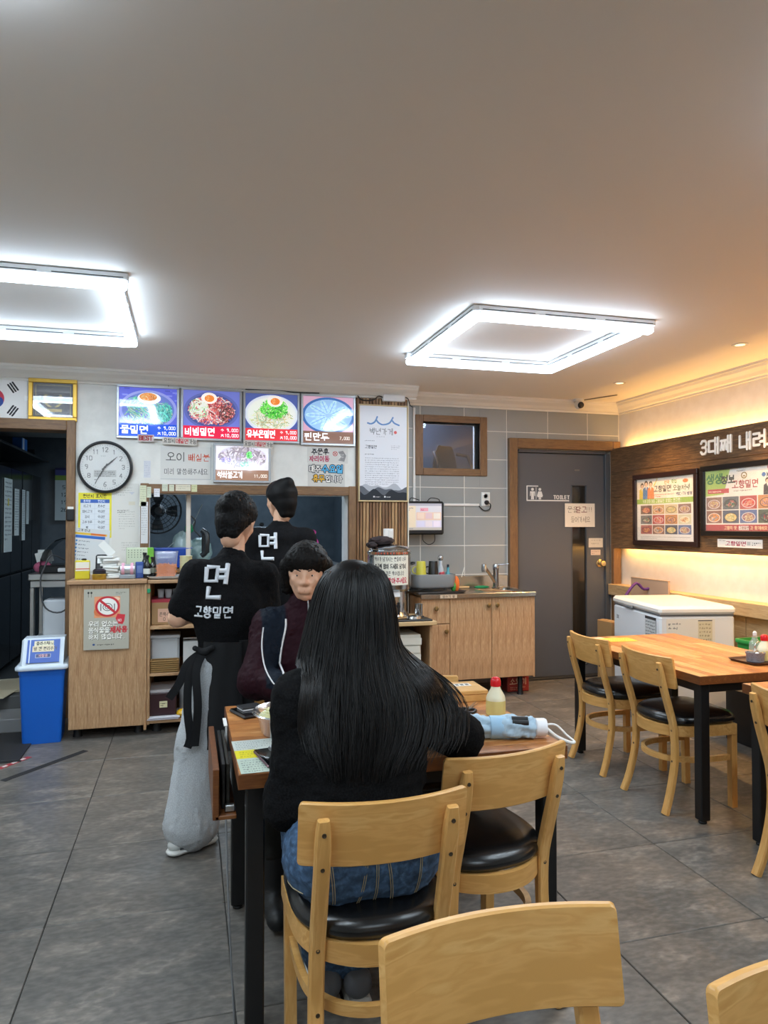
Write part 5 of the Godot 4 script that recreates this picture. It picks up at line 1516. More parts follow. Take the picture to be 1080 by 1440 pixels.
	for k in 5:
		var cu := thing("paper_cup_stack", "stacked pale yellow cups at the end of the counter behind the server" if k == 0 else "pale yellow cup nested in the counter stack", "cup", Vector3(-0.015, Y + 0.022 * k, -5.1), 0.0, "pale cups stacked on the counter") if k == 0 else null
		if k == 0:
			for j in 5:
				var cm := MB.new()
				cm.lathe([Vector2(0, 0), Vector2(0.034, 0), Vector2(0.042, 0.06), Vector2(0.044, 0.063), Vector2(0.04, 0.064), Vector2(0.033, 0.004), Vector2(0, 0.004)], 20)
				part("cup", cm, M("d6d2a8", 0.5), cu, Vector3(0, 0.021 * j, 0))

func bin_and_floor():
	var b := thing("waste_bin", "blue plastic waste bin with a white sloped lid beside the oak cabinet", "bin", Vector3(-0.9, 0, -5.08), 0.06)
	var m := MB.new()
	m.loft([rrect(0.112, 0.125, 0.02, 0.0), rrect(0.114, 0.127, 0.022, 0.01), rrect(0.132, 0.145, 0.026, 0.44), rrect(0.137, 0.15, 0.026, 0.443), rrect(0.137, 0.15, 0.026, 0.475)])
	part("body", m, M("0b5fc4", 0.4), b)
	var l := MB.new()
	l.loft([rrect(0.15, 0.163, 0.03, 0.47), rrect(0.154, 0.167, 0.03, 0.475), rrect(0.154, 0.167, 0.03, 0.492), rrect(0.142, 0.155, 0.028, 0.5)])
	l.prism(PackedVector2Array([Vector2(-0.14, 0.498), Vector2(0.15, 0.498), Vector2(0.055, 0.66), Vector2(-0.06, 0.66)]), 0.25, Transform3D(Basis(Vector3.UP, -PI / 2), Vector3(0.125, 0, 0)), 0.012)
	part("lid", l, M("c6d2de", 0.35), b)
	var c := Cv.new(300, 240, "1f4fa8")
	c.rect(20, 0, 10, 240, "d0d8e4"); c.rect(62, 14, 180, 60, "d8d2b4"); c.rect(48, 66, 200, 62, "cfc0a0")
	text(c, "플라스틱", 80, 22, 36, "2a2622", 0.14, 0.85); text(c, "비닐", 190, 26, 32, "6a5a50", 0.08, 0.8); text(c, "병 캔 분리수거", 60, 76, 38, "2a2622", 0.1, 0.8)
	c.rect(80, 150, 140, 40, "c8ccd8"); c.rect(84, 152, 132, 34, "22306a"); text(c, "재활용", 108, 154, 28, "d8a0a0", 0.12)
	var s := MB.new()
	s.sheet(0.19, 0.155, 0.002)
	part("flap_label", s, pic(c, 0.4), b, Vector3(0.005, 0.583, 0.108), Vector3(-0.53, 0, 0))
	var mt := thing("floor_mat", "black rubber mat on the floor before the kitchen steps", "mat", Vector3(-1.36, 0, -4.93))
	part("mat", bx(Vector3(0.82, 0.008, 0.62), 0.002, Vector3(0, 0.005, 0)), grain("rubber", noise_tex(131, 0.1, [[0.2, "1d1d1f"], [0.8, "2b2b2d"]], 256, 3), Vector3(4, 4, 4), 0.7), mt)
	part("edge", bx(Vector3(0.84, 0.005, 0.02), 0.001, Vector3(0, 0.0025, 0.315)), M("151516", 0.6), mt)
	var rt := thing("red_tape", "torn red and white tape stuck along the mat edge on the floor", "tape", Vector3(-0.97, 0.0, -4.6))
	part("strip", bx(Vector3(0.22, 0.0015, 0.035), 0.0, Vector3(0, 0.001, 0)), M("a83a40", 0.5), rt, Vector3.ZERO, Vector3(0, 0.98, 0))
	for k in 3: part("print", bx(Vector3(0.03, 0.0006, 0.02), 0.0, Vector3(-0.07 + 0.065 * k, 0.0022, 0)), M("d8d0cc", 0.5), rt, Vector3.ZERO, Vector3(0, 0.98, 0))
	var at := thing("anti_slip_tape", "black anti-slip tape strip stuck diagonally on the grey floor tiles", "tape", Vector3(-0.782, 0.0, -4.51))
	part("strip", bx(Vector3(0.57, 0.0015, 0.042), 0.0, Vector3(0, 0.001, 0)), M("202022", 0.85), at, Vector3.ZERO, Vector3(0, 0.885, 0))
# ---------------------------------------------------------------- sink unit, water urn and what hangs on the tiled wall
func sink_side():
	var o := thing("sink_cabinet", "oak sink cabinet with three doors and a drawer along the tiled wall", "sink cabinet", Vector3(2.24, 0, -5.555))
	part("carcass", bx(Vector3(0.97, 0.66, 0.48), 0.002, Vector3(0, 0.49, -0.01)), oak(), o)
	var fr := [["drawer", -0.361, 0.713, 0.238, 0.205, [0.0, 0.02]], ["door", -0.361, 0.382, 0.238, 0.445, [0.085, 0.17]], ["door", -0.061, 0.487, 0.355, 0.655, [0.145, 0.26]], ["door", 0.304, 0.487, 0.368, 0.655, [-0.145, 0.26]]]
	for f in fr:
		var d := part(f[0], bx(Vector3(f[3], f[4], 0.018), 0.003), oak(), o, Vector3(f[1], f[2], 0.243))
		var k := MB.new()
		k.lathe([Vector2(0.006, 0), Vector2(0.007, 0.012), Vector2(0.017, 0.018), Vector2(0.019, 0.026), Vector2(0.014, 0.032), Vector2(0, 0.034)], 18, Transform3D(Basis(Vector3.RIGHT, PI / 2), Vector3.ZERO))
		part("knob", k, M("8a7048", 0.35, 0.6), d, Vector3(f[5][0], f[5][1], 0.009))
	part("end_panel", bx(Vector3(0.016, 0.68, 0.5), 0.002, Vector3(0.492, 0.49, 0)), oak(), o)
	for q in [[-0.42, 0.16], [0.4, 0.18], [0.4, -0.18]]:
		var l := MB.new()
		l.lathe([Vector2(0, 0), Vector2(0.026, 0), Vector2(0.024, 0.01), Vector2(0.02, 0.02), Vector2(0.02, 0.16), Vector2(0, 0.16)], 16)
		part("leg", l, M("121214", 0.5), o, Vector3(q[0], 0, q[1]))
	# steel top with its basin
	var st := MB.new()
	for r in minus(Rect2(-0.488, -0.27, 0.99, 0.545), [Rect2(0.12, -0.2, 0.34, 0.34)]):
		st.box(Vector3(r.get_center().x, 0.836, r.get_center().y), Vector3(r.size.x, 0.012, r.size.y))
	st.box(Vector3(0.007, 0.826, 0.268), Vector3(0.99, 0.036, 0.012), 0.004)
	st.box(Vector3(0.007, 0.89, -0.268), Vector3(0.99, 0.11, 0.012), 0.003)
	st.box(Vector3(0.498, 0.83, 0), Vector3(0.01, 0.026, 0.54), 0.003)
	st.loft([rrect(0.17, 0.17, 0.04, 0.0), rrect(0.165, 0.165, 0.05, -0.12), rrect(0.06, 0.06, 0.05, -0.13)].map(func(r): return r.map(func(p): return p + Vector3(0.29, 0.84, -0.03))), false)
	part("steel_top", st, M("b5b5b2", 0.25, 1.0), o)
	var stk := Cv.new(120, 26, "c9b49a")
	text(stk, "정수기 물", 16, 3, 20, "4a3a34", 0.1)
	var sp := MB.new()
	sp.sheet(0.14, 0.026, 0.001)
	part("sticker", sp, pic(stk, 0.5), o, Vector3(-0.26, 0.826, 0.275))
	var fc := thing("faucet", "chrome single-lever faucet with a pull-out spray at the sink", "faucet", Vector3(2.555, 0.842, -5.66))
	var chrome := M("a9adb3", 0.16, 1.0)
	var fb := MB.new()
	fb.lathe([Vector2(0, 0), Vector2(0.032, 0), Vector2(0.032, 0.012), Vector2(0.024, 0.018), Vector2(0.024, 0.16), Vector2(0.027, 0.165), Vector2(0.027, 0.2), Vector2(0.02, 0.212), Vector2(0, 0.214)], 22)
	part("column", fb, chrome, fc)
	var fs := MB.new()
	fs.tube(curve([Vector3(-0.015, 0.06, 0.01), Vector3(-0.07, 0.12, 0.05), Vector3(-0.13, 0.178, 0.09), Vector3(-0.15, 0.2, 0.1)], 12), 0.014, 12)
	part("spout", fs, chrome, fc)
	var fh := MB.new()
	fh.lathe([Vector2(0, -0.035), Vector2(0.02, -0.035), Vector2(0.023, 0.0), Vector2(0.018, 0.03), Vector2(0, 0.034)], 16, Transform3D(Basis.IDENTITY, Vector3(-0.155, 0.19, 0.105)))
	part("spray_head", fh, M("b8bcc0", 0.2, 0.9), fc)
	var lv := MB.new()
	lv.tube([Vector3(0, 0.206, 0), Vector3(0.05, 0.21, 0.03), Vector3(0.1, 0.214, 0.05)], [0.008, 0.006, 0.005], 8)
	part("lever", lv, chrome, fc)
	var sg := thing("sponge", "green scouring pad lying at the back of the sink", "sponge", Vector3(2.44, 0.842, -5.7), 0.1)
	part("pad", crumple(Vector3(0.085, 0.016, 0.045), 61, 0.35), M("1f8a5a", 0.9), sg)
	var rl := thing("rolling_stick", "pale wooden stick lying along the back of the sink top", "stick", Vector3(2.24, 0.853, -5.76))
	var rm := MB.new()
	rm.tube([Vector3(-0.11, 0, 0), Vector3(-0.105, 0, 0), Vector3(0.105, 0, 0), Vector3(0.11, 0, 0)], [0.006, 0.009, 0.009, 0.006], 10)
	part("stick", rm, M("c9a878", 0.5), rl)
	var bd := thing("serving_tray", "dark brown serving tray under the grey dish rack on the sink top", "tray", Vector3(1.93, 0.842, -5.52))
	var bm := MB.new()
	bm.loft([rrect(0.22, 0.17, 0.03, 0.0), rrect(0.235, 0.185, 0.035, 0.018), rrect(0.228, 0.178, 0.03, 0.018), rrect(0.212, 0.162, 0.03, 0.006)])
	part("tray", bm, M("2b211c", 0.35), bd)
	var dr := thing("dish_basin", "rounded grey plastic dish basin holding cups on the sink top", "basin", Vector3(1.92, 0.862, -5.55))
	var dm := MB.new()
	dm.loft([rrect(0.15, 0.11, 0.05, 0.014), rrect(0.178, 0.135, 0.06, 0.03), rrect(0.186, 0.142, 0.06, 0.125), rrect(0.19, 0.146, 0.06, 0.13), rrect(0.182, 0.138, 0.058, 0.128), rrect(0.16, 0.12, 0.05, 0.03)])
	part("basin", dm, M("8f9294", 0.45), dr)
	for q in [[-0.11, 0.07], [0.11, 0.07], [-0.11, -0.07], [0.11, -0.07]]: part("foot", bx(Vector3(0.03, 0.016, 0.03), 0.004, Vector3(q[0], 0.008, q[1])), M("77797b", 0.5), dr)
	for k in 2:
		var cu := thing("upturned_mug", ["yellow mug upside down in the grey dish basin", "black mug upside down in the grey dish basin"][k], "mug", Vector3([1.835, 1.94][k], 0.9, -5.53), 0.0, "upturned mugs in the dish basin")
		var cm := MB.new()
		cm.lathe([Vector2(0.042, 0.0), Vector2(0.045, 0.002), Vector2(0.036, 0.15), Vector2(0.034, 0.154), Vector2(0.0, 0.154)], 22)
		part("body", cm, M(["c9c24a", "121214"][k], 0.35), cu, Vector3(0, 0.04, 0))
		var hm := MB.new()
		hm.tube(ring_pts(0.028, 0.0, 14).map(func(p): return p + Vector3(-0.04, 0.12, -0.02)), 0.005, 6)
		part("handle", hm, M(["c9c24a", "121214"][k], 0.35), cu)
	var bt := thing("soap_bottle", "clear bottle with a silver top and red label in the dish basin", "bottle", Vector3(2.015, 0.895, -5.56))
	part("body", bottle(0.2, 0.026, 0.5, 0.12), M("b9c2ca", 0.15), bt)
	part("label", bx(Vector3(0.05, 0.05, 0.05), 0.012, Vector3(0.004, 0.09, 0.004)), M("c05058", 0.5), bt)
	var bc := MB.new()
	bc.ball(Vector3(0, 0.222, 0), Vector3(0.024, 0.026, 0.024))
	part("cap", bc, M("b8bcc0", 0.2, 0.8), bt)
	var b2 := thing("teal_bottle", "small teal bottle at the end of the dish basin", "bottle", Vector3(2.08, 0.89, -5.56))
	part("body", bottle(0.15, 0.02, 0.5, 0.15), M("4a9aa8", 0.25), b2)
	part("cap", bx(Vector3(0.018, 0.03, 0.018), 0.004, Vector3(0, 0.158, 0)), M("1c2c38", 0.4), b2)
	var gl := thing("rubber_gloves", "bunch of orange and green gloves hanging at the end of the dish basin", "gloves", Vector3(2.13, 0.842, -5.5))
	part("glove", crumple(Vector3(0.03, 0.075, 0.025), 62, 0.3), M("e0702a", 0.5), gl)
	part("glove", crumple(Vector3(0.025, 0.05, 0.025), 63, 0.3), M("3f9a4a", 0.5), gl, Vector3(-0.03, 0, 0.01))
	part("cord", bx(Vector3(0.006, 0.09, 0.006), 0.002, Vector3(0.01, 0.17, 0)), M("dcdcd4", 0.6), gl, Vector3.ZERO, Vector3(0, 0, -0.3))
	# side stand with the urn
	var ps := thing("urn_stand", "pale topped oak stand beside the sink carrying the steel urn", "stand", Vector3(1.42, 0, -5.14))
	part("top", bx(Vector3(0.66, 0.03, 0.48), 0.004, Vector3(0, 0.675, 0)), M("c6a678", 0.45), ps)
	for x in [-0.3, 0.295]: part("side_panel", bx(Vector3(0.02, 0.64, 0.42), 0.002, Vector3(x, 0.34, -0.01)), oak(), ps)
	part("back_panel", bx(Vector3(0.58, 0.6, 0.012), 0.0, Vector3(0, 0.34, -0.2)), M("5a4634", 0.7), ps)
	part("shelf_board", bx(Vector3(0.57, 0.02, 0.4), 0.002, Vector3(0, 0.3, 0)), M("b08f68", 0.5), ps)
	var wb := thing("white_carton", "white carton with folded flaps inside the urn stand", "carton", Vector3(1.5, 0.311, -5.1))
	part("box", bx(Vector3(0.28, 0.28, 0.3), 0.004, Vector3(0, 0.14, 0)), M("cfccc0", 0.7), wb)
	for k in 4: part("flap", bx(Vector3(0.27, 0.05, 0.004), 0.001, Vector3(0.004 * (k % 2), 0.05 + 0.062 * k, 0.152)), M("d8d5c9", 0.7), wb, Vector3.ZERO, Vector3(0.02, 0, 0.02 * (k % 3 - 1)))
	var ur := thing("water_urn", "big stainless steel water urn wrapped with a white Korean notice", "urn", Vector3(1.47, 0.69, -5.2))
	var um := MB.new()
	um.lathe([Vector2(0, 0), Vector2(0.15, 0), Vector2(0.152, 0.02), Vector2(0.13, 0.05), Vector2(0.13, 0.2), Vector2(0.162, 0.22), Vector2(0.165, 0.23), Vector2(0.165, 0.46), Vector2(0.16, 0.475), Vector2(0.165, 0.48), Vector2(0.168, 0.5), Vector2(0.15, 0.515)], 40)
	part("body", um, steel(0.22), ur)
	var lm := MB.new()
	lm.lathe([Vector2(0.152, 0.512), Vector2(0.156, 0.52), Vector2(0.14, 0.535), Vector2(0.06, 0.553), Vector2(0, 0.556)], 40)
	part("lid", lm, steel(0.18), ur)
	var kb := MB.new()
	kb.lathe([Vector2(0.01, 0.55), Vector2(0.01, 0.565), Vector2(0.022, 0.57), Vector2(0.02, 0.585), Vector2(0, 0.588)], 16)
	part("lid_knob", kb, M("141416", 0.4), ur)
	var n := Cv.new(330, 230, "dcd9cc")
	text(n, "육수가 남기시는 분들이 너무", 8, 12, 34, "3a3836", 0.1, 0.62); text(n, "조금씩 많이 드세요 남기지", 8, 66, 38, "2a2826", 0.14, 0.6); text(n, "따뜻하게 같은 육수입니다", 8, 122, 34, "3a3836", 0.1, 0.64); text(n, "남기지말아주세요", 8, 172, 44, "b8324a", 0.13, 0.82)
	var cu := MB.new()
	for k in 17:   # the notice follows the round body
		var a := -1.0 + 1.75 * k / 16.0
		for y in [0.255, 0.475]: cu.vert(Vector3(sin(a) * 0.1668, y, cos(a) * 0.1668), Vector3(sin(a), 0, cos(a)), Vector2(k / 16.0, 1.0 if y < 0.3 else 0.0))
	for k in 16:
		cu.tri(k * 2, k * 2 + 2, k * 2 + 3); cu.tri(k * 2, k * 2 + 3, k * 2 + 1)
	part("notice", cu, pic(n, 0.5), ur)
	var bands := MB.new()
	for k in 12:
		var a := -0.9 + 0.14 * k
		bands.box(Vector3(sin(a) * 0.1665, 0.49, cos(a) * 0.1665), Vector3(0.012, 0.014, 0.002), 0.0, Basis(Vector3.UP, a))
	part("red_print", bands, M("b0503a", 0.4), ur)
	var tp := MB.new()
	tp.tube([Vector3(0.02, 0.1, 0.12), Vector3(0.02, 0.1, 0.19)], 0.014, 10)
	tp.tube([Vector3(0.02, 0.13, 0.185), Vector3(0.02, 0.04, 0.19)], 0.011, 10)
	part("tap", tp, M("1a1a1c", 0.35), ur)
	part("tap_label", bx(Vector3(0.05, 0.05, 0.004), 0.001, Vector3(0.02, 0.16, 0.175)), M("d8dadc", 0.5), ur, Vector3.ZERO, Vector3(-0.2, 0, 0))
	for s in [-1, 1]:
		var hm := MB.new()
		hm.tube(curve([Vector3(0.165 * s, 0.4, 0.04), Vector3(0.195 * s, 0.41, 0.03), Vector3(0.195 * s, 0.41, -0.03), Vector3(0.165 * s, 0.4, -0.04)], 10), 0.007, 8)
		part("handle", hm, M("17181a", 0.4), ur)
	var kn := thing("steel_canister", "short steel canister on its side beside the urn tap", "canister", Vector3(1.68, 0.69, -5.12))
	var km := MB.new()
	km.lathe([Vector2(0, -0.04), Vector2(0.03, -0.04), Vector2(0.032, -0.03), Vector2(0.032, 0.05), Vector2(0, 0.055)], 20, Transform3D(Basis.IDENTITY, Vector3(0, 0.055, 0)))
	part("body", km, steel(0.2), kn)
	part("base", bx(Vector3(0.07, 0.016, 0.06), 0.004, Vector3(0, 0.008, 0)), M("17181a", 0.4), kn)
	var mt := thing("black_mat", "black tray on the stand in front of the urn", "tray", Vector3(1.52, 0.69, -4.99))
	part("tray", bx(Vector3(0.4, 0.012, 0.16), 0.004, Vector3(0, 0.006, 0)), M("151516", 0.4), mt)
	var sd := thing("steel_saucer", "small round steel lid lying on the black tray", "lid", Vector3(1.6, 0.702, -4.98))
	var sm := MB.new()
	sm.lathe([Vector2(0.05, 0), Vector2(0.056, 0.004), Vector2(0.05, 0.02), Vector2(0.02, 0.026), Vector2(0, 0.026)], 24)
	part("lid", sm, steel(0.2), sd)
	var st2 := thing("wooden_chopstick", "pale wooden stirring stick lying across the black tray", "stick", Vector3(1.5, 0.706, -5.0))
	var s2 := MB.new()
	s2.tube([Vector3(-0.06, 0, 0.02), Vector3(0.06, 0, -0.03)], 0.004, 6)
	part("stick", s2, M("c9a06a", 0.5), st2)
	var cl := thing("dark_rag", "crumpled dark brown rag thrown over the urn lid", "cloth", Vector3(1.41, 1.235, -5.2))
	part("cloth", crumple(Vector3(0.12, 0.042, 0.1), 71, 0.4), M("2e2324", 0.9), cl)
	part("corner", crumple(Vector3(0.05, 0.03, 0.05), 72, 0.4), M("2a2021", 0.9), cl, Vector3(-0.09, -0.02, 0.05))
	# order tablet, socket and conduits
	var mo := thing("order_tablet", "black framed order tablet with a pale pink screen on the tiled wall", "tablet", Vector3(1.917, 1.45, -5.737), -0.04)
	part("bezel", bx(Vector3(0.362, 0.283, 0.032), 0.012, Vector3(0, 0, 0.016)), M("17181b", 0.3), mo)
	var sc := Cv.new(320, 240, "cdc8cc")
	sc.rect(0, 0, 320, 22, "a9a6b0"); sc.rect(0, 22, 90, 218, "d8c8b0"); sc.rect(130, 40, 70, 30, "d89aa8"); sc.rect(96, 80, 220, 70, "d8b8a4"); sc.rect(96, 156, 220, 60, "c8c0d0"); sc.rect(0, 216, 320, 24, "b8b0a8")
	fine_print(sc, 8, 40, 60, 2, 18, "6a6478", 3, 4); fine_print(sc, 8, 228, 80, 1, 18, "5a5460", 4, 4); fine_print(sc, 136, 56, 50, 1, 16, "a04a60", 5, 4)
	for k in 6: sc.rect(104 + (k % 3) * 72, 86 + (k / 3) * 72, 60, 52, ["dcc4b4", "d0b4b8", "dcd0c4", "c8c4d8", "d4c8cc", "d8ccd8"][k])
	var sm2 := MB.new()
	sm2.sheet(0.318, 0.225, 0.002)
	part("screen", sm2, pic(sc, 0.15, 0.35), mo, Vector3(0, 0.01, 0.032))
	var cb := MB.new()
	cb.tube(curve([Vector3(0.0, -0.14, 0.01), Vector3(0.0, -0.19, 0.015), Vector3(0.05, -0.225, 0.015), Vector3(0.1, -0.2, 0.015), Vector3(0.105, -0.14, 0.01)], 20), 0.0035, 6)
	cb.tube(curve([Vector3(-0.12, 0.14, 0.01), Vector3(-0.1, 0.17, 0.01), Vector3(-0.03, 0.15, 0.01)], 10), 0.004, 6)
	cb.tube(curve([Vector3(0.04, 0.14, 0.01), Vector3(0.07, 0.17, 0.01), Vector3(0.14, 0.16, 0.01), Vector3(0.15, 0.13, 0.01)], 10), 0.004, 6)
	part("cable", cb, M("17181b", 0.5), mo)
	part("bracket", bx(Vector3(0.1, 0.1, 0.115), 0.003, Vector3(0.05, 0, -0.055)), M("202226", 0.5), mo)
	var cd := thing("cable_conduit", "white plastic cable conduit up the corner of the tiled wall and across to the socket", "conduit", Vector3(0, 0, ZB + 0.012))
	part("riser", bx(Vector3(0.022, 0.81, 0.012), 0.003, Vector3(1.875, 2.0, 0)), M("dcdcda", 0.5), cd)
	part("run", bx(Vector3(0.33, 0.022, 0.012), 0.003, Vector3(2.313, 1.568, 0)), M("dcdcda", 0.5), cd)
	var ot := thing("wall_socket", "white wall socket with a black plug and short cord", "socket", Vector3(2.54, 1.62, ZB + 0.006))
	part("plate", bx(Vector3(0.082, 0.122, 0.01), 0.003, Vector3(0, 0, 0.005)), M("e2e2de", 0.35), ot)
	var om := MB.new()
	om.lathe([Vector2(0.0, 0), Vector2(0.018, 0.0), Vector2(0.024, 0.003), Vector2(0.024, 0.004), Vector2(0.02, 0.004)], 24, Transform3D(Basis(Vector3.RIGHT, PI / 2), Vector3(0, 0.026, 0.01)))
	part("outlet", om, M("d2d2ce", 0.4), ot)
	var pm := MB.new()
	pm.lathe([Vector2(0, 0), Vector2(0.02, 0), Vector2(0.02, 0.02), Vector2(0.012, 0.034), Vector2(0, 0.035)], 18, Transform3D(Basis(Vector3.RIGHT, PI / 2), Vector3(0.005, -0.03, 0.01)))
	part("plug", pm, M("141416", 0.4), ot)
	var oc := MB.new()
	oc.tube(curve([Vector3(0.005, -0.03, 0.042), Vector3(0.035, -0.05, 0.035), Vector3(0.03, -0.09, 0.02), Vector3(-0.02, -0.1, 0.015), Vector3(-0.065, -0.06, 0.01)], 24), 0.0045, 6)
	part("cord", oc, M("141416", 0.4), ot)
	var rb := thing("fire_extinguisher_box", "red box marked for a fire extinguisher on the floor behind the sink leg", "box", Vector3(2.66, 0, -5.5))
	part("box", bx(Vector3(0.2, 0.13, 0.1), 0.006, Vector3(0, 0.065, 0)), M("7a241e", 0.4), rb)
	var rc := Cv.new(180, 110, "9a2c22")
	text(rc, "소화기", 18, 10, 50, "e8c4a0", 0.12, 0.95); fine_print(rc, 20, 80, 130, 2, 14, "d8a080", 4, 4)
	var rs := MB.new()
	rs.sheet(0.19, 0.115, 0.002)
	part("sign", rs, pic(rc, 0.4), rb, Vector3(0, 0.065, 0.05))

# ---------------------------------------------------------------- toilet door
func toilet_door():
	var brown_v: Material = mats["brown_v"]
	var brown_h: Material = mats["brown_h"]
	var o := shell("door_2", "grey steel toilet door in a brown wooden frame with a narrow pebbled pane", "door")
	part("jamb", bx(Vector3(0.08, 2.17, 0.16), 0.005, Vector3(2.796, 1.085, ZB - 0.03)), brown_v, o)
	part("jamb", bx(Vector3(0.08, 2.17, 0.16), 0.005, Vector3(3.845, 1.085, ZB - 0.03)), brown_v, o)
	part("lintel", bx(Vector3(0.97, 0.09, 0.16), 0.005, Vector3(3.32, 2.125, ZB - 0.03)), brown_h, o)
	var g := M("575a60", 0.45)
	var gd := M("4f5257", 0.45)
	part("inner_frame", bx(Vector3(0.03, 2.05, 0.1), 0.003, Vector3(2.852, 1.03, ZB - 0.05)), gd, o)
	part("inner_frame", bx(Vector3(0.05, 2.05, 0.1), 0.003, Vector3(3.78, 1.03, ZB - 0.05)), gd, o)
	part("inner_frame", bx(Vector3(0.9, 0.03, 0.1), 0.003, Vector3(3.316, 2.065, ZB - 0.05)), gd, o)
	var leaf := MB.new()
	for r in minus(Rect2(2.868, 0.015, 0.886, 2.03), [Rect2(3.412, 0.1, 0.165, 1.665)]): leaf.box(Vector3(r.get_center().x, r.get_center().y, ZB - 0.05), Vector3(r.size.x, r.size.y, 0.04))
	part("leaf", leaf, g, o)
	for q in [[3.416, 0.932, 0.012, 1.665], [3.573, 0.932, 0.012, 1.665], [3.4945, 1.76, 0.165, 0.012], [3.4945, 0.106, 0.165, 0.012]]: part("glass_bead", bx(Vector3(q[2], q[3], 0.052), 0.003, Vector3(q[0], q[1], ZB - 0.05)), gd, o)
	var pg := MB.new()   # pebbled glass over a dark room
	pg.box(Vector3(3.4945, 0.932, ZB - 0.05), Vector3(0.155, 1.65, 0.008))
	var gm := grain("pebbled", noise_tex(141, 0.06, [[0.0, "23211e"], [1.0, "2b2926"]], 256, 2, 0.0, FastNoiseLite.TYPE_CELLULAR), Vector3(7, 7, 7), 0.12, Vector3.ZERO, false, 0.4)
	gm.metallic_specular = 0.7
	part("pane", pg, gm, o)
	part("threshold", bx(Vector3(0.93, 0.015, 0.16), 0.003, Vector3(3.32, 0.008, ZB - 0.03)), M("2c2c2c", 0.5), o)
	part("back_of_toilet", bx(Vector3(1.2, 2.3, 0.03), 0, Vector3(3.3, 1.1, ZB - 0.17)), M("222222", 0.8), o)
	var kn := MB.new()
	var turn := Transform3D(Basis(Vector3.RIGHT, PI / 2), Vector3(3.705, 1.035, ZB - 0.03))
	kn.lathe([Vector2(0, 0), Vector2(0.036, 0.0), Vector2(0.036, 0.006), Vector2(0.016, 0.012), Vector2(0.014, 0.034), Vector2(0.028, 0.044), Vector2(0.031, 0.06), Vector2(0.024, 0.07), Vector2(0.01, 0.073), Vector2(0, 0.072)], 28, turn)
	part("knob", kn, M("c9b78a", 0.2, 0.9), o)
	part("maker_plate", bx(Vector3(0.05, 0.014, 0.003), 0.0, Vector3(3.475, 1.9, ZB - 0.029)), M("807d78", 0.4, 0.6), o)
	# white cut vinyl: the pictogram, the line and the word
	var s := thing("toilet_sign", "white cut-out man and woman pictograms with a line and the word TOILET", "sign", Vector3(0, 0, ZB - 0.03))
	var wh := M("e4e4e2", 0.5)
	var line := MB.new()
	line.box(Vector3(3.175, 1.615, 0.001), Vector3(0.43, 0.01, 0.002)); line.box(Vector3(2.964, 1.681, 0.0012), Vector3(0.01, 0.136, 0.0024)); line.box(Vector3(3.02, 1.746, 0.001), Vector3(0.112, 0.009, 0.002)); line.box(Vector3(3.055, 1.68, 0.0012), Vector3(0.004, 0.11, 0.0024))
	part("line", line, wh, s)
	for q in [[3.019, false], [3.093, true]]:
		var m := MB.new()
		var cir := PackedVector2Array()
		for j in 16: cir.append(Vector2(q[0], 1.716) + Vector2(cos(TAU * j / 16), sin(TAU * j / 16)) * 0.0135)
		m.prism(cir, 0.002)
		var pts := [[-0.024, 1.698], [-0.026, 1.655], [-0.019, 1.655], [-0.016, 1.685], [-0.013, 1.685], [-0.014, 1.624], [-0.002, 1.624], [0, 1.655], [0.002, 1.624], [0.014, 1.624], [0.013, 1.685], [0.016, 1.685], [0.019, 1.655], [0.026, 1.655], [0.024, 1.698]]
		if q[1]: pts = [[-0.016, 1.698], [-0.03, 1.656], [-0.024, 1.654], [-0.013, 1.682], [-0.026, 1.645], [-0.011, 1.645], [-0.011, 1.624], [-0.002, 1.624], [-0.002, 1.645], [0.002, 1.645], [0.002, 1.624], [0.011, 1.624], [0.011, 1.645], [0.026, 1.645], [0.013, 1.682], [0.024, 1.654], [0.03, 1.656], [0.016, 1.698]]
		var pl := PackedVector2Array()
		for p in pts: pl.append(Vector2(q[0] + p[0], p[1]))
		m.prism(pl, 0.002)
		part("pictogram", m, wh, s)
	var sf := SystemFont.new()
	sf.font_names = PackedStringArray(["Droid Sans"])
	sf.font_weight = 700
	var tm := TextMesh.new()
	tm.font = sf
	tm.text = "TOILET"
	tm.font_size = 16
	tm.pixel_size = 0.0031
	tm.depth = 0.002
	part("word", tm, wh, s, Vector3(3.312, 1.645, 0.001))
	var c := Cv.new(310, 218, "dcd6cc")
	text(c, "문을", 26, 30, 58, "4a4640", 0.06, 0.95); text(c, "닫고", 112, 28, 60, "6a3038", 0.1, 0.95); text(c, "!!!", 216, 32, 46, "4a4640", 0.08, 0.8)
	text(c, "들어가세요", 62, 122, 54, "5a564e", 0.06, 0.72)
	paper("handwritten_notice", "white handwritten notice taped over the pane of the toilet door", "notice", c, Vector3(3.497, 1.482, ZB - 0.022), 0.31, 0.218, 0.0, 0.002)
	var c2 := Cv.new(150, 90, "cfc8bb")
	fine_print(c2, 26, 20, 100, 2, 30, "8a857a", 6, 3)
	paper("pale_note", "pale torn note stuck above the toilet door knob", "note", c2, Vector3(3.665, 1.226, ZB - 0.029), 0.148, 0.086)
	var c3 := Cv.new(104, 52, "d8c4b4")
	fine_print(c3, 10, 14, 80, 2, 20, "a08a7a", 8, 3)
	paper("pink_note", "small pinkish note between the pale note and the knob", "note", c3, Vector3(3.664, 1.136, ZB - 0.029), 0.1, 0.05)
	# security camera and down lights on the ceiling
	var sc := thing("security_camera", "white dome security camera on the ceiling above the toilet door", "camera", Vector3(3.4, CEIL, -5.72))
	var bm := MB.new()
	bm.lathe([Vector2(0, -0.022), Vector2(0.044, -0.022), Vector2(0.048, -0.006), Vector2(0.044, 0.0), Vector2(0, 0)], 28)
	part("base", bm, M("d8d4cc", 0.4), sc)
	var em := MB.new()
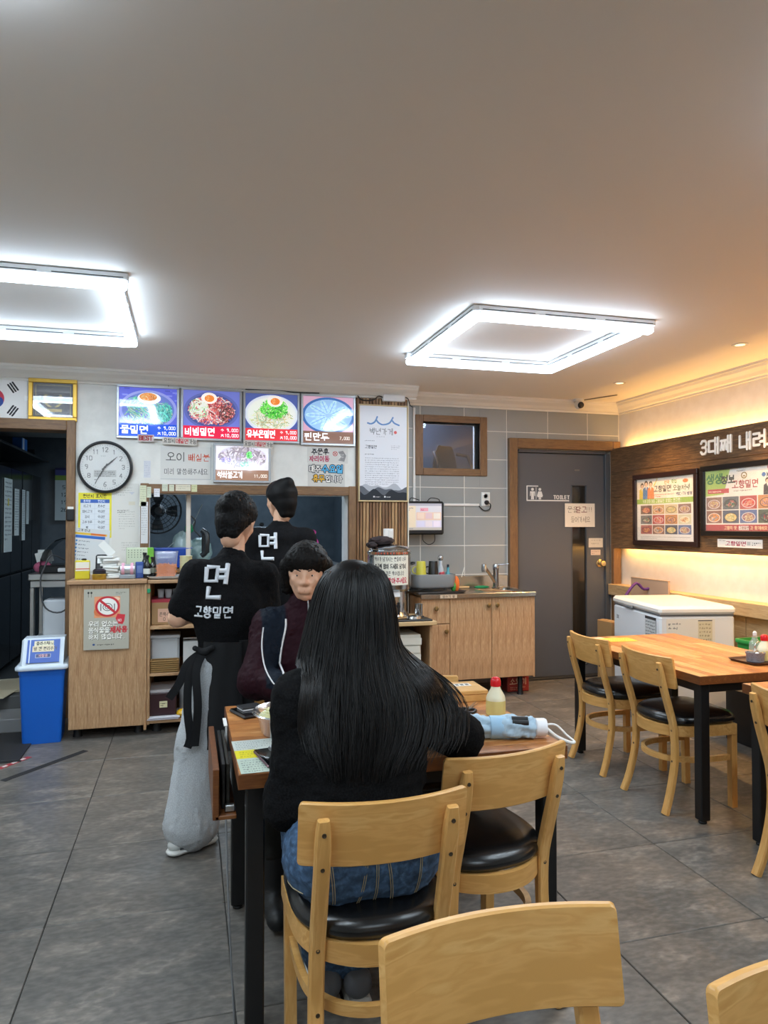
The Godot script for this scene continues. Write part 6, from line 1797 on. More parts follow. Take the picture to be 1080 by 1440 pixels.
	em.ball(Vector3(0, -0.052, 0.008), Vector3(0.042, 0.042, 0.042), 24, 16)
	part("eyeball", em, M("dcd8d0", 0.35), sc)
	var lm := MB.new()
	lm.lathe([Vector2(0, 0.034), Vector2(0.03, 0.03), Vector2(0.028, 0.038), Vector2(0.014, 0.042), Vector2(0, 0.043)], 24, Transform3D(Basis(Vector3.RIGHT, PI / 2 + 0.25), Vector3(0, -0.052, 0.008)))
	part("lens", lm, M("1c2430", 0.1), sc)
	var wm := MB.new()
	wm.tube([Vector3(0.04, -0.008, 0), Vector3(0.12, -0.006, 0.14), Vector3(0.2, -0.006, 0.3)], 0.005, 6)
	part("cable", wm, M("8a8378", 0.5), sc)
	for k in 2:
		var dl := thing("down_light", ["small recessed warm down light over the right-hand table by the bench", "small recessed warm down light over the chest freezer"][k], "down light", [Vector3(3.36, CEIL, -3.72), Vector3(3.33, CEIL, -4.98)][k], 0.0, "warm down lights along the lit wall")
		var dm := MB.new()
		dm.lathe([Vector2(0.03, -0.004), Vector2(0.046, -0.006), Vector2(0.05, 0.0), Vector2(0.0, 0.0)], 28)
		part("trim_ring", dm, M("d8d2c8", 0.4), dl)
		var gm2 := MB.new()
		gm2.lathe([Vector2(0, -0.0045), Vector2(0.032, -0.0035), Vector2(0.032, -0.001), Vector2(0, -0.001)], 24)
		part("lens", gm2, lamp_mat("ffe2b0", 1.6), dl)
		down_spot(dl)
	var hid := thing("down_light", "small recessed warm down light further along the bench, past the near table", "down light", Vector3(3.38, CEIL, -2.3), 0.0, "warm down lights along the lit wall")
	var hm := MB.new()
	hm.lathe([Vector2(0.03, -0.004), Vector2(0.046, -0.006), Vector2(0.05, 0.0), Vector2(0.0, 0.0)], 28)
	part("trim_ring", hm, M("d8d2c8", 0.4), hid)
	var hl := MB.new()
	hl.lathe([Vector2(0, -0.0045), Vector2(0.032, -0.0035), Vector2(0.032, -0.001), Vector2(0, -0.001)], 24)
	part("lens", hl, lamp_mat("ffe2b0", 1.6), hid)
	down_spot(hid)

func down_spot(dl: Node3D):
	var sp := SpotLight3D.new()
	sp.name = "spot"
	sp.position = Vector3(0, -0.012, 0)
	sp.rotation.x = -PI / 2
	sp.spot_angle = 50.0
	sp.spot_angle_attenuation = 0.6
	sp.spot_range = 8.0
	sp.spot_attenuation = 2.0
	sp.light_energy = DOWN
	sp.light_color = Color(1.0, 0.78, 0.5)
	sp.light_size = 0.03
	sp.shadow_enabled = true
	dl.add_child(sp)

const DOWN := 2.8

# ---------------------------------------------------------------- bench along the lit wall, freezer
func bench_side():
	var pale := grain("pale_plank", noise_tex(151, 0.01, [[0.2, "a98d66"], [0.45, "c0a57c"], [0.6, "b3976e"], [0.85, "c9b088"]], 512, 5, 16.0), Vector3(10, 9, 0.7), 0.5, Vector3.ZERO, false, 0.01)
	var o := thing("bench", "long built-in bench with black padding and pale wood back under the lit wall", "bench", Vector3(0, 0, 0))
	part("back_rail", bx(Vector3(0.13, 0.1, 5.3), 0.004, Vector3(XR - 0.066, 0.795, -3.19)), pale, o)
	for k in 9:
		var z := -5.6 + 0.55 * k
		if k < 4: part("back_panel", bx(Vector3(0.04, 0.74, 0.545), 0.003, Vector3(XR - 0.04, 0.374, z)), pale, o)
		else: part("back_cushion", bx(Vector3(0.07, 0.3, 0.54), 0.02, Vector3(XR - 0.06, 0.595, z)), vinyl(), o)
	part("plinth", bx(Vector3(0.48, 0.36, 3.4), 0.004, Vector3(XR - 0.28, 0.18, -2.2)), M("1a1a1c", 0.5), o)
	part("seat_board", bx(Vector3(0.6, 0.035, 3.42), 0.006, Vector3(XR - 0.33, 0.378, -2.2)), pale, o)
	for k in 6: part("seat_cushion", bx(Vector3(0.56, 0.07, 0.56), 0.025, Vector3(XR - 0.33, 0.43, -3.6 + 0.566 * k)), vinyl(), o)
	var f := thing("chest_freezer", "white chest freezer with stickers standing in the corner by the toilet door", "freezer", Vector3(3.42, 0, -4.5), -0.2)
	part("body", bx(Vector3(0.53, 0.72, 0.8), 0.015, Vector3(0, 0.41, 0)), M("dcdfe2", 0.3), f)
	part("lid", bx(Vector3(0.545, 0.06, 0.82), 0.02, Vector3(0, 0.806, 0)), M("e6e4de", 0.25), f)
	part("lid_seal", bx(Vector3(0.52, 0.012, 0.79), 0.002, Vector3(0, 0.773, 0)), M("6a6c6e", 0.6), f)
	part("handle", bx(Vector3(0.016, 0.02, 0.16), 0.004, Vector3(-0.275, 0.785, -0.1)), M("7d8186", 0.35), f)
	part("base", bx(Vector3(0.5, 0.05, 0.76), 0.0, Vector3(0, 0.027, 0)), M("2a2a2c", 0.5), f)
	var c1 := Cv.new(110, 190, "c4c8c8")
	c1.rect(0, 0, 110, 12, "33363a"); fine_print(c1, 8, 22, 94, 10, 14, "5a6064", 3, 3); c1.rect(0, 166, 110, 20, "b08a80")
	var s1 := MB.new()
	s1.sheet(0.17, 0.3, 0.002)
	part("sticker", s1, pic(c1, 0.4), f, Vector3(-0.266, 0.6, 0.26), Vector3(0, -PI / 2, 0))
	var c2 := Cv.new(150, 140, "dedad0")
	c2.blot([Vector2(10, 84), Vector2(30, 84), Vector2(20, 64)], "d8b420"); fine_print(c2, 6, 14, 40, 2, 14, "8a8a88", 5, 3); fine_print(c2, 44, 78, 90, 1, 12, "8a8a88", 6, 3); c2.rect(98, 4, 44, 3, "4a4a4a"); c2.rect(98, 8, 44, 92, "cfc6a8"); fine_print(c2, 102, 16, 36, 7, 12, "9a9078", 8, 2); c2.rect(98, 100, 44, 3, "4a4a4a"); fine_print(c2, 8, 120, 120, 1, 14, "a0a09c", 9, 3)
	var s2 := MB.new()
	s2.sheet(0.34, 0.3, 0.002)
	part("sticker", s2, pic(c2, 0.4), f, Vector3(-0.05, 0.6, 0.4))
	var lg := Cv.new(70, 40, "dcdfe2")
	text(lg, "DX", 8, 6, 26, "3a3e44", 0.14)
	var s3 := MB.new()
	s3.sheet(0.08, 0.045, 0.0015)
	part("badge", s3, pic(lg, 0.4), f, Vector3(-0.266, 0.68, -0.3), Vector3(0, -PI / 2, 0))
	var bg := thing("purple_bag", "purple cloth bag pushed behind the chest freezer", "bag", Vector3(3.585, 0.0, -5.22))
	part("bag", crumple(Vector3(0.15, 0.455, 0.12), 81, 0.16), M("5a3078", 0.7), bg)
	var hm := MB.new()
	hm.tube(curve([Vector3(-0.05, 0.8, 0), Vector3(0.05, 0.9, 0.0), Vector3(0.12, 0.85, 0.01), Vector3(0.2, 0.86, 0.02), Vector3(0.26, 0.83, 0.0)], 18), 0.012, 7)
	part("handle", hm, M("5a3078", 0.7), bg)
	var cd := thing("cardboard_sheet", "grey-brown cardboard panel leaning on the wall behind the freezer", "cardboard", Vector3(3.755, 0.0, -5.2), 0.0)
	part("panel", bx(Vector3(0.02, 0.93, 0.5), 0.002, Vector3(0, 0.465, 0)), M("b39a84", 0.8), cd)
	part("edge", bx(Vector3(0.022, 0.012, 0.5), 0.001, Vector3(0, 0.93, 0)), M("a08a74", 0.8), cd)
	var bx3 := thing("brown_carton", "brown carton on the floor between the toilet door and the freezer", "carton", Vector3(3.53, 0, -5.46), 0.05)
	part("box", bx(Vector3(0.1, 0.56, 0.2), 0.004, Vector3(0, 0.28, 0)), M("a5855a", 0.8), bx3)
	part("tape", bx(Vector3(0.03, 0.563, 0.202), 0.001, Vector3(0, 0.2815, 0)), M("b89a70", 0.4), bx3)
	var gb := thing("green_crate", "green plastic crate on the bench beyond the set table", "crate", Vector3(3.42, 0.465, -3.55))
	var gm := MB.new()
	gm.loft([rrect(0.15, 0.1, 0.02, 0.0), rrect(0.165, 0.115, 0.02, 0.2), rrect(0.172, 0.122, 0.02, 0.202), rrect(0.172, 0.122, 0.02, 0.225), rrect(0.158, 0.108, 0.02, 0.225), rrect(0.143, 0.093, 0.02, 0.01)])
	part("crate", gm, M("2a8a3a", 0.45), gb)
# ---------------------------------------------------------------- chairs and tables
func make_chair() -> Node3D:
	var o := thing("dining_chair", "", "chair", Vector3.ZERO, 0.0, "pale bentwood chairs with black seats")
	var wood := beech(0)
	var leg := beech(2)
	# bent plywood back: the ends come forward
	var rings := []
	for k in 31:
		var u: float = -1.0 + (k - 5) / 10.0
		if k < 6: u = [-1.0, -0.992, -0.98, -0.966, -0.955, -0.94][k]
		if k > 24: u = [0.94, 0.955, 0.966, 0.98, 0.992, 1.0][k - 25]
		var x := 0.202 * u
		var edge := clampf((1.0 - absf(u)) / 0.045, 0.0, 1.0)
		var cut := 0.009 * (1.0 - sqrt(1.0 - pow(1.0 - edge, 2)))
		var slope := -0.08 * u / 0.202
		var nrm := Vector3(-slope, 0.0, 1.0).normalized()
		var ring := []
		for q in [[-1, -1, 0.004, 0.0], [-1, -1, 0.0, 0.003], [-1, 1, 0.0, 0.003], [-1, 1, 0.004, 0.0], [1, 1, 0.004, 0.0], [1, 1, 0.0, 0.003], [1, -1, 0.0, 0.003], [1, -1, 0.004, 0.0]]:
			var y: float = 0.6745 + q[1] * (0.0765 - cut - q[3]) + 0.003 * (u * u - 0.4)
			var z := 0.243 - 0.04 * u * u + (y - 0.678) * 0.16
			ring.append(Vector3(x, y, z) + nrm * q[0] * (0.0085 - q[2]))
		rings.append(ring)
	var bk := MB.new()
	bk.strip(rings)
	part("backrest", bk, wood, o)
	for s in [-1, 1]:
		var path := curve([Vector3(0.168 * s, 0.0, 0.238), Vector3(0.161 * s, 0.1, 0.203), Vector3(0.156 * s, 0.25, 0.172), Vector3(0.153 * s, 0.4, 0.175), Vector3(0.153 * s, 0.6, 0.23), Vector3(0.154 * s, 0.722, 0.258)], 22)
		var leg_rings := []
		for k in path.size():
			var t: Vector3 = (path[mini(k + 1, path.size() - 1)] - path[maxi(k - 1, 0)]).normalized()
			var side := Vector3.RIGHT
			var back := side.cross(t).normalized() * -1.0
			var end := clampf((path.size() - 1 - k) / 1.6, 0.0, 1.0)
			var hw := 0.0185 * (0.72 + 0.28 * end)
			var hd := 0.0135 * (0.6 + 0.4 * end)
			var r := []
			for q in [[-1, -0.6], [-0.75, -1], [0.75, -1], [1, -0.6], [1, 0.6], [0.75, 1], [-0.75, 1], [-1, 0.6]]: r.append(path[k] + side * q[0] * hw + back * q[1] * hd)
			leg_rings.append(r)
		var lm := MB.new()
		lm.strip(leg_rings)
		var rear := part("leg", lm, leg, o)
		for q in [[0.69, 0.2645], [0.605, 0.2445], [0.392, 0.1865], [0.244, 0.1855]]:
			var sm := MB.new()
			sm.lathe([Vector2(0, 0), Vector2(0.0055, 0.0), Vector2(0.005, 0.002), Vector2(0.002, 0.0012), Vector2(0, 0.0012)], 12, Transform3D(Basis(Vector3.RIGHT, PI / 2), Vector3(0.1535 * s, q[0], q[1])))
			part("screw", sm, M("5d5346", 0.35, 0.8), rear)
		var fl := MB.new()
		fl.sweep([Vector3(0.17 * s, 0.0, -0.148), Vector3(0.172 * s, 0.2, -0.146), Vector3(0.174 * s, 0.405, -0.145)], [Vector2(-0.014, -0.014), Vector2(0.014, -0.014), Vector2(0.014, 0.014), Vector2(-0.014, 0.014)].map(func(p): return p * 1.12), Vector3.BACK)
		part("leg", fl, leg, o)
	var frame := curve([Vector3(-0.186, 0.388, -0.155), Vector3(-0.186, 0.388, -0.02), Vector3(-0.175, 0.388, 0.085), Vector3(-0.135, 0.388, 0.162), Vector3(-0.07, 0.388, 0.208), Vector3(0, 0.388, 0.222), Vector3(0.07, 0.388, 0.208), Vector3(0.135, 0.388, 0.162), Vector3(0.175, 0.388, 0.085), Vector3(0.186, 0.388, -0.02), Vector3(0.186, 0.388, -0.155)], 44)
	var fm := MB.new()
	fm.sweep(frame, [Vector2(-0.01, -0.027), Vector2(0.01, -0.027), Vector2(0.01, 0.024), Vector2(-0.01, 0.024)])
	part("seat_frame", fm, wood, o)
	part("front_rail", bx(Vector3(0.33, 0.045, 0.02), 0.002, Vector3(0, 0.39, -0.15)), wood, o)
	var ring := curve([Vector3(-0.168, 0.244, -0.138), Vector3(-0.168, 0.244, -0.01), Vector3(-0.155, 0.244, 0.09), Vector3(-0.115, 0.244, 0.155), Vector3(-0.06, 0.244, 0.19), Vector3(0, 0.244, 0.2), Vector3(0.06, 0.244, 0.19), Vector3(0.115, 0.244, 0.155), Vector3(0.155, 0.244, 0.09), Vector3(0.168, 0.244, -0.01), Vector3(0.168, 0.244, -0.138)], 44)
	var rm := MB.new()
	rm.sweep(ring, [Vector2(-0.009, -0.013), Vector2(0.009, -0.013), Vector2(0.009, 0.013), Vector2(-0.009, 0.013)])
	part("stretcher", rm, wood, o)
	var seat := []
	for q in [[0.86, 0.414], [0.97, 0.416], [1.0, 0.428], [1.0, 0.438], [0.97, 0.452], [0.9, 0.463], [0.75, 0.472], [0.5, 0.478], [0.2, 0.48]]:
		var r := []
		for k in 48:
			var a := TAU * k / 48.0
			var p := Vector2(cos(a), sin(a))
			var e := 0.36 if p.y < 0 else 0.86   # squarer at the front, rounder at the back
			p = Vector2(signf(p.x) * pow(absf(p.x), e), signf(p.y) * pow(absf(p.y), e))
			r.append(Vector3(p.x * 0.198 * q[0], q[1], 0.015 + p.y * (0.207 if p.y > 0 else 0.2) * q[0]))
		seat.append(r)
	var cm := MB.new()
	cm.loft(seat)
	part("seat", cm, vinyl(), o)
	return o

func tables_and_chairs():
	chair_proto = make_chair()
	var spots := [
		[Vector3(0.449, 0, -1.84), 0.0, "pale wooden chair in which the long-haired woman in black sits"],
		[Vector3(0.834, 0, -2.07), 0.166, "empty pale wooden chair beside the seated long-haired woman"],
		[Vector3(0.487, 0, -0.838), PI, "pale wooden chair turned the other way, directly behind the seated long-haired woman's chair"],
		[Vector3(0.882, 0, -0.605), PI - 0.04, "pale wooden chair of which only one upper backrest corner shows, beside the turned chair"],
		[Vector3(2.445, 0, -3.12), -PI / 2, "pale chair at the wall-side table, second from the toilet door"],
		[Vector3(2.45, 0, -3.66), -PI / 2, "pale chair at the wall-side table, first from the toilet door"],
		[Vector3(2.41, 0, -2.18), -PI / 2, "pale chair mostly cut off by the picture's edge, at the nearer wall-side table"],
		[Vector3(0.895, 0, -2.6), PI, "pale chair across the diners' table, only its backrest showing past the wooden box"],
		[Vector3(0.48, 0, -2.96), PI, "pale chair under the diner in the maroon track jacket"],
	]
	for k in spots.size():
		var c := chair_proto
		if k > 0:
			c = chair_proto.duplicate()
			c.name = numbered("dining_chair", self)
			add_child(c, true)
		c.position = spots[k][0]
		c.rotation.y = spots[k][1]
		c.set_meta("label", spots[k][2])
	table("oblong wooden table on black steel legs between the seated diners", Vector3(0.6225, 0.715, -2.325), 0.975, 0.75, 0.0, 1)
	table("long wooden table on black legs beside the lit wall, with two empty chairs", Vector3(2.645, 0.69, -3.36), 1.16, 0.75, PI / 2, 2)
	table("wooden table by the bench of which only a corner and black leg show", Vector3(2.73, 0.69, -2.02), 1.18, 0.75, PI / 2, 3)

func table(label: String, at: Vector3, l: float, w: float, turn: float, sd: int):
	var o := thing("dining_table", label, "table", Vector3(at.x, 0, at.z), turn, "wooden tables on black steel legs")
	var r := RandomNumberGenerator.new()
	r.seed = sd * 17
	var rows := 15
	var rw := w / rows
	var meshes := {}
	for k in rows:
		var x := -l / 2
		while x < l / 2 - 0.01:
			var sl := minf(snappedf(r.randf_range(0.25, 0.6), 0.05), l / 2 - x)
			if l / 2 - x - sl < 0.12: sl = l / 2 - x
			var key := snappedf(sl, 0.001)
			if not meshes.has(key): meshes[key] = bx(Vector3(sl, 0.04, rw), 0.0007).mesh()
			part("stave", meshes[key], butcher(r.randi() % 4), o, Vector3(x + sl / 2, at.y - 0.02, -w / 2 + rw * (k + 0.5)))
			x += sl
	var dark := grain("table_edge", butcher(3).albedo_texture, Vector3(1.2, 12, 12), 0.4, Vector3(0.3, 0.2, 0))
	dark.albedo_color = Color("a89c90")
	for s in [-1, 1]:
		part("edge_band", bx(Vector3(l + 0.006, 0.0385, 0.003), 0.0005, Vector3(0, at.y - 0.0205, (w / 2 + 0.0015) * s)), dark, o)
		part("edge_band", bx(Vector3(0.003, 0.0385, w), 0.0005, Vector3((l / 2 + 0.0015) * s, at.y - 0.0205, 0)), dark, o)
	var blk := M("0e0e10", 0.42)
	var hl := l / 2 - 0.045
	var hw := w / 2 - 0.045
	for s in [-1, 1]:
		part("rail", bx(Vector3(2 * hl, 0.045, 0.03), 0.003, Vector3(0, at.y - 0.063, hw * s)), blk, o)
		part("rail", bx(Vector3(0.03, 0.045, 2 * hw), 0.003, Vector3(hl * s, at.y - 0.063, 0)), blk, o)
		for t in [-1, 1]:
			var lg := part("leg", bx(Vector3(0.05, at.y - 0.055, 0.05), 0.004, Vector3(0, (at.y - 0.055) / 2 + 0.015, 0)), blk, o, Vector3(hl * s, 0, hw * t))
			var gm := MB.new()
			gm.lathe([Vector2(0, 0), Vector2(0.018, 0), Vector2(0.02, 0.006), Vector2(0.012, 0.016), Vector2(0, 0.016)], 14)
			part("glide", gm, M("0b0b0c", 0.5), lg)

func vinegar(label: String, at: Vector3):
	var v := thing("vinegar_bottle", label, "bottle", at, 0.0, "small bottles with red caps")
	var m := MB.new()
	m.lathe([Vector2(0, 0), Vector2(0.031, 0), Vector2(0.034, 0.004), Vector2(0.034, 0.057), Vector2(0.031, 0.068), Vector2(0.0185, 0.09), Vector2(0.0155, 0.1), Vector2(0.0155, 0.104), Vector2(0.0, 0.104)], 28)
	var pl := M("e6e0c2", 0.35)
	part("bottle", m, pl, v)
	var q := MB.new()
	q.lathe([Vector2(0.0343, 0.003), Vector2(0.0345, 0.005), Vector2(0.0345, 0.05), Vector2(0.0343, 0.052)], 28)
	part("liquid", q, M("d9c880", 0.35), v)
	var c := MB.new()
	c.lathe([Vector2(0.017, 0.1), Vector2(0.0185, 0.102), Vector2(0.0185, 0.118), Vector2(0.016, 0.126), Vector2(0.009, 0.132), Vector2(0, 0.133)], 24)
	part("cap", c, M("d0131c", 0.3), v)

func table_items():
	var T := 0.7155
	vinegar("vinegar bottle with a red cap beside the pale blue umbrella", Vector3(1.05, T, -2.33))
	# folded umbrella
	var u := thing("folded_umbrella", "folded pale blue umbrella with a white handle and looped strap on the table", "umbrella", Vector3(0.86, T + 0.033, -2.095), -0.27)
	var rings := []
	var f := FastNoiseLite.new()
	f.seed = 5
	f.frequency = 1.0
	for k in 26:
		var x := -0.02 + 0.22 * k / 25.0
		var r := 0.035 + 0.003 * sin(k * 0.5)
		if k == 0: r = 0.012
		if k == 1: r = 0.026
		if k == 25: r = 0.026
		var ring := []
		for s in 30:
			var a := TAU * s / 30.0
			var fold := 0.0035 * sin(a * 6.0 + x * 34.0) + 0.008 * f.get_noise_3d(cos(a) * 2.5, sin(a) * 2.5, x * 60.0)
			if x > 0.055 and x < 0.11: fold *= 0.25
			ring.append(Vector3(x, sin(a) * (r + fold), cos(a) * (r + fold)))
		rings.append(ring)
	var um := MB.new()
	um.loft(rings)
	part("canopy", um, M("a9c3d6", 0.7), u)
	var band := []
	for x in [0.058, 0.06, 0.106, 0.108]:
		var ring := []
		for s in 30: ring.append(Vector3(x, sin(TAU * s / 30.0) * (0.034 if x < 0.059 or x > 0.107 else 0.036), cos(TAU * s / 30.0) * (0.034 if x < 0.059 or x > 0.107 else 0.036)))
		band.append(ring)
	var bm := MB.new()
	bm.loft(band)
	part("strap_band", bm, M("9dc2de", 0.6), u)
	var pt := MB.new()
	for k in 2: pt.tube([Vector3(0.125, 0.022 + 0.008 * k, 0.026 - 0.012 * k), Vector3(0.175, 0.021 + 0.008 * k, 0.027 - 0.012 * k)], 0.0085, 8)
	part("black_patch", pt, M("17191c", 0.45), u)
	var hm := MB.new()
	hm.lathe([Vector2(0.0, 0.2), Vector2(0.024, 0.2), Vector2(0.028, 0.204), Vector2(0.028, 0.23), Vector2(0.025, 0.236), Vector2(0, 0.237)], 26, Transform3D(Basis(Vector3.FORWARD, PI / 2), Vector3.ZERO))
	part("handle", hm, M("e6e6ea", 0.35), u)
	var sm := MB.new()
	sm.tube(curve([Vector3(0.236, 0.012, 0.01), Vector3(0.265, 0.01, 0.015), Vector3(0.295, -0.018, 0.03), Vector3(0.31, -0.028, 0.055), Vector3(0.295, -0.029, 0.06), Vector3(0.26, -0.018, 0.035), Vector3(0.236, 0.0, 0.015)], 34), 0.0048, 8, 0.7)
	part("wrist_loop", sm, M("e6e4e0", 0.6), u)
	# cutlery box, scissors, tongs
	var b := thing("cutlery_box", "pale wooden table box with a white label near the vinegar bottle", "box", Vector3(1.02, T, -2.6), -0.05)
	part("body", bx(Vector3(0.17, 0.026, 0.16), 0.002, Vector3(0, 0.013, 0)), beech(0), b)
	part("lid", bx(Vector3(0.174, 0.016, 0.164), 0.003, Vector3(0, 0.0345, 0)), beech(1), b)
	part("label", bx(Vector3(0.07, 0.001, 0.04), 0.0, Vector3(0.015, 0.043, -0.02)), M("dcd8d0", 0.5), b)
	var pr := MB.new()
	for k in 3: pr.box(Vector3(-0.005 + 0.02 * k, 0.0438, -0.02), Vector3(0.012, 0.0006, 0.02))
	part("print", pr, M("55555a", 0.5), b)
	var sc := thing("scissors", "black handled kitchen scissors lying by the woman's forearm", "scissors", Vector3(0.98, T, -2.4), 0.9)
	for s in [-1, 1]:
		var bl := MB.new()
		bl.prism(PackedVector2Array([Vector2(0, -0.004), Vector2(0.1, 0.004 * s), Vector2(0.1, 0.006 * s + 0.002), Vector2(0, 0.008)]), 0.002, Transform3D(Basis(Vector3.RIGHT, -PI / 2), Vector3(0, 0.006 + 0.0022 * s, 0)))
		part("blade", bl, steel(0.2), sc)
		var hm2 := MB.new()
		hm2.tube(ring_pts(0.02, 0.0, 22, 0.7).map(func(p): return Vector3(p.x * 1.3 - 0.034, 0.009, p.y + 0.016 * s)), 0.0055, 8)
		part("handle", hm2, M("141416", 0.35), sc)
	var sp := thing("tongs", "steel tongs lying beside the scissors on the table", "tongs", Vector3(0.93, T + 0.004, -2.36), 0.85)
	for s in [-1, 1]: part("arm", bx(Vector3(0.15, 0.004, 0.01), 0.0015, Vector3(0, 0.003, 0.008 * s)), steel(0.25), sp, Vector3.ZERO, Vector3(0, 0.05 * s, 0))
	# near the woman's other side
	var ph := thing("phone", "black phone in a thick case near the far corner of the diners' table", "phone", Vector3(0.2, T, -2.565), 0.35)
	part("case", bx(Vector3(0.075, 0.012, 0.13), 0.006, Vector3(0, 0.006, 0)), M("101113", 0.4), ph)
	part("screen", bx(Vector3(0.066, 0.001, 0.12), 0.0, Vector3(0, 0.0126, 0)), M("0a0b0d", 0.08), ph)
	var wl := thing("wallet", "small black wallet with a pale edge lying on the cased phone", "wallet", Vector3(0.215, T + 0.0132, -2.59), 0.3)
	part("cover", bx(Vector3(0.08, 0.006, 0.06), 0.0025, Vector3(0, 0.0085, 0)), M("18191c", 0.45), wl)
	part("pages", bx(Vector3(0.078, 0.005, 0.058), 0.001, Vector3(0.001, 0.003, 0.002)), M("c9c9cb", 0.5), wl)
	var lf := Cv.new(220, 330, "c9cfc9")
	fine_print(lf, 14, 20, 190, 5, 18, "6a7470", 3, 2); lf.rect(0, 108, 150, 84, "e0d22a"); fine_print(lf, 20, 130, 90, 3, 20, "8a8020", 4, 3)
	lf.rect(0, 192, 220, 138, "bccabc"); fine_print(lf, 14, 214, 190, 6, 20, "5a6a64", 6, 3)
	var le := thing("menu_leaflet", "printed leaflet with a yellow panel on the table beside the steel bowl", "leaflet", Vector3(0.2, T + 0.001, -2.1), 0.03)
	var lm := MB.new()
	lm.sheet(0.13, 0.3, 0.001)
	part("sheet", lm, pic(lf, 0.35), le, Vector3.ZERO, Vector3(-PI / 2, 0, 0))
	var p2 := thing("phone", "black phone with a pinkish metal edge on the leaflet by the woman's elbow", "phone", Vector3(0.235, T + 0.0025, -2.05), 0.18)
	part("case", bx(Vector3(0.075, 0.009, 0.15), 0.004, Vector3(0, 0.0045, 0)), M("8a6a74", 0.25, 0.7), p2)
	part("screen", bx(Vector3(0.07, 0.001, 0.145), 0.0, Vector3(0, 0.0095, 0)), M("08080a", 0.06), p2)
	var sb := thing("sauce_dish", "small dark dish with a folded napkin near the phone", "dish", Vector3(0.275, T + 0.013, -2.06))
	var sm2 := MB.new()
	sm2.lathe([Vector2(0.025, 0), Vector2(0.05, 0.014), Vector2(0.052, 0.016), Vector2(0.046, 0.013), Vector2(0, 0.004)], 26)
	part("dish", sm2, M("2a2c30", 0.3), sb)
	part("napkin", bx(Vector3(0.05, 0.004, 0.03), 0.001, Vector3(0.0, 0.02, -0.01)), M("d8d8d6", 0.8), sb, Vector3.ZERO, Vector3(0.05, 0.4, 0.05))
	var bw := thing("noodle_bowl", "steel bowl of pale noodles and soup on the table at the woman's left", "bowl", Vector3(0.335, T, -2.31))
	var bm2 := MB.new()
	bm2.lathe([Vector2(0, 0), Vector2(0.07, 0), Vector2(0.074, 0.004), Vector2(0.084, 0.05), Vector2(0.09, 0.062), Vector2(0.093, 0.062), Vector2(0.096, 0.066), Vector2(0.093, 0.07), Vector2(0.088, 0.066), Vector2(0.078, 0.04), Vector2(0.066, 0.012), Vector2(0, 0.01)].map(func(p): return p * Vector2(1.42, 1.05)), 44)
	part("bowl", bm2, steel(0.2), bw)
	var so := MB.new()
	so.lathe([Vector2(0.0, 0.05), Vector2(0.0835, 0.05), Vector2(0.08, 0.054), Vector2(0, 0.056)].map(func(p): return p * Vector2(1.42, 1.05)), 32)
	part("soup", so, M("c9c69a", 0.15), bw)
	var nm := MB.new()
	for k in 90:
		var a := rng.randf() * TAU
		var q := sqrt(rng.randf()) * 0.06
		var c0 := Vector3(cos(a) * q, 0.056 + (0.06 - q) * 0.4 + rng.randf() * 0.008, sin(a) * q)
		var pts := []
		var dr := rng.randf() * TAU
		for j in 6:
			pts.append(c0)
			dr += rng.randf_range(-0.7, 0.7)
			c0 += Vector3(cos(dr) * 0.012, rng.randf_range(-0.004, 0.003), sin(dr) * 0.012)
			if Vector2(c0.x, c0.z).length() > 0.076: break
		if pts.size() > 1: nm.tube(pts.map(func(p): return p * Vector3(1.42, 1.05, 1.42)), 0.0024, 6)
	var nn := part("noodles", nm, M("dcd8a8", 0.4), bw)
	nn.set_meta("kind", "stuff")
	# wooden pocket on the end of the diners' table with menus in it
	var mp := thing("menu_rack", "wooden menu rack board fixed along the end of the diners' table", "rack", Vector3(0.09, 0.0, -2.33))
	part("board", bx(Vector3(0.018, 0.145, 0.46), 0.002, Vector3(-0.01, 0.612, 0)), mats["table_edge"], mp)
	part("base_slat", bx(Vector3(0.06, 0.012, 0.46), 0.002, Vector3(0.018, 0.545, 0)), mats["table_edge"], mp)
	part("bracket", bx(Vector3(0.03, 0.02, 0.02), 0.003, Vector3(0.03, 0.562, 0.2)), steel(0.3), mp)
	for k in 2: tag(part("menu_book", bx(Vector3(0.01, 0.13, 0.36), 0.002, Vector3(0.1035 + 0.013 * k, 0.618, -2.33)), M(["1c1c1e", "26241f"][k], 0.4), self), ["black menu book in the rack, next to the outer board", "black menu book in the rack, next to the table"][k], "menu", "menu books in the table rack")
	var pap := thing("menu_insert", "white paper standing up among the menu books in the table rack", "paper", Vector3(0.128, 0.551, -2.5))
	part("sheet", bx(Vector3(0.002, 0.16, 0.1), 0.0, Vector3(0, 0.08, 0)), M("d8d8d6", 0.7), pap)
	part("fold", bx(Vector3(0.012, 0.002, 0.1), 0.0, Vector3(-0.004, 0.16, 0)), M("d8d8d6", 0.7), pap)
	var cb := MB.new()
	cb.tube(curve([Vector3(0.108, 0.54, -2.1), Vector3(0.115, 0.3, -2.06), Vector3(0.13, 0.0, -2.02)], 14), 0.003, 5)
	tag(part("thin_cord", cb, M("77787a", 0.5), self), "thin grey cord hanging from the menu rack down to the floor", "cord")
	# wall-side table
	var Y := 0.6905
	var tr := thing("condiment_tray", "dark brown tray holding a sauce pot and bottle on the wall-side table", "tray", Vector3(2.83, Y, -3.0), 0.02)
	var tm := MB.new()
	tm.loft([rrect(0.13, 0.085, 0.02, 0.0), rrect(0.142, 0.097, 0.024, 0.012), rrect(0.137, 0.092, 0.02, 0.012), rrect(0.125, 0.08, 0.018, 0.004)])
	part("tray", tm, M("4a2f22", 0.35), tr)
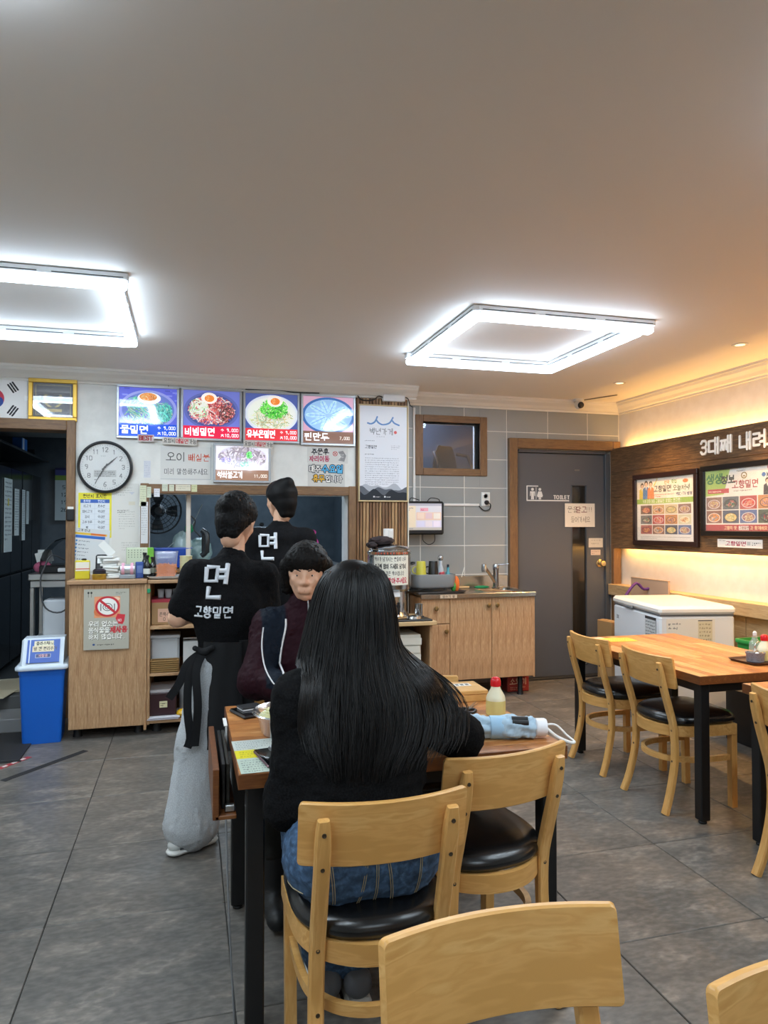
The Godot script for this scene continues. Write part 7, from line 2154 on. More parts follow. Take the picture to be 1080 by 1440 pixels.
	var pot := thing("sauce_pot", "small grey glazed sauce pot with a lid and steel spoon on the tray", "pot", Vector3(2.765, Y + 0.005, -2.98))
	var pm := MB.new()
	pm.lathe([Vector2(0, 0), Vector2(0.038, 0), Vector2(0.042, 0.005), Vector2(0.043, 0.035), Vector2(0.047, 0.044), Vector2(0.047, 0.05), Vector2(0.042, 0.048), Vector2(0.036, 0.03), Vector2(0, 0.028)], 30)
	part("pot", pm, grain("glaze", noise_tex(161, 0.03, [[0.2, "6d6c72"], [0.5, "8a8990"], [0.8, "77767c"]], 256, 3), Vector3(12, 12, 12), 0.3), pot)
	var pl := MB.new()
	pl.lathe([Vector2(0.0, 0.046), Vector2(0.04, 0.046), Vector2(0.036, 0.054), Vector2(0.01, 0.058), Vector2(0.007, 0.066), Vector2(0, 0.067)], 24)
	part("lid", pl, M("b8b4ac", 0.2, 0.8), pot)
	var psn := MB.new()
	psn.tube(curve([Vector3(0.0, 0.055, 0), Vector3(-0.005, 0.085, 0.005), Vector3(0.02, 0.1, 0.0)], 10), 0.0035, 6)
	part("spoon", psn, steel(0.2), pot)
	vinegar("vinegar bottle with a red cap on the tray of the wall-side table", Vector3(2.84, Y + 0.005, -3.0))
	var gl := thing("glass_cruet", "small clear glass cruet with a white top behind the tray", "cruet", Vector3(2.93, Y, -3.16))
	part("body", bottle(0.1, 0.028, 0.5, 0.1), glass(0.03, 0.25, "c9d6dc"), gl)
	part("top", bx(Vector3(0.022, 0.03, 0.022), 0.008, Vector3(0, 0.113, 0)), M("dcdce0", 0.3), gl)
	for k in 2:
		var pf := Cv.new(200, 130, ["d2d0c4", "e2c24a"][k])
		fine_print(pf, 12, 18, 170, 5, 22, ["6a6a66", "8a7420"][k], 8 + k, 3)
		var lo := thing("menu_leaflet", ["pale leaflet lying behind the far empty chair at the wall-side table end", "yellow leaflet on the far end of the wall-side table"][k], "leaflet", [Vector3(2.39, Y, -3.83), Vector3(2.52, Y, -3.8)][k], 0.2 - 0.3 * k)
		var ls := MB.new()
		ls.sheet(0.19, 0.13, 0.001 + 0.0005 * k)
		part("sheet", ls, pic(pf, 0.5), lo, Vector3.ZERO, Vector3(-PI / 2, 0, 0))
# ---------------------------------------------------------------- people: a smooth skin over tapered bones
# bone: [from, to, radius at from, radius at to, squash (optional)]; the skin is the smooth union of all bones
func bone_d(b: Array, p: Vector3) -> float:
	var ba: Vector3 = b[1] - b[0]
	var t := clampf((p - b[0]).dot(ba) / maxf(ba.length_squared(), 1e-9), 0.0, 1.0)
	var d: Vector3 = p - (b[0] + ba * t)
	var r: float = lerpf(b[2], b[3], t)
	if b.size() > 4:
		var s: Vector3 = b[4]
		return ((d / s).length() - r) * minf(s.x, minf(s.y, s.z))
	return d.length() - r

func skin_d(bones: Array, k: float, p: Vector3) -> float:
	var f := 1.0
	for b in bones:
		var d := bone_d(b, p)
		var h := maxf(k - absf(f - d), 0.0) / k
		f = minf(f, d) - h * h * k * 0.25
	return f

func drop(bones: Array, k: float, from: Vector3, dir: Vector3) -> Vector3:   # follow dir to the skin
	var p := from
	for i in 40:
		var d := skin_d(bones, k, p)
		if d < 0.0008: break
		p += dir * d * 0.8
	return p

func skin(bones: Array, k: float, cell: float, fold := 0.0, fold_scale := Vector3(9, 9, 9), sd := 1, tint = null) -> MB:
	var lo := Vector3.INF
	var hi := -Vector3.INF
	for b in bones:
		var sq: Vector3 = b[4] if b.size() > 4 else Vector3.ONE
		for e in 2:
			var r: float = b[2 + e] * maxf(sq.x, maxf(sq.y, sq.z)) + cell * 3.0 + k * 0.3
			lo = lo.min(b[e] - Vector3.ONE * r)
			hi = hi.max(b[e] + Vector3.ONE * r)
	var n := Vector3i(((hi - lo) / cell).ceil()) + Vector3i.ONE
	var sy := n.x
	var sz := n.x * n.y
	var f := PackedFloat32Array()
	f.resize(n.x * n.y * n.z)
	f.fill(1.0)
	for b in bones:
		var sq: Vector3 = b[4] if b.size() > 4 else Vector3.ONE
		var mx := maxf(sq.x, maxf(sq.y, sq.z))
		var pad := k + cell * 3.0
		var bl: Vector3 = (b[0] - Vector3.ONE * (b[2] * mx + pad)).min(b[1] - Vector3.ONE * (b[3] * mx + pad))
		var bh: Vector3 = (b[0] + Vector3.ONE * (b[2] * mx + pad)).max(b[1] + Vector3.ONE * (b[3] * mx + pad))
		var i0 := Vector3i(((bl - lo) / cell).floor()).max(Vector3i.ZERO)
		var i1 := Vector3i(((bh - lo) / cell).ceil()).min(n - Vector3i.ONE)
		var a: Vector3 = b[0]
		var ba: Vector3 = b[1] - b[0]
		var bb := 1.0 / maxf(ba.length_squared(), 1e-9)
		var ra: float = b[2]
		var rd: float = b[3] - b[2]
		var inv := Vector3.ONE / sq
		var mn := minf(sq.x, minf(sq.y, sq.z))
		for z in range(i0.z, i1.z + 1):
			for y in range(i0.y, i1.y + 1):
				var at := z * sz + y * sy
				var p := lo + Vector3(i0.x, y, z) * cell - a
				for x in range(i0.x, i1.x + 1):
					var t := clampf(p.dot(ba) * bb, 0.0, 1.0)
					var d := (((p - ba * t) * inv).length() - ra - rd * t) * mn
					var g := f[at + x]
					var h := k - absf(g - d)
					f[at + x] = minf(g, d) - (h * h * 0.25 / k if h > 0.0 else 0.0)
					p.x += cell
	if fold > 0.0:
		var ns := FastNoiseLite.new()
		ns.seed = sd
		ns.frequency = 1.0
		ns.fractal_octaves = 2
		ns.domain_warp_enabled = true
		ns.domain_warp_amplitude = 1.2
		ns.domain_warp_frequency = 0.6
		for z in n.z:
			for y in n.y:
				for x in n.x:
					var at := z * sz + y * sy + x
					if absf(f[at]) < cell * 3.0:
						var q := (lo + Vector3(x, y, z) * cell) * fold_scale
						f[at] += fold * (1.0 - 2.0 * absf(ns.get_noise_3dv(q)) * 1.6)
	var m := MB.new()
	var id := PackedInt32Array()
	id.resize(f.size())
	id.fill(-1)
	var step := [0, 1, sy, sy + 1, sz, sz + 1, sz + sy, sz + sy + 1]
	var cor := []
	for c in 8: cor.append(Vector3(c & 1, c >> 1 & 1, c >> 2 & 1))
	var edges := [[0, 1], [2, 3], [4, 5], [6, 7], [0, 2], [1, 3], [4, 6], [5, 7], [0, 4], [1, 5], [2, 6], [3, 7]]
	var far := cell * 2.0
	for z in n.z - 1:
		for y in n.y - 1:
			var row := z * sz + y * sy
			for x in n.x - 1:
				var at := row + x
				if absf(f[at]) > far: continue
				var neg := 0
				for c in 8:
					if f[at + step[c]] < 0.0: neg += 1
				if neg == 0 or neg == 8: continue
				var sum := Vector3.ZERO
				var cnt := 0
				for e in edges:
					var v0 := f[at + step[e[0]]]
					var v1 := f[at + step[e[1]]]
					if (v0 < 0.0) != (v1 < 0.0):
						sum += cor[e[0]].lerp(cor[e[1]], v0 / (v0 - v1))
						cnt += 1
				var gr := Vector3(f[at + 1] + f[at + sy + 1] + f[at + sz + 1] + f[at + sz + sy + 1] - f[at] - f[at + sy] - f[at + sz] - f[at + sz + sy],
					f[at + sy] + f[at + sy + 1] + f[at + sz + sy] + f[at + sz + sy + 1] - f[at] - f[at + 1] - f[at + sz] - f[at + sz + 1],
					f[at + sz] + f[at + sz + 1] + f[at + sz + sy] + f[at + sz + sy + 1] - f[at] - f[at + 1] - f[at + sy] - f[at + sy + 1])
				var pos: Vector3 = lo + (Vector3(x, y, z) + sum / cnt) * cell
				id[at] = m.vert(pos, gr.normalized(), Vector2.ZERO, tint.call(pos) if tint != null else Color.WHITE)
	for z in range(1, n.z - 1):
		for y in range(1, n.y - 1):
			for x in range(1, n.x - 1):
				var at := z * sz + y * sy + x
				if absf(f[at]) > far: continue
				var s0 := f[at] < 0.0
				for ax in 3:
					var st: int = [1, sy, sz][ax]
					if (f[at + st] < 0.0) == s0: continue
					var u: int = [sy, sz, 1][ax]
					var w: int = [sz, 1, sy][ax]
					var q := [id[at - u - w], id[at - w], id[at], id[at - u]]
					if q.min() < 0: continue
					if s0:
						m.tri(q[0], q[1], q[2]); m.tri(q[0], q[2], q[3])
					else:
						m.tri(q[0], q[2], q[1]); m.tri(q[0], q[3], q[2])
	if tint != null: m.has_col = true
	return m

func moved(bones: Array, xf: Transform3D) -> Array:
	var out := []
	for b in bones:
		var c: Array = b.duplicate()
		c[0] = xf * b[0]
		c[1] = xf * b[1]
		out.append(c)
	return out

func head_bones() -> Array:   # face looks along -z, origin between the ears
	return [
		[Vector3(0, 0.035, 0.018), Vector3(0, 0.03, -0.012), 0.084, 0.08], [Vector3(0, -0.01, -0.03), Vector3(0, -0.05, -0.042), 0.064, 0.05], [Vector3(0, -0.06, -0.05), Vector3(0, -0.088, -0.062), 0.038, 0.02],
		[Vector3(-0.05, -0.03, -0.005), Vector3(-0.022, -0.085, -0.045), 0.026, 0.018], [Vector3(0.05, -0.03, -0.005), Vector3(0.022, -0.085, -0.045), 0.026, 0.018],
		[Vector3(0, 0.004, -0.092), Vector3(0, -0.024, -0.11), 0.006, 0.009], [Vector3(-0.011, -0.03, -0.097), Vector3(0.011, -0.03, -0.097), 0.007, 0.007],
		[Vector3(-0.03, 0.024, -0.078), Vector3(0.03, 0.024, -0.078), 0.01, 0.01], [Vector3(-0.038, -0.018, -0.072), Vector3(-0.03, -0.03, -0.075), 0.018, 0.016], [Vector3(0.038, -0.018, -0.072), Vector3(0.03, -0.03, -0.075), 0.018, 0.016],
		[Vector3(-0.017, -0.055, -0.089), Vector3(0.017, -0.055, -0.089), 0.0065, 0.0065], [Vector3(-0.014, -0.064, -0.086), Vector3(0.014, -0.064, -0.086), 0.0075, 0.0075],
		[Vector3(-0.083, 0.008, 0.012), Vector3(-0.08, -0.022, 0.004), 0.014, 0.009, Vector3(0.5, 1, 1)], [Vector3(0.083, 0.008, 0.012), Vector3(0.08, -0.022, 0.004), 0.014, 0.009, Vector3(0.5, 1, 1)],
		[Vector3(0, -0.04, 0.016), Vector3(0, -0.1, 0.022), 0.046, 0.044],
	]

func hand_bones(side: float, curl: float) -> Array:   # palm down, fingers along -z, thumb on the -side of x
	var out := []
	var tips := [0.088, 0.096, 0.09, 0.072]
	for k in 4:
		var x := (k - 1.5) * 0.018 * side
		out.append([Vector3(x * 0.7, 0, 0.0), Vector3(x, 0, -0.078), 0.015, 0.0105])
		var p := Vector3(x, 0, -0.078)
		var a := 0.25 + curl * 0.3
		for j in 3:
			var l: float = tips[k] * [0.46, 0.3, 0.24][j]
			var q := p + Vector3(x * 0.08, -sin(a) * l, -cos(a) * l)
			out.append([p, q, [0.0095, 0.0085, 0.0078][j], [0.0085, 0.0078, 0.0065][j]])
			p = q
			a += 0.25 + curl * 0.55
	var t0 := Vector3(-0.02 * side, -0.004, -0.018)
	var t1 := Vector3(-0.048 * side, -0.012, -0.045)
	out.append([t0, t1, 0.014, 0.011]); out.append([t1, t1 + Vector3(-0.008 * side, -0.008, -0.03), 0.0105, 0.009]); out.append([t1 + Vector3(-0.008 * side, -0.008, -0.03), t1 + Vector3(0.002 * side, -0.014, -0.052), 0.009, 0.007])
	out.append([Vector3(0, 0, 0.03), Vector3(0, 0, -0.01), 0.023, 0.024, Vector3(1, 0.75, 1)])
	return out

func along(from: Vector3, to: Vector3, up := Vector3.UP) -> Transform3D:   # a frame at `from` whose -z points to `to`
	return Transform3D(Basis.looking_at(to - from, up), from)

func eyes(o: Node3D, xf: Transform3D, base: Vector3):
	for s in [-1, 1]:
		var e := MB.new()
		e.ball(xf * Vector3(0.03 * s, 0.002, -0.079) - base, Vector3.ONE * 0.0098, 14, 10)
		var en := part("eye", e, M("ece8e4", 0.2), o)
		var ir := MB.new()
		ir.ball(xf * Vector3(0.03 * s, 0.002, -0.0835) - base, Vector3.ONE * 0.0062, 10, 8)
		part("iris", ir, M("1c120c", 0.15), en)
		var br := MB.new()
		var pts := []
		for q in [[0.015, 0.021, -0.0945], [0.03, 0.026, -0.09], [0.045, 0.021, -0.079]]: pts.append(xf * Vector3(q[0] * s, q[1], q[2]) - base)
		br.tube(pts, 0.0028, 6)
		part("eyebrow", br, M("17110f", 0.8), o)
	var lp := MB.new()
	var lpts := []
	for q in [[-0.018, -0.0585, -0.091], [0, -0.0595, -0.0965], [0.018, -0.0585, -0.091]]: lpts.append(xf * Vector3(q[0], q[1], q[2]) - base)
	lp.tube(lpts, [0.002, 0.0035, 0.002], 6)
	part("lips", lp, M("9c5a50", 0.5), o)

func shoe(toe: Vector3, heel: Vector3, h: float) -> Array:
	return [[heel + Vector3(0, h * 0.55, 0), toe + Vector3(0, h * 0.36, 0), 0.036, 0.033, Vector3(1, 0.8, 1)], [heel + Vector3(0, h * 0.9, 0), heel.lerp(toe, 0.35) + Vector3(0, h * 0.85, 0), 0.034, 0.032]]

func cap_hair(xf: Transform3D) -> Array:   # a short crop that leaves the face free
	return moved([[Vector3(0, 0.045, 0.024), Vector3(0, 0.05, -0.016), 0.09, 0.083], [Vector3(0, -0.02, 0.05), Vector3(0, 0.02, 0.04), 0.066, 0.08], [Vector3(-0.074, 0.03, 0.0), Vector3(-0.07, -0.01, 0.012), 0.02, 0.014], [Vector3(0.074, 0.03, 0.0), Vector3(0.07, -0.01, 0.012), 0.02, 0.014]], xf)

func skin_mat() -> StandardMaterial3D:
	if not mats.has("skin"):
		var m := M("d9a98c", 0.55)
		m.subsurf_scatter_enabled = true
		m.subsurf_scatter_strength = 0.05
		mats["skin"] = m
	return mats["skin"]

func knit(key: String, hex: String, rough := 0.9) -> StandardMaterial3D:
	var c := Color(hex)
	return grain(key, noise_tex(170 + key.length(), 0.12, [[0.2, c.darkened(0.12).to_html(false)], [0.8, c.lightened(0.06).to_html(false)]], 256, 3), Vector3(5, 5, 5), rough, Vector3.ZERO, false, 0.03)

func people():
	seated_woman()
	server()
	second_server()
	track_jacket_diner()

func seated_woman():
	var base := Vector3(0.437, 0, -1.9)
	var o := thing("person", "person with very long black hair in a black sweater and jeans, seated with back turned", "person", base)
	var hx := Transform3D(Basis.from_euler(Vector3(-0.22, 0.12, 0)), Vector3(0.44, 1.158, -1.935))
	var sl := Vector3(0.285, 0.925, -1.88)
	var sr := Vector3(0.592, 0.928, -1.885)
	var el := Vector3(0.25, 0.655, -1.87)
	var er := Vector3(0.778, 0.762, -1.965)
	var wl := Vector3(0.35, 0.615, -2.09)
	var wr := Vector3(0.61, 0.757, -2.2)
	var hips := [Vector3(0.362, 0.55, -1.785), Vector3(0.512, 0.55, -1.785)]
	var knees := [Vector3(0.335, 0.545, -2.22), Vector3(0.545, 0.545, -2.22)]
	var ankles := [Vector3(0.395, 0.1, -2.1), Vector3(0.48, 0.1, -2.08)]
	var body := [[Vector3(0.437, 0.57, -1.8), Vector3(0.437, 0.8, -1.845), 0.11, 0.12, Vector3(1.2, 1, 0.75)], [Vector3(0.437, 0.8, -1.865), Vector3(0.437, 0.92, -1.88), 0.125, 0.1, Vector3(1.2, 1, 0.75)], [sl, sr, 0.05, 0.05], [Vector3(0.437, 0.94, -1.885), Vector3(0.438, 1.08, -1.91), 0.055, 0.047],
		[sl, el, 0.042, 0.034], [el, wl, 0.034, 0.024], [sr, er, 0.042, 0.034], [er, wr, 0.034, 0.024]]
	for s in 2:
		body.append([hips[s], knees[s], 0.085, 0.055]); body.append([knees[s], ankles[s], 0.052, 0.035]); body.append([ankles[s] - Vector3(0, 0.04, 0), ankles[s] + Vector3(0, -0.06, -0.13), 0.034, 0.028])
	var m := skin(body, 0.04, 0.014)
	m.add(skin(moved(head_bones(), hx), 0.016, 0.0042))
	m.add(skin(moved(hand_bones(1.0, 0.5), along(wr, wr + Vector3(-0.12, -0.012, -0.09))), 0.008, 0.0035))
	m.add(skin(moved(hand_bones(-1.0, 0.4), along(wl, wl + Vector3(0.08, -0.01, -0.12))), 0.008, 0.0035))
	part("body", m, skin_mat(), o, -base)
	eyes(o, hx, base)
	# sweater
	var sw := [[Vector3(0.437, 0.64, -1.805), Vector3(0.437, 0.77, -1.845), 0.134, 0.14, Vector3(1.22, 1, 0.8)], [Vector3(0.437, 0.77, -1.85), Vector3(0.437, 0.915, -1.88), 0.142, 0.115, Vector3(1.2, 1, 0.8)], [sl, sr, 0.066, 0.066], [Vector3(0.437, 0.95, -1.885), Vector3(0.437, 1.0, -1.892), 0.07, 0.062],
		[sl, el, 0.066, 0.05], [el, wl, 0.052, 0.036], [sr, er, 0.068, 0.056], [er, wr, 0.056, 0.04]]
	var swm := skin(sw, 0.05, 0.011, 0.004, Vector3(7, 11, 7), 3)
	var knm := knit("black_knit", "0c0c0e")
	knm.metallic_specular = 0.2
	part("sweater", swm, knm, o, -base)
	# jeans
	var jn := [[hips[0] + Vector3(0, 0.005, 0.0), hips[1] + Vector3(0, 0.005, 0.0), 0.128, 0.128, Vector3(1, 0.86, 1)], [Vector3(0.437, 0.625, -1.805), Vector3(0.437, 0.58, -1.795), 0.122, 0.13, Vector3(1.2, 1, 0.85)]]
	for s in 2:
		jn.append([hips[s], knees[s], 0.105, 0.078]); jn.append([knees[s], ankles[s] + Vector3(0, 0.02, 0), 0.078, 0.066])
	var den := grain("denim", noise_tex(181, 0.05, [[0.1, "293d52"], [0.4, "324a66"], [0.6, "3e5a7a"], [0.9, "58779a"]], 512, 4, 20.0), Vector3(1.6, 1.6, 1.6), 0.85, Vector3.ZERO, false, 0.03)
	var jm := skin(jn, 0.05, 0.01, 0.0045, Vector3(9, 16, 9), 8)
	var jp := part("jeans", jm, den, o, -base)
	var st := MB.new()   # seams and pocket outlines lie on the cloth
	var lines := [[[0.437, 0.66], [0.437, 0.58], [0.437, 0.47]], [[0.325, 0.582], [0.41, 0.575]], [[0.325, 0.582], [0.336, 0.48]], [[0.41, 0.575], [0.395, 0.47]], [[0.465, 0.575], [0.55, 0.582]], [[0.55, 0.582], [0.54, 0.48]], [[0.465, 0.575], [0.48, 0.47]], [[0.28, 0.655], [0.437, 0.645], [0.595, 0.655]], [[0.31, 0.628], [0.437, 0.6], [0.565, 0.628]]]
	for l in lines:
		for off in [0.0, 0.005]:
			var pts := []
			var flat := curve(l.map(func(q): return Vector3(q[0] + off, q[1], 0)), 10)
			for q in flat: pts.append(drop(jn, 0.05, Vector3(q.x, q.y, -1.55), Vector3.FORWARD) + Vector3(0, 0, 0.001))
			st.tube(pts, 0.0011, 5)
	for off in [0.0, 0.006]:   # the outer side seam
		var pts := []
		for k in 10: pts.append(drop(jn, 0.05, Vector3(0.05, 0.5, -1.71 - 0.03 * k - off), Vector3.RIGHT) + Vector3(-0.001, 0, 0))
		st.tube(pts, 0.0011, 5)
	part("stitching", st, M("a79a7c", 0.8), jp)
	for s in 2:
		var a: Vector3 = ankles[s]
		var sh := skin(shoe(Vector3(a.x + 0.012 * (s * 2 - 1), 0.012, a.z - 0.15), Vector3(a.x, 0.012, a.z + 0.05), 0.07), 0.03, 0.007)
		var shn := part("shoe", sh, M("5c5e63", 0.5), o, -base)
		var so := MB.new()
		so.box(Vector3(a.x, 0.012, a.z - 0.05), Vector3(0.075, 0.022, 0.25), 0.009)
		part("sole", so, M("c9c9c6", 0.6), shn)
		var rf := MB.new()
		rf.box(Vector3(a.x, 0.06, a.z + 0.083), Vector3(0.03, 0.03, 0.004), 0.001)
		part("heel_tab", rf, M("c2c4c6", 0.2, 0.8), shn)
	long_hair(o, hx, base, sw)

func long_hair(o: Node3D, hx: Transform3D, base: Vector3, cloth: Array):
	# the mass: a curtain that hugs the skull and spreads over back and shoulder
	var keys := [   # y, centre x, half width, back z, side z
		[1.283, 0.447, 0.006, -1.925, -1.935], [1.276, 0.448, 0.042, -1.893, -1.94], [1.255, 0.45, 0.076, -1.858, -1.945], [1.22, 0.45, 0.098, -1.832, -1.955], [1.17, 0.448, 0.112, -1.812, -1.965], [1.11, 0.444, 0.124, -1.8, -1.965], [1.05, 0.438, 0.134, -1.786, -1.96],
		[0.99, 0.438, 0.15, -1.766, -1.95], [0.93, 0.442, 0.168, -1.744, -1.92], [0.87, 0.44, 0.168, -1.728, -1.84], [0.82, 0.43, 0.15, -1.718, -1.77], [0.78, 0.42, 0.12, -1.71, -1.735], [0.72, 0.415, 0.1, -1.705, -1.72],
	]
	var prof := func(y: float) -> Array:
		for k in keys.size() - 1:
			if y <= keys[k][0] and y >= keys[k + 1][0]:
				var t: float = (keys[k][0] - y) / (keys[k][0] - keys[k + 1][0])
				var out := []
				for j in 5: out.append(lerpf(keys[k][j], keys[k + 1][j], t))
				return out
		return keys[keys.size() - 1] if y < 0.9 else keys[0]
	var surf := func(u: float, y: float) -> Vector3:   # u from -1 to 1 across the back
		var q: Array = prof.call(y)
		var a := u * PI * 0.5
		return Vector3(q[1] + sin(a) * q[2], y, q[4] + (q[3] - q[4]) * cos(a))
	var rings := []
	for k in 40:
		var ring := []
		for s in 65:
			var u := -1.0 + s / 32.0
			var end := 0.875 - 0.05 * cos(u * 1.4) + 0.012 * sin(u * 23.0)
			var y := 1.282 - (1.282 - end) * k / 39.0
			var p: Vector3 = surf.call(u, y)
			var lift := 0.0012 * sin(u * 31.0 + y * 4.0) + 0.0008 * sin(u * 67.0 - y * 7.0)
			ring.append(p + Vector3(sin(u * PI / 2), 0, cos(u * PI / 2)) * (lift - 0.006))
		for s in 33:   # back along the inside
			var u := 1.0 - s / 16.0
			var y: float = ring[64 - s * 2].y
			var q: Array = prof.call(y)
			var p: Vector3 = surf.call(u, y)
			var deep := 0.022 if y > 1.0 else 0.012
			if y > 1.2: deep = minf(0.02, q[2] * 0.4)
			ring.append(p - Vector3(sin(u * PI / 2), 0, cos(u * PI / 2)) * deep)
		rings.append(ring)
	var m := MB.new()
	m.loft(rings)
	var hm := M("080708", 0.5, 0.0, 0.3)
	var hair := part("hair", m, hm, o, -base)
	# the crown over brow and temples
	var cr := skin(moved([[Vector3(0, 0.04, 0.014), Vector3(0, 0.045, -0.02), 0.088, 0.083], [Vector3(-0.072, 0.02, -0.03), Vector3(-0.078, -0.13, -0.02), 0.026, 0.02], [Vector3(0.072, 0.02, -0.03), Vector3(0.078, -0.13, -0.02), 0.026, 0.02]], hx), 0.03, 0.007)
	part("crown", cr, hm, hair)
	var r := RandomNumberGenerator.new()
	r.seed = 99
	var tones := [M("070607", 0.4, 0.0, 0.4), M("0c0b0b", 0.42, 0.0, 0.4), M("151211", 0.44, 0.0, 0.4)]
	var bat := [MB.new(), MB.new(), MB.new()]
	for k in 1500:
		var u := r.randf_range(-1.04, 1.04)
		var top := 1.2825 - 0.03 * pow(r.randf(), 2.0) if k % 3 < 2 else r.randf_range(1.0, 1.27)
		var tip := 0.775 + 0.1 * u * u * (1.0 if u < 0 else 0.5) + r.randf_range(-0.035, 0.05) + (r.randf_range(0.03, 0.12) if r.randf() < 0.3 else 0.0)
		var clump := 0.06 * sin(u * 9.0 + 1.0) + 0.03 * sin(u * 23.0)   # locks draw together towards the tips
		var drift := clump + r.randf_range(-0.05, 0.05)
		var ph := r.randf() * TAU
		var lift := r.randf_range(-0.002, 0.004)
		var over := maxf(0.0, u - 0.35) * r.randf_range(0.6, 1.3)
		var pts := []
		var rad := []
		var n := 18
		for j in n + 1:
			var t := float(j) / n
			var y := lerpf(top, tip, t)
			var uu := u + drift * t * t + 0.012 * sin(ph + y * 14.0) + 0.03 * t * t * sin(ph * 2.0)
			var p: Vector3 = surf.call(uu, y)
			p.y = y
			var out := Vector3(sin(uu * PI / 2), 0, cos(uu * PI / 2))
			p += out * (lift + 0.002 * sin(ph + t * 5.0))
			if over > 0.0 and y < 1.08:   # slides over the raised shoulder
				p.x += over * 0.165 * smoothstep(1.08, 0.88, y)
			if y < 1.0:
				var q := drop(cloth, 0.05, Vector3(p.x, p.y, -1.5), Vector3.FORWARD)
				if q.z > -2.05 and q.z + 0.006 > p.z: p.z = q.z + 0.006
			pts.append(p)
			rad.append((0.0012 if k % 4 else 0.0019) * (1.0 - 0.8 * pow(t, 3.0)))
		bat[k % 3].tube(pts, rad, 4)
	for k in 3:
		var sm := part("strands", bat[k], tones[k], hair)
		sm.set_meta("kind", "stuff")

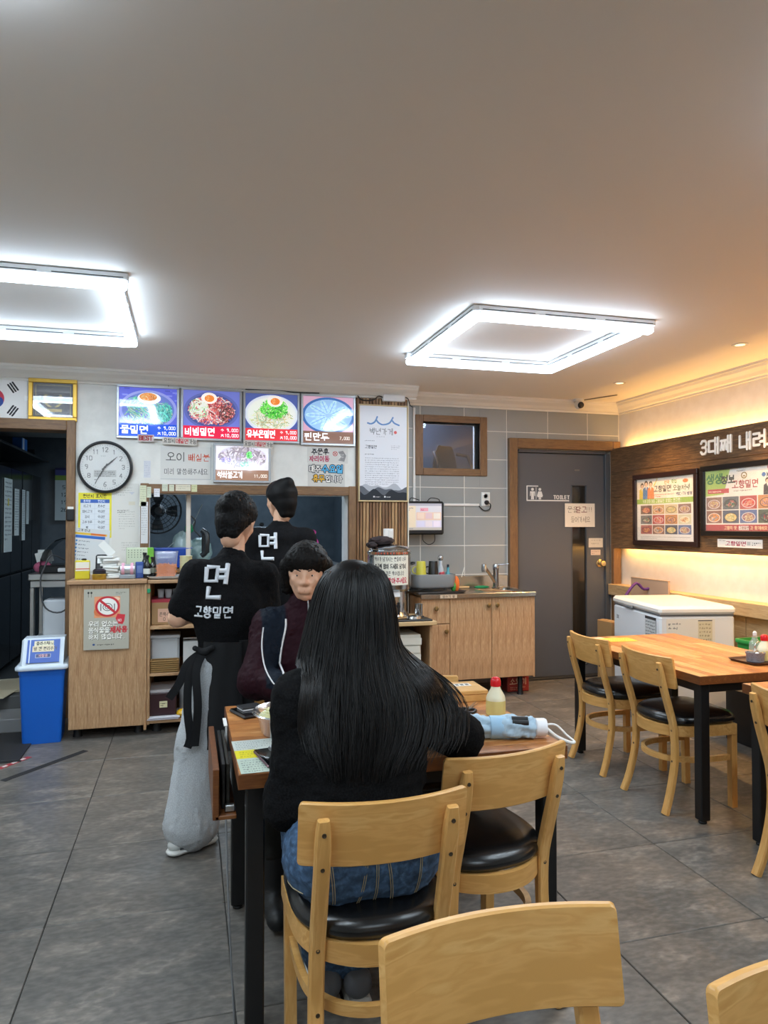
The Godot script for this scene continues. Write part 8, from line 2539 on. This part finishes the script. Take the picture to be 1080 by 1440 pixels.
func server():
	var base := Vector3(0.17, 0, -3.25)
	var o := thing("person", "standing server in a black T-shirt, black apron and wide grey trousers, seen from behind", "person", base)
	var hx := Transform3D(Basis.from_euler(Vector3(-0.42, -0.5, 0)), Vector3(0.212, 1.405, -3.33))
	var sl := Vector3(0.035, 1.165, -3.27)
	var sr := Vector3(0.335, 1.15, -3.3)
	var el := Vector3(-0.045, 0.975, -3.27)
	var er := Vector3(0.362, 0.985, -3.3)
	var wl := Vector3(0.12, 0.965, -3.46)
	var wr := Vector3(0.33, 0.93, -3.5)
	var pel := Vector3(0.18, 0.8, -3.25)
	var hips := [Vector3(0.11, 0.76, -3.25), Vector3(0.25, 0.76, -3.27)]
	var knees := [Vector3(0.06, 0.43, -3.24), Vector3(0.265, 0.42, -3.32)]
	var ank := [Vector3(0.02, 0.09, -3.2), Vector3(0.27, 0.09, -3.34)]
	var body := [[pel, Vector3(0.185, 1.0, -3.26), 0.1, 0.105, Vector3(1.15, 1, 0.8)], [Vector3(0.185, 1.0, -3.26), Vector3(0.19, 1.12, -3.28), 0.115, 0.1, Vector3(1.15, 1, 0.8)], [sl, sr, 0.045, 0.045], [Vector3(0.19, 1.16, -3.285), Vector3(0.205, 1.33, -3.31), 0.055, 0.046],
		[sl, el, 0.042, 0.034], [el, wl, 0.034, 0.023], [sr, er, 0.042, 0.034], [er, wr, 0.034, 0.023]]
	for s in 2:
		body.append([hips[s], knees[s], 0.08, 0.052]); body.append([knees[s], ank[s], 0.05, 0.034])
	var m := skin(body, 0.04, 0.014)
	m.add(skin(moved(head_bones(), hx), 0.016, 0.0045))
	m.add(skin(moved(hand_bones(1.0, 0.8), along(wr, wr + Vector3(-0.04, -0.03, -0.12))), 0.008, 0.0038))
	m.add(skin(moved(hand_bones(-1.0, 0.8), along(wl, wl + Vector3(0.09, -0.01, -0.08))), 0.008, 0.0038))
	part("body", m, skin_mat(), o, -base)
	eyes(o, hx, base)
	var bl := M("0c0b0c", 0.6, 0.0, 0.3)
	var hr := cap_hair(hx)
	hr.append_array(moved([[Vector3(0, 0.05, 0.1), Vector3(0, 0.03, 0.115), 0.036, 0.03], [Vector3(-0.03, -0.03, 0.05), Vector3(-0.025, -0.085, 0.055), 0.04, 0.028], [Vector3(0.03, -0.03, 0.05), Vector3(0.025, -0.085, 0.055), 0.04, 0.028]], hx))
	part("hair", skin(hr, 0.03, 0.006, 0.0025, Vector3(60, 12, 60), 4), bl, o, -base)
	var sh := [[Vector3(0.178, 0.83, -3.25), Vector3(0.183, 1.0, -3.258), 0.118, 0.128, Vector3(1.16, 1, 0.88)], [Vector3(0.183, 1.0, -3.258), Vector3(0.188, 1.125, -3.28), 0.132, 0.112, Vector3(1.16, 1, 0.88)], [sl, sr, 0.06, 0.06], [Vector3(0.19, 1.17, -3.285), Vector3(0.195, 1.245, -3.295), 0.072, 0.056],
		[sl, sl.lerp(el, 0.74), 0.06, 0.062], [sr, sr.lerp(er, 0.78), 0.06, 0.06]]
	var cotton := knit("black_cotton", "0e0e10", 0.95)
	cotton.metallic_specular = 0.25
	var shirt := part("t_shirt", skin(sh, 0.05, 0.011, 0.004, Vector3(8, 7, 8), 12), cotton, o, -base)
	var pr := MB.new()
	var back := Vector3(-0.36, 0, 0.93)
	var right := Vector3(0.93, 0, 0.36)
	for item in [["고향밀면", 0.05, Vector3(-0.12, 1.035, 0), 0.85, 0.0042], ["면", 0.15, Vector3(-0.085, 1.215, 0), 0.72, 0.011]]:
		var x := 0.0
		for ch in item[0]:
			var g := glyph(ch)
			for stq in g[0]:
				var pts := []
				for q in stq:
					var w: Vector3 = Vector3(0.185, item[2].y - q.y * item[1], -3.27) + right * (item[2].x + (x + q.x) * item[1] * item[3]) + back * 0.3
					pts.append(drop(sh, 0.05, w, -back) + back * 0.0035)
				if pts.size() > 1: pr.tube(pts, item[4], 6, 1.0)
			x += g[1]
	part("print", pr, M("d9dde4", 0.6), shirt)
	var gr := [[pel + Vector3(0, -0.0, 0), Vector3(0.18, 0.7, -3.255), 0.115, 0.12, Vector3(1.15, 1, 0.95)], [hips[0], knees[0] + Vector3(-0.005, 0, 0.01), 0.1, 0.098], [knees[0] + Vector3(-0.005, 0, 0.01), Vector3(0.018, 0.11, -3.185), 0.098, 0.118, Vector3(1, 1, 0.9)], [hips[1], knees[1], 0.1, 0.095], [knees[1], Vector3(0.285, 0.11, -3.34), 0.095, 0.11, Vector3(1, 1, 0.9)]]
	part("trousers", skin(gr, 0.035, 0.011, 0.004, Vector3(5, 2.0, 5), 15), knit("grey_sweat", "c0c4c8", 0.95), o, -base)
	# apron wraps the hips, open behind; ties hang from the knot
	var rings := []
	for k in 12:
		var t := k / 11.0
		var y := lerpf(0.885, 0.435, t)
		var ring := []
		var w := lerpf(0.136, 0.158, t)
		for s in 41:
			var a := -2.5 + 5.0 * s / 40.0 + 0.45
			var wob := 0.004 * sin(s * 0.9 + k * 0.2) * t
			ring.append(Vector3(0.19 + sin(a) * (w + wob), y + 0.006 * sin(s * 0.4) * t, -3.258 - cos(a) * (0.128 + 0.02 * t + wob)))
		for s in 41:
			var p: Vector3 = ring[40 - s]
			ring.append(Vector3(0.19 + (p.x - 0.19) * 0.975, p.y, -3.258 + (p.z + 3.258) * 0.975))
		rings.append(ring)
	var am := MB.new()
	am.loft(rings)
	var ap := M("0d0e12", 0.85)
	var apn := part("apron", am, ap, o, -base)
	var flap := []   # the overlapping panel across the back
	for k in 12:
		var t := k / 11.0
		var y := lerpf(0.88, 0.43, t)
		var ring := []
		for s in 15:
			var a := 1.3 * s / 14.0 - 1.05
			ring.append(Vector3(0.19 + sin(a) * (0.142 + 0.022 * t), y, -3.25 + cos(a) * (0.128 + 0.03 * t) + 0.003 * sin(s + k * 0.3)))
		for s in 15: ring.append(ring[14 - s] + Vector3(0, 0, -0.004))
		flap.append(ring)
	var fm := MB.new()
	fm.loft(flap)
	part("panel", fm, ap, apn)
	for q in [[Vector3(0.06, 0.84, -3.16), Vector3(0.0, 0.8, -3.12), Vector3(-0.035, 0.72, -3.11), Vector3(-0.075, 0.66, -3.12)], [Vector3(0.065, 0.84, -3.155), Vector3(0.01, 0.76, -3.11), Vector3(0.0, 0.62, -3.1), Vector3(0.012, 0.5, -3.1), Vector3(0.0, 0.455, -3.1)], [Vector3(0.065, 0.84, -3.155), Vector3(0.035, 0.77, -3.105), Vector3(0.042, 0.62, -3.09), Vector3(0.03, 0.46, -3.095)]]:
		var tm := MB.new()
		tm.sweep(curve(q, 20), [Vector2(-0.017, -0.0015), Vector2(0.017, -0.0015), Vector2(0.017, 0.0015), Vector2(-0.017, 0.0015)], Vector3(0.2, 0.25, 1))
		part("tie", tm, ap, apn)
	part("knot", skin([[Vector3(0.055, 0.842, -3.15), Vector3(0.075, 0.842, -3.147), 0.013, 0.014], [Vector3(0.06, 0.845, -3.15), Vector3(0.03, 0.86, -3.145), 0.008, 0.012], [Vector3(0.065, 0.845, -3.148), Vector3(0.1, 0.86, -3.138), 0.008, 0.012]], 0.012, 0.005), ap, apn)
	for s in 2:
		var toe: Vector3 = [Vector3(-0.045, 0.014, -3.14), Vector3(0.33, 0.014, -3.46)][s]
		var heel: Vector3 = [Vector3(0.09, 0.014, -3.22), Vector3(0.27, 0.014, -3.3)][s]
		var sn := part("shoe", skin(shoe(toe, heel, 0.075), 0.03, 0.007), M("c6c8c6", 0.6), o, -base)
		var so := skin([[heel + Vector3(0, 0.002, 0), toe + Vector3(0, 0.002, 0), 0.043, 0.04, Vector3(1, 0.4, 1)]], 0.02, 0.007)
		part("sole", so, M("dcdcd8", 0.6), sn)
		var sp := MB.new()
		var d := (toe - heel).normalized()
		var nn := Vector3(-d.z, 0, d.x)
		for e in [-1, 1]: sp.tube([heel + nn * 0.0405 * e + Vector3(0, 0.02, 0), heel.lerp(toe, 0.5) + nn * 0.0395 * e + Vector3(0, 0.02, 0), toe + nn * 0.0375 * e + Vector3(0, 0.02, 0)], 0.003, 6)
		part("stripe", sp, M("3a3c40", 0.6), sn)

func second_server():
	var base := Vector3(0.56, 0, -4.55)
	var o := thing("person", "second server in black standing further back by the hatch, dark hair tied up", "person", base)
	var hx := Transform3D(Basis.from_euler(Vector3(-0.12, 0.5, 0)), Vector3(0.57, 1.545, -4.56))
	var sl := Vector3(0.41, 1.3, -4.55)
	var sr := Vector3(0.72, 1.3, -4.53)
	var el := Vector3(0.39, 1.06, -4.58)
	var er := Vector3(0.75, 1.06, -4.55)
	var wl := Vector3(0.45, 1.03, -4.79)
	var wr := Vector3(0.66, 1.03, -4.78)
	var hips := [Vector3(0.49, 0.84, -4.55), Vector3(0.64, 0.84, -4.54)]
	var knees := [Vector3(0.48, 0.46, -4.55), Vector3(0.65, 0.46, -4.54)]
	var ank := [Vector3(0.48, 0.09, -4.52), Vector3(0.65, 0.09, -4.51)]
	var body := [[Vector3(0.565, 0.9, -4.55), Vector3(0.565, 1.12, -4.55), 0.105, 0.11, Vector3(1.15, 1, 0.8)], [Vector3(0.565, 1.12, -4.55), Vector3(0.565, 1.26, -4.55), 0.12, 0.1, Vector3(1.15, 1, 0.8)], [sl, sr, 0.045, 0.045], [Vector3(0.567, 1.3, -4.55), Vector3(0.57, 1.48, -4.55), 0.055, 0.047],
		[sl, el, 0.042, 0.034], [el, wl, 0.034, 0.023], [sr, er, 0.042, 0.034], [er, wr, 0.034, 0.023]]
	for s in 2:
		body.append([hips[s], knees[s], 0.08, 0.052]); body.append([knees[s], ank[s], 0.05, 0.034])
	var m := skin(body, 0.04, 0.016)
	m.add(skin(moved(head_bones(), hx), 0.016, 0.005))
	m.add(skin(moved(hand_bones(1.0, 0.6), along(wr, wr + Vector3(-0.05, -0.01, -0.12))), 0.008, 0.004))
	m.add(skin(moved(hand_bones(-1.0, 0.6), along(wl, wl + Vector3(0.05, -0.01, -0.12))), 0.008, 0.004))
	part("body", m, skin_mat(), o, -base)
	eyes(o, hx, base)
	var hr := cap_hair(hx)
	hr.append_array(moved([[Vector3(0, 0.09, 0.07), Vector3(0, 0.1, 0.09), 0.042, 0.036], [Vector3(-0.03, -0.03, 0.05), Vector3(-0.025, -0.09, 0.055), 0.04, 0.03], [Vector3(0.03, -0.03, 0.05), Vector3(0.025, -0.09, 0.055), 0.04, 0.03]], hx))
	part("hair", skin(hr, 0.03, 0.007), M("0c0b0c", 0.6, 0.0, 0.3), o, -base)
	var sh := [[Vector3(0.565, 0.86, -4.55), Vector3(0.565, 1.13, -4.55), 0.125, 0.132, Vector3(1.16, 1, 0.88)], [Vector3(0.565, 1.13, -4.55), Vector3(0.566, 1.27, -4.55), 0.135, 0.112, Vector3(1.16, 1, 0.88)], [sl, sr, 0.06, 0.06], [Vector3(0.567, 1.3, -4.55), Vector3(0.568, 1.385, -4.55), 0.072, 0.057], [sl, sl.lerp(el, 0.9), 0.064, 0.064], [sr, sr.lerp(er, 0.9), 0.064, 0.064]]
	var shirt := part("t_shirt", skin(sh, 0.05, 0.014, 0.003, Vector3(8, 7, 8), 22), knit("black_cotton", "0e0e10", 0.95), o, -base)
	var pr := MB.new()
	var g := glyph("면")
	for stq in g[0]:
		var pts := []
		for q in stq: pts.append(drop(sh, 0.05, Vector3(0.42 + q.x * 0.12, 1.34 - q.y * 0.17, -4.2), Vector3.FORWARD) + Vector3(0, 0, 0.004))
		if pts.size() > 1: pr.tube(pts, 0.011, 6)
	part("print", pr, M("d9dde4", 0.6), shirt)
	var gr := [[Vector3(0.565, 0.92, -4.55), Vector3(0.565, 0.82, -4.55), 0.118, 0.122, Vector3(1.15, 1, 0.9)]]
	for s in 2:
		gr.append([hips[s], knees[s], 0.095, 0.08]); gr.append([knees[s], ank[s], 0.08, 0.07])
	part("trousers", skin(gr, 0.035, 0.014), M("17181b", 0.9), o, -base)
	for s in 2:
		var a: Vector3 = ank[s]
		part("shoe", skin(shoe(Vector3(a.x, 0.012, a.z - 0.16), Vector3(a.x, 0.012, a.z + 0.04), 0.07), 0.03, 0.009), M("2a2b2e", 0.5), o, -base)

func track_jacket_diner():
	var base := Vector3(0.47, 0, -2.98)
	var o := thing("person", "diner in a maroon and navy track jacket with white piping, seated across the table", "person", base)
	var hx := Transform3D(Basis.from_euler(Vector3(-0.1, PI - 0.25, 0)), Vector3(0.48, 1.185, -2.975))
	var sl := Vector3(0.335, 0.955, -3.0)
	var sr := Vector3(0.62, 0.955, -3.0)
	var el := Vector3(0.262, 0.765, -2.87)
	var er := Vector3(0.7, 0.765, -2.87)
	var wl := Vector3(0.44, 0.757, -2.66)
	var wr := Vector3(0.53, 0.757, -2.64)
	var hips := [Vector3(0.395, 0.54, -2.99), Vector3(0.55, 0.54, -2.99)]
	var knees := [Vector3(0.29, 0.5, -2.6), Vector3(0.57, 0.53, -2.62)]
	var ank := [Vector3(0.3, 0.1, -2.57), Vector3(0.57, 0.1, -2.58)]
	var body := [[Vector3(0.475, 0.55, -2.99), Vector3(0.475, 0.82, -3.0), 0.11, 0.12, Vector3(1.2, 1, 0.78)], [Vector3(0.475, 0.82, -3.0), Vector3(0.475, 0.94, -3.0), 0.125, 0.1, Vector3(1.2, 1, 0.78)], [sl, sr, 0.05, 0.05], [Vector3(0.476, 0.96, -3.0), Vector3(0.48, 1.12, -2.985), 0.056, 0.05],
		[sl, el, 0.045, 0.036], [el, wl, 0.036, 0.025], [sr, er, 0.045, 0.036], [er, wr, 0.036, 0.025]]
	for s in 2:
		body.append([hips[s], knees[s], 0.085, 0.056]); body.append([knees[s], ank[s], 0.052, 0.036])
	var m := skin(body, 0.04, 0.014)
	m.add(skin(moved(head_bones(), hx), 0.016, 0.0042))
	m.add(skin(moved(hand_bones(1.0, 0.7), along(wl, wl + Vector3(0.12, -0.01, 0.03))), 0.008, 0.0036))
	m.add(skin(moved(hand_bones(-1.0, 0.7), along(wr, wr + Vector3(-0.1, 0.02, 0.07))), 0.008, 0.0036))
	part("body", m, skin_mat(), o, -base)
	eyes(o, hx, base)
	var hr := cap_hair(hx)
	hr.append_array(moved([[Vector3(-0.05, 0.06, -0.055), Vector3(0.05, 0.062, -0.055), 0.034, 0.034], [Vector3(-0.082, 0.03, -0.01), Vector3(-0.085, -0.07, 0.005), 0.03, 0.024], [Vector3(0.082, 0.03, -0.01), Vector3(0.085, -0.07, 0.005), 0.03, 0.024], [Vector3(-0.04, -0.03, 0.06), Vector3(-0.04, -0.1, 0.055), 0.05, 0.04], [Vector3(0.04, -0.03, 0.06), Vector3(0.04, -0.1, 0.055), 0.05, 0.04]], hx))
	part("hair", skin(hr, 0.03, 0.006, 0.003, Vector3(60, 12, 60), 6), M("0e0b0a", 0.6, 0.0, 0.3), o, -base)
	var jk := [[Vector3(0.475, 0.58, -2.99), Vector3(0.475, 0.82, -2.995), 0.138, 0.146, Vector3(1.2, 1, 0.82)], [Vector3(0.475, 0.82, -2.995), Vector3(0.475, 0.935, -3.0), 0.148, 0.12, Vector3(1.2, 1, 0.82)], [sl, sr, 0.075, 0.075], [Vector3(0.476, 0.97, -2.997), Vector3(0.478, 1.05, -2.99), 0.082, 0.07],
		[sl, el, 0.078, 0.068], [el, wl, 0.066, 0.05], [sr, er, 0.078, 0.068], [er, wr, 0.066, 0.05]]
	var maroon := Color(0.022, 0.007, 0.011)
	var navy := Color(0.006, 0.008, 0.016)
	var dye := func(p: Vector3) -> Color:   # navy yoke and upper sleeve, maroon elsewhere
		var dx := absf(p.x - 0.475)
		var yoke := dx > 0.085 + (1.0 - smoothstep(0.8, 0.98, p.y)) * 0.035 and dx < 0.185 and p.y > 0.76 and p.z > -3.05
		return navy if yoke else maroon
	var jm := M("ffffff", 0.7).duplicate() as StandardMaterial3D
	jm.metallic_specular = 0.25
	jm.vertex_color_use_as_albedo = true
	var jn := part("track_jacket", skin(jk, 0.04, 0.009, 0.004, Vector3(8, 6, 8), 31, dye), jm, o, -base)
	for s in [-1, 1]:
		for line in [[[0.088, 1.0], [0.092, 0.96], [0.112, 0.88], [0.122, 0.8], [0.126, 0.74]], [[0.18, 0.97], [0.19, 0.9], [0.184, 0.83], [0.165, 0.79], [0.14, 0.765], [0.135, 0.74]]]:
			var pts := []
			for q in curve(line.map(func(w): return Vector3(0.475 + s * w[0], w[1], 0)), 26): pts.append(drop(jk, 0.04, Vector3(q.x, q.y, -2.5), Vector3.FORWARD) + Vector3(0, 0, 0.002))
			var pp := MB.new()
			pp.tube(pts, 0.0042 if line.size() == 5 else 0.003, 6)
			part("piping", pp, M("d6d6d8", 0.6), jn)
	var zp := MB.new()
	var zpts := []
	for k in 18: zpts.append(drop(jk, 0.04, Vector3(0.478, 1.08 - 0.025 * k, -2.6), Vector3.FORWARD) + Vector3(0, 0, 0.002))
	zp.tube(zpts, 0.0035, 6)
	part("zip", zp, M("8a8a8c", 0.35, 0.8), jn)
	var tr := [[Vector3(0.475, 0.58, -2.99), Vector3(0.475, 0.55, -2.99), 0.13, 0.13, Vector3(1.2, 1, 0.85)]]
	for s in 2:
		tr.append([hips[s], knees[s], 0.1, 0.082]); tr.append([knees[s], ank[s] + Vector3(0, 0.14, 0), 0.082, 0.058])
	part("trousers", skin(tr, 0.04, 0.012, 0.004, Vector3(8, 6, 8), 33), M("1b1a16", 0.9), o, -base)
	for s in 2:
		var a: Vector3 = ank[s]
		part("boot", skin([[a + Vector3(0, 0.18, 0.0), a + Vector3(0, -0.03, 0), 0.05, 0.052], [a + Vector3(0, -0.045, -0.03), a + Vector3(0, -0.05, 0.13), 0.045, 0.04, Vector3(1, 0.9, 1)]], 0.04, 0.009), M("0e0e10", 0.5), o, -base)
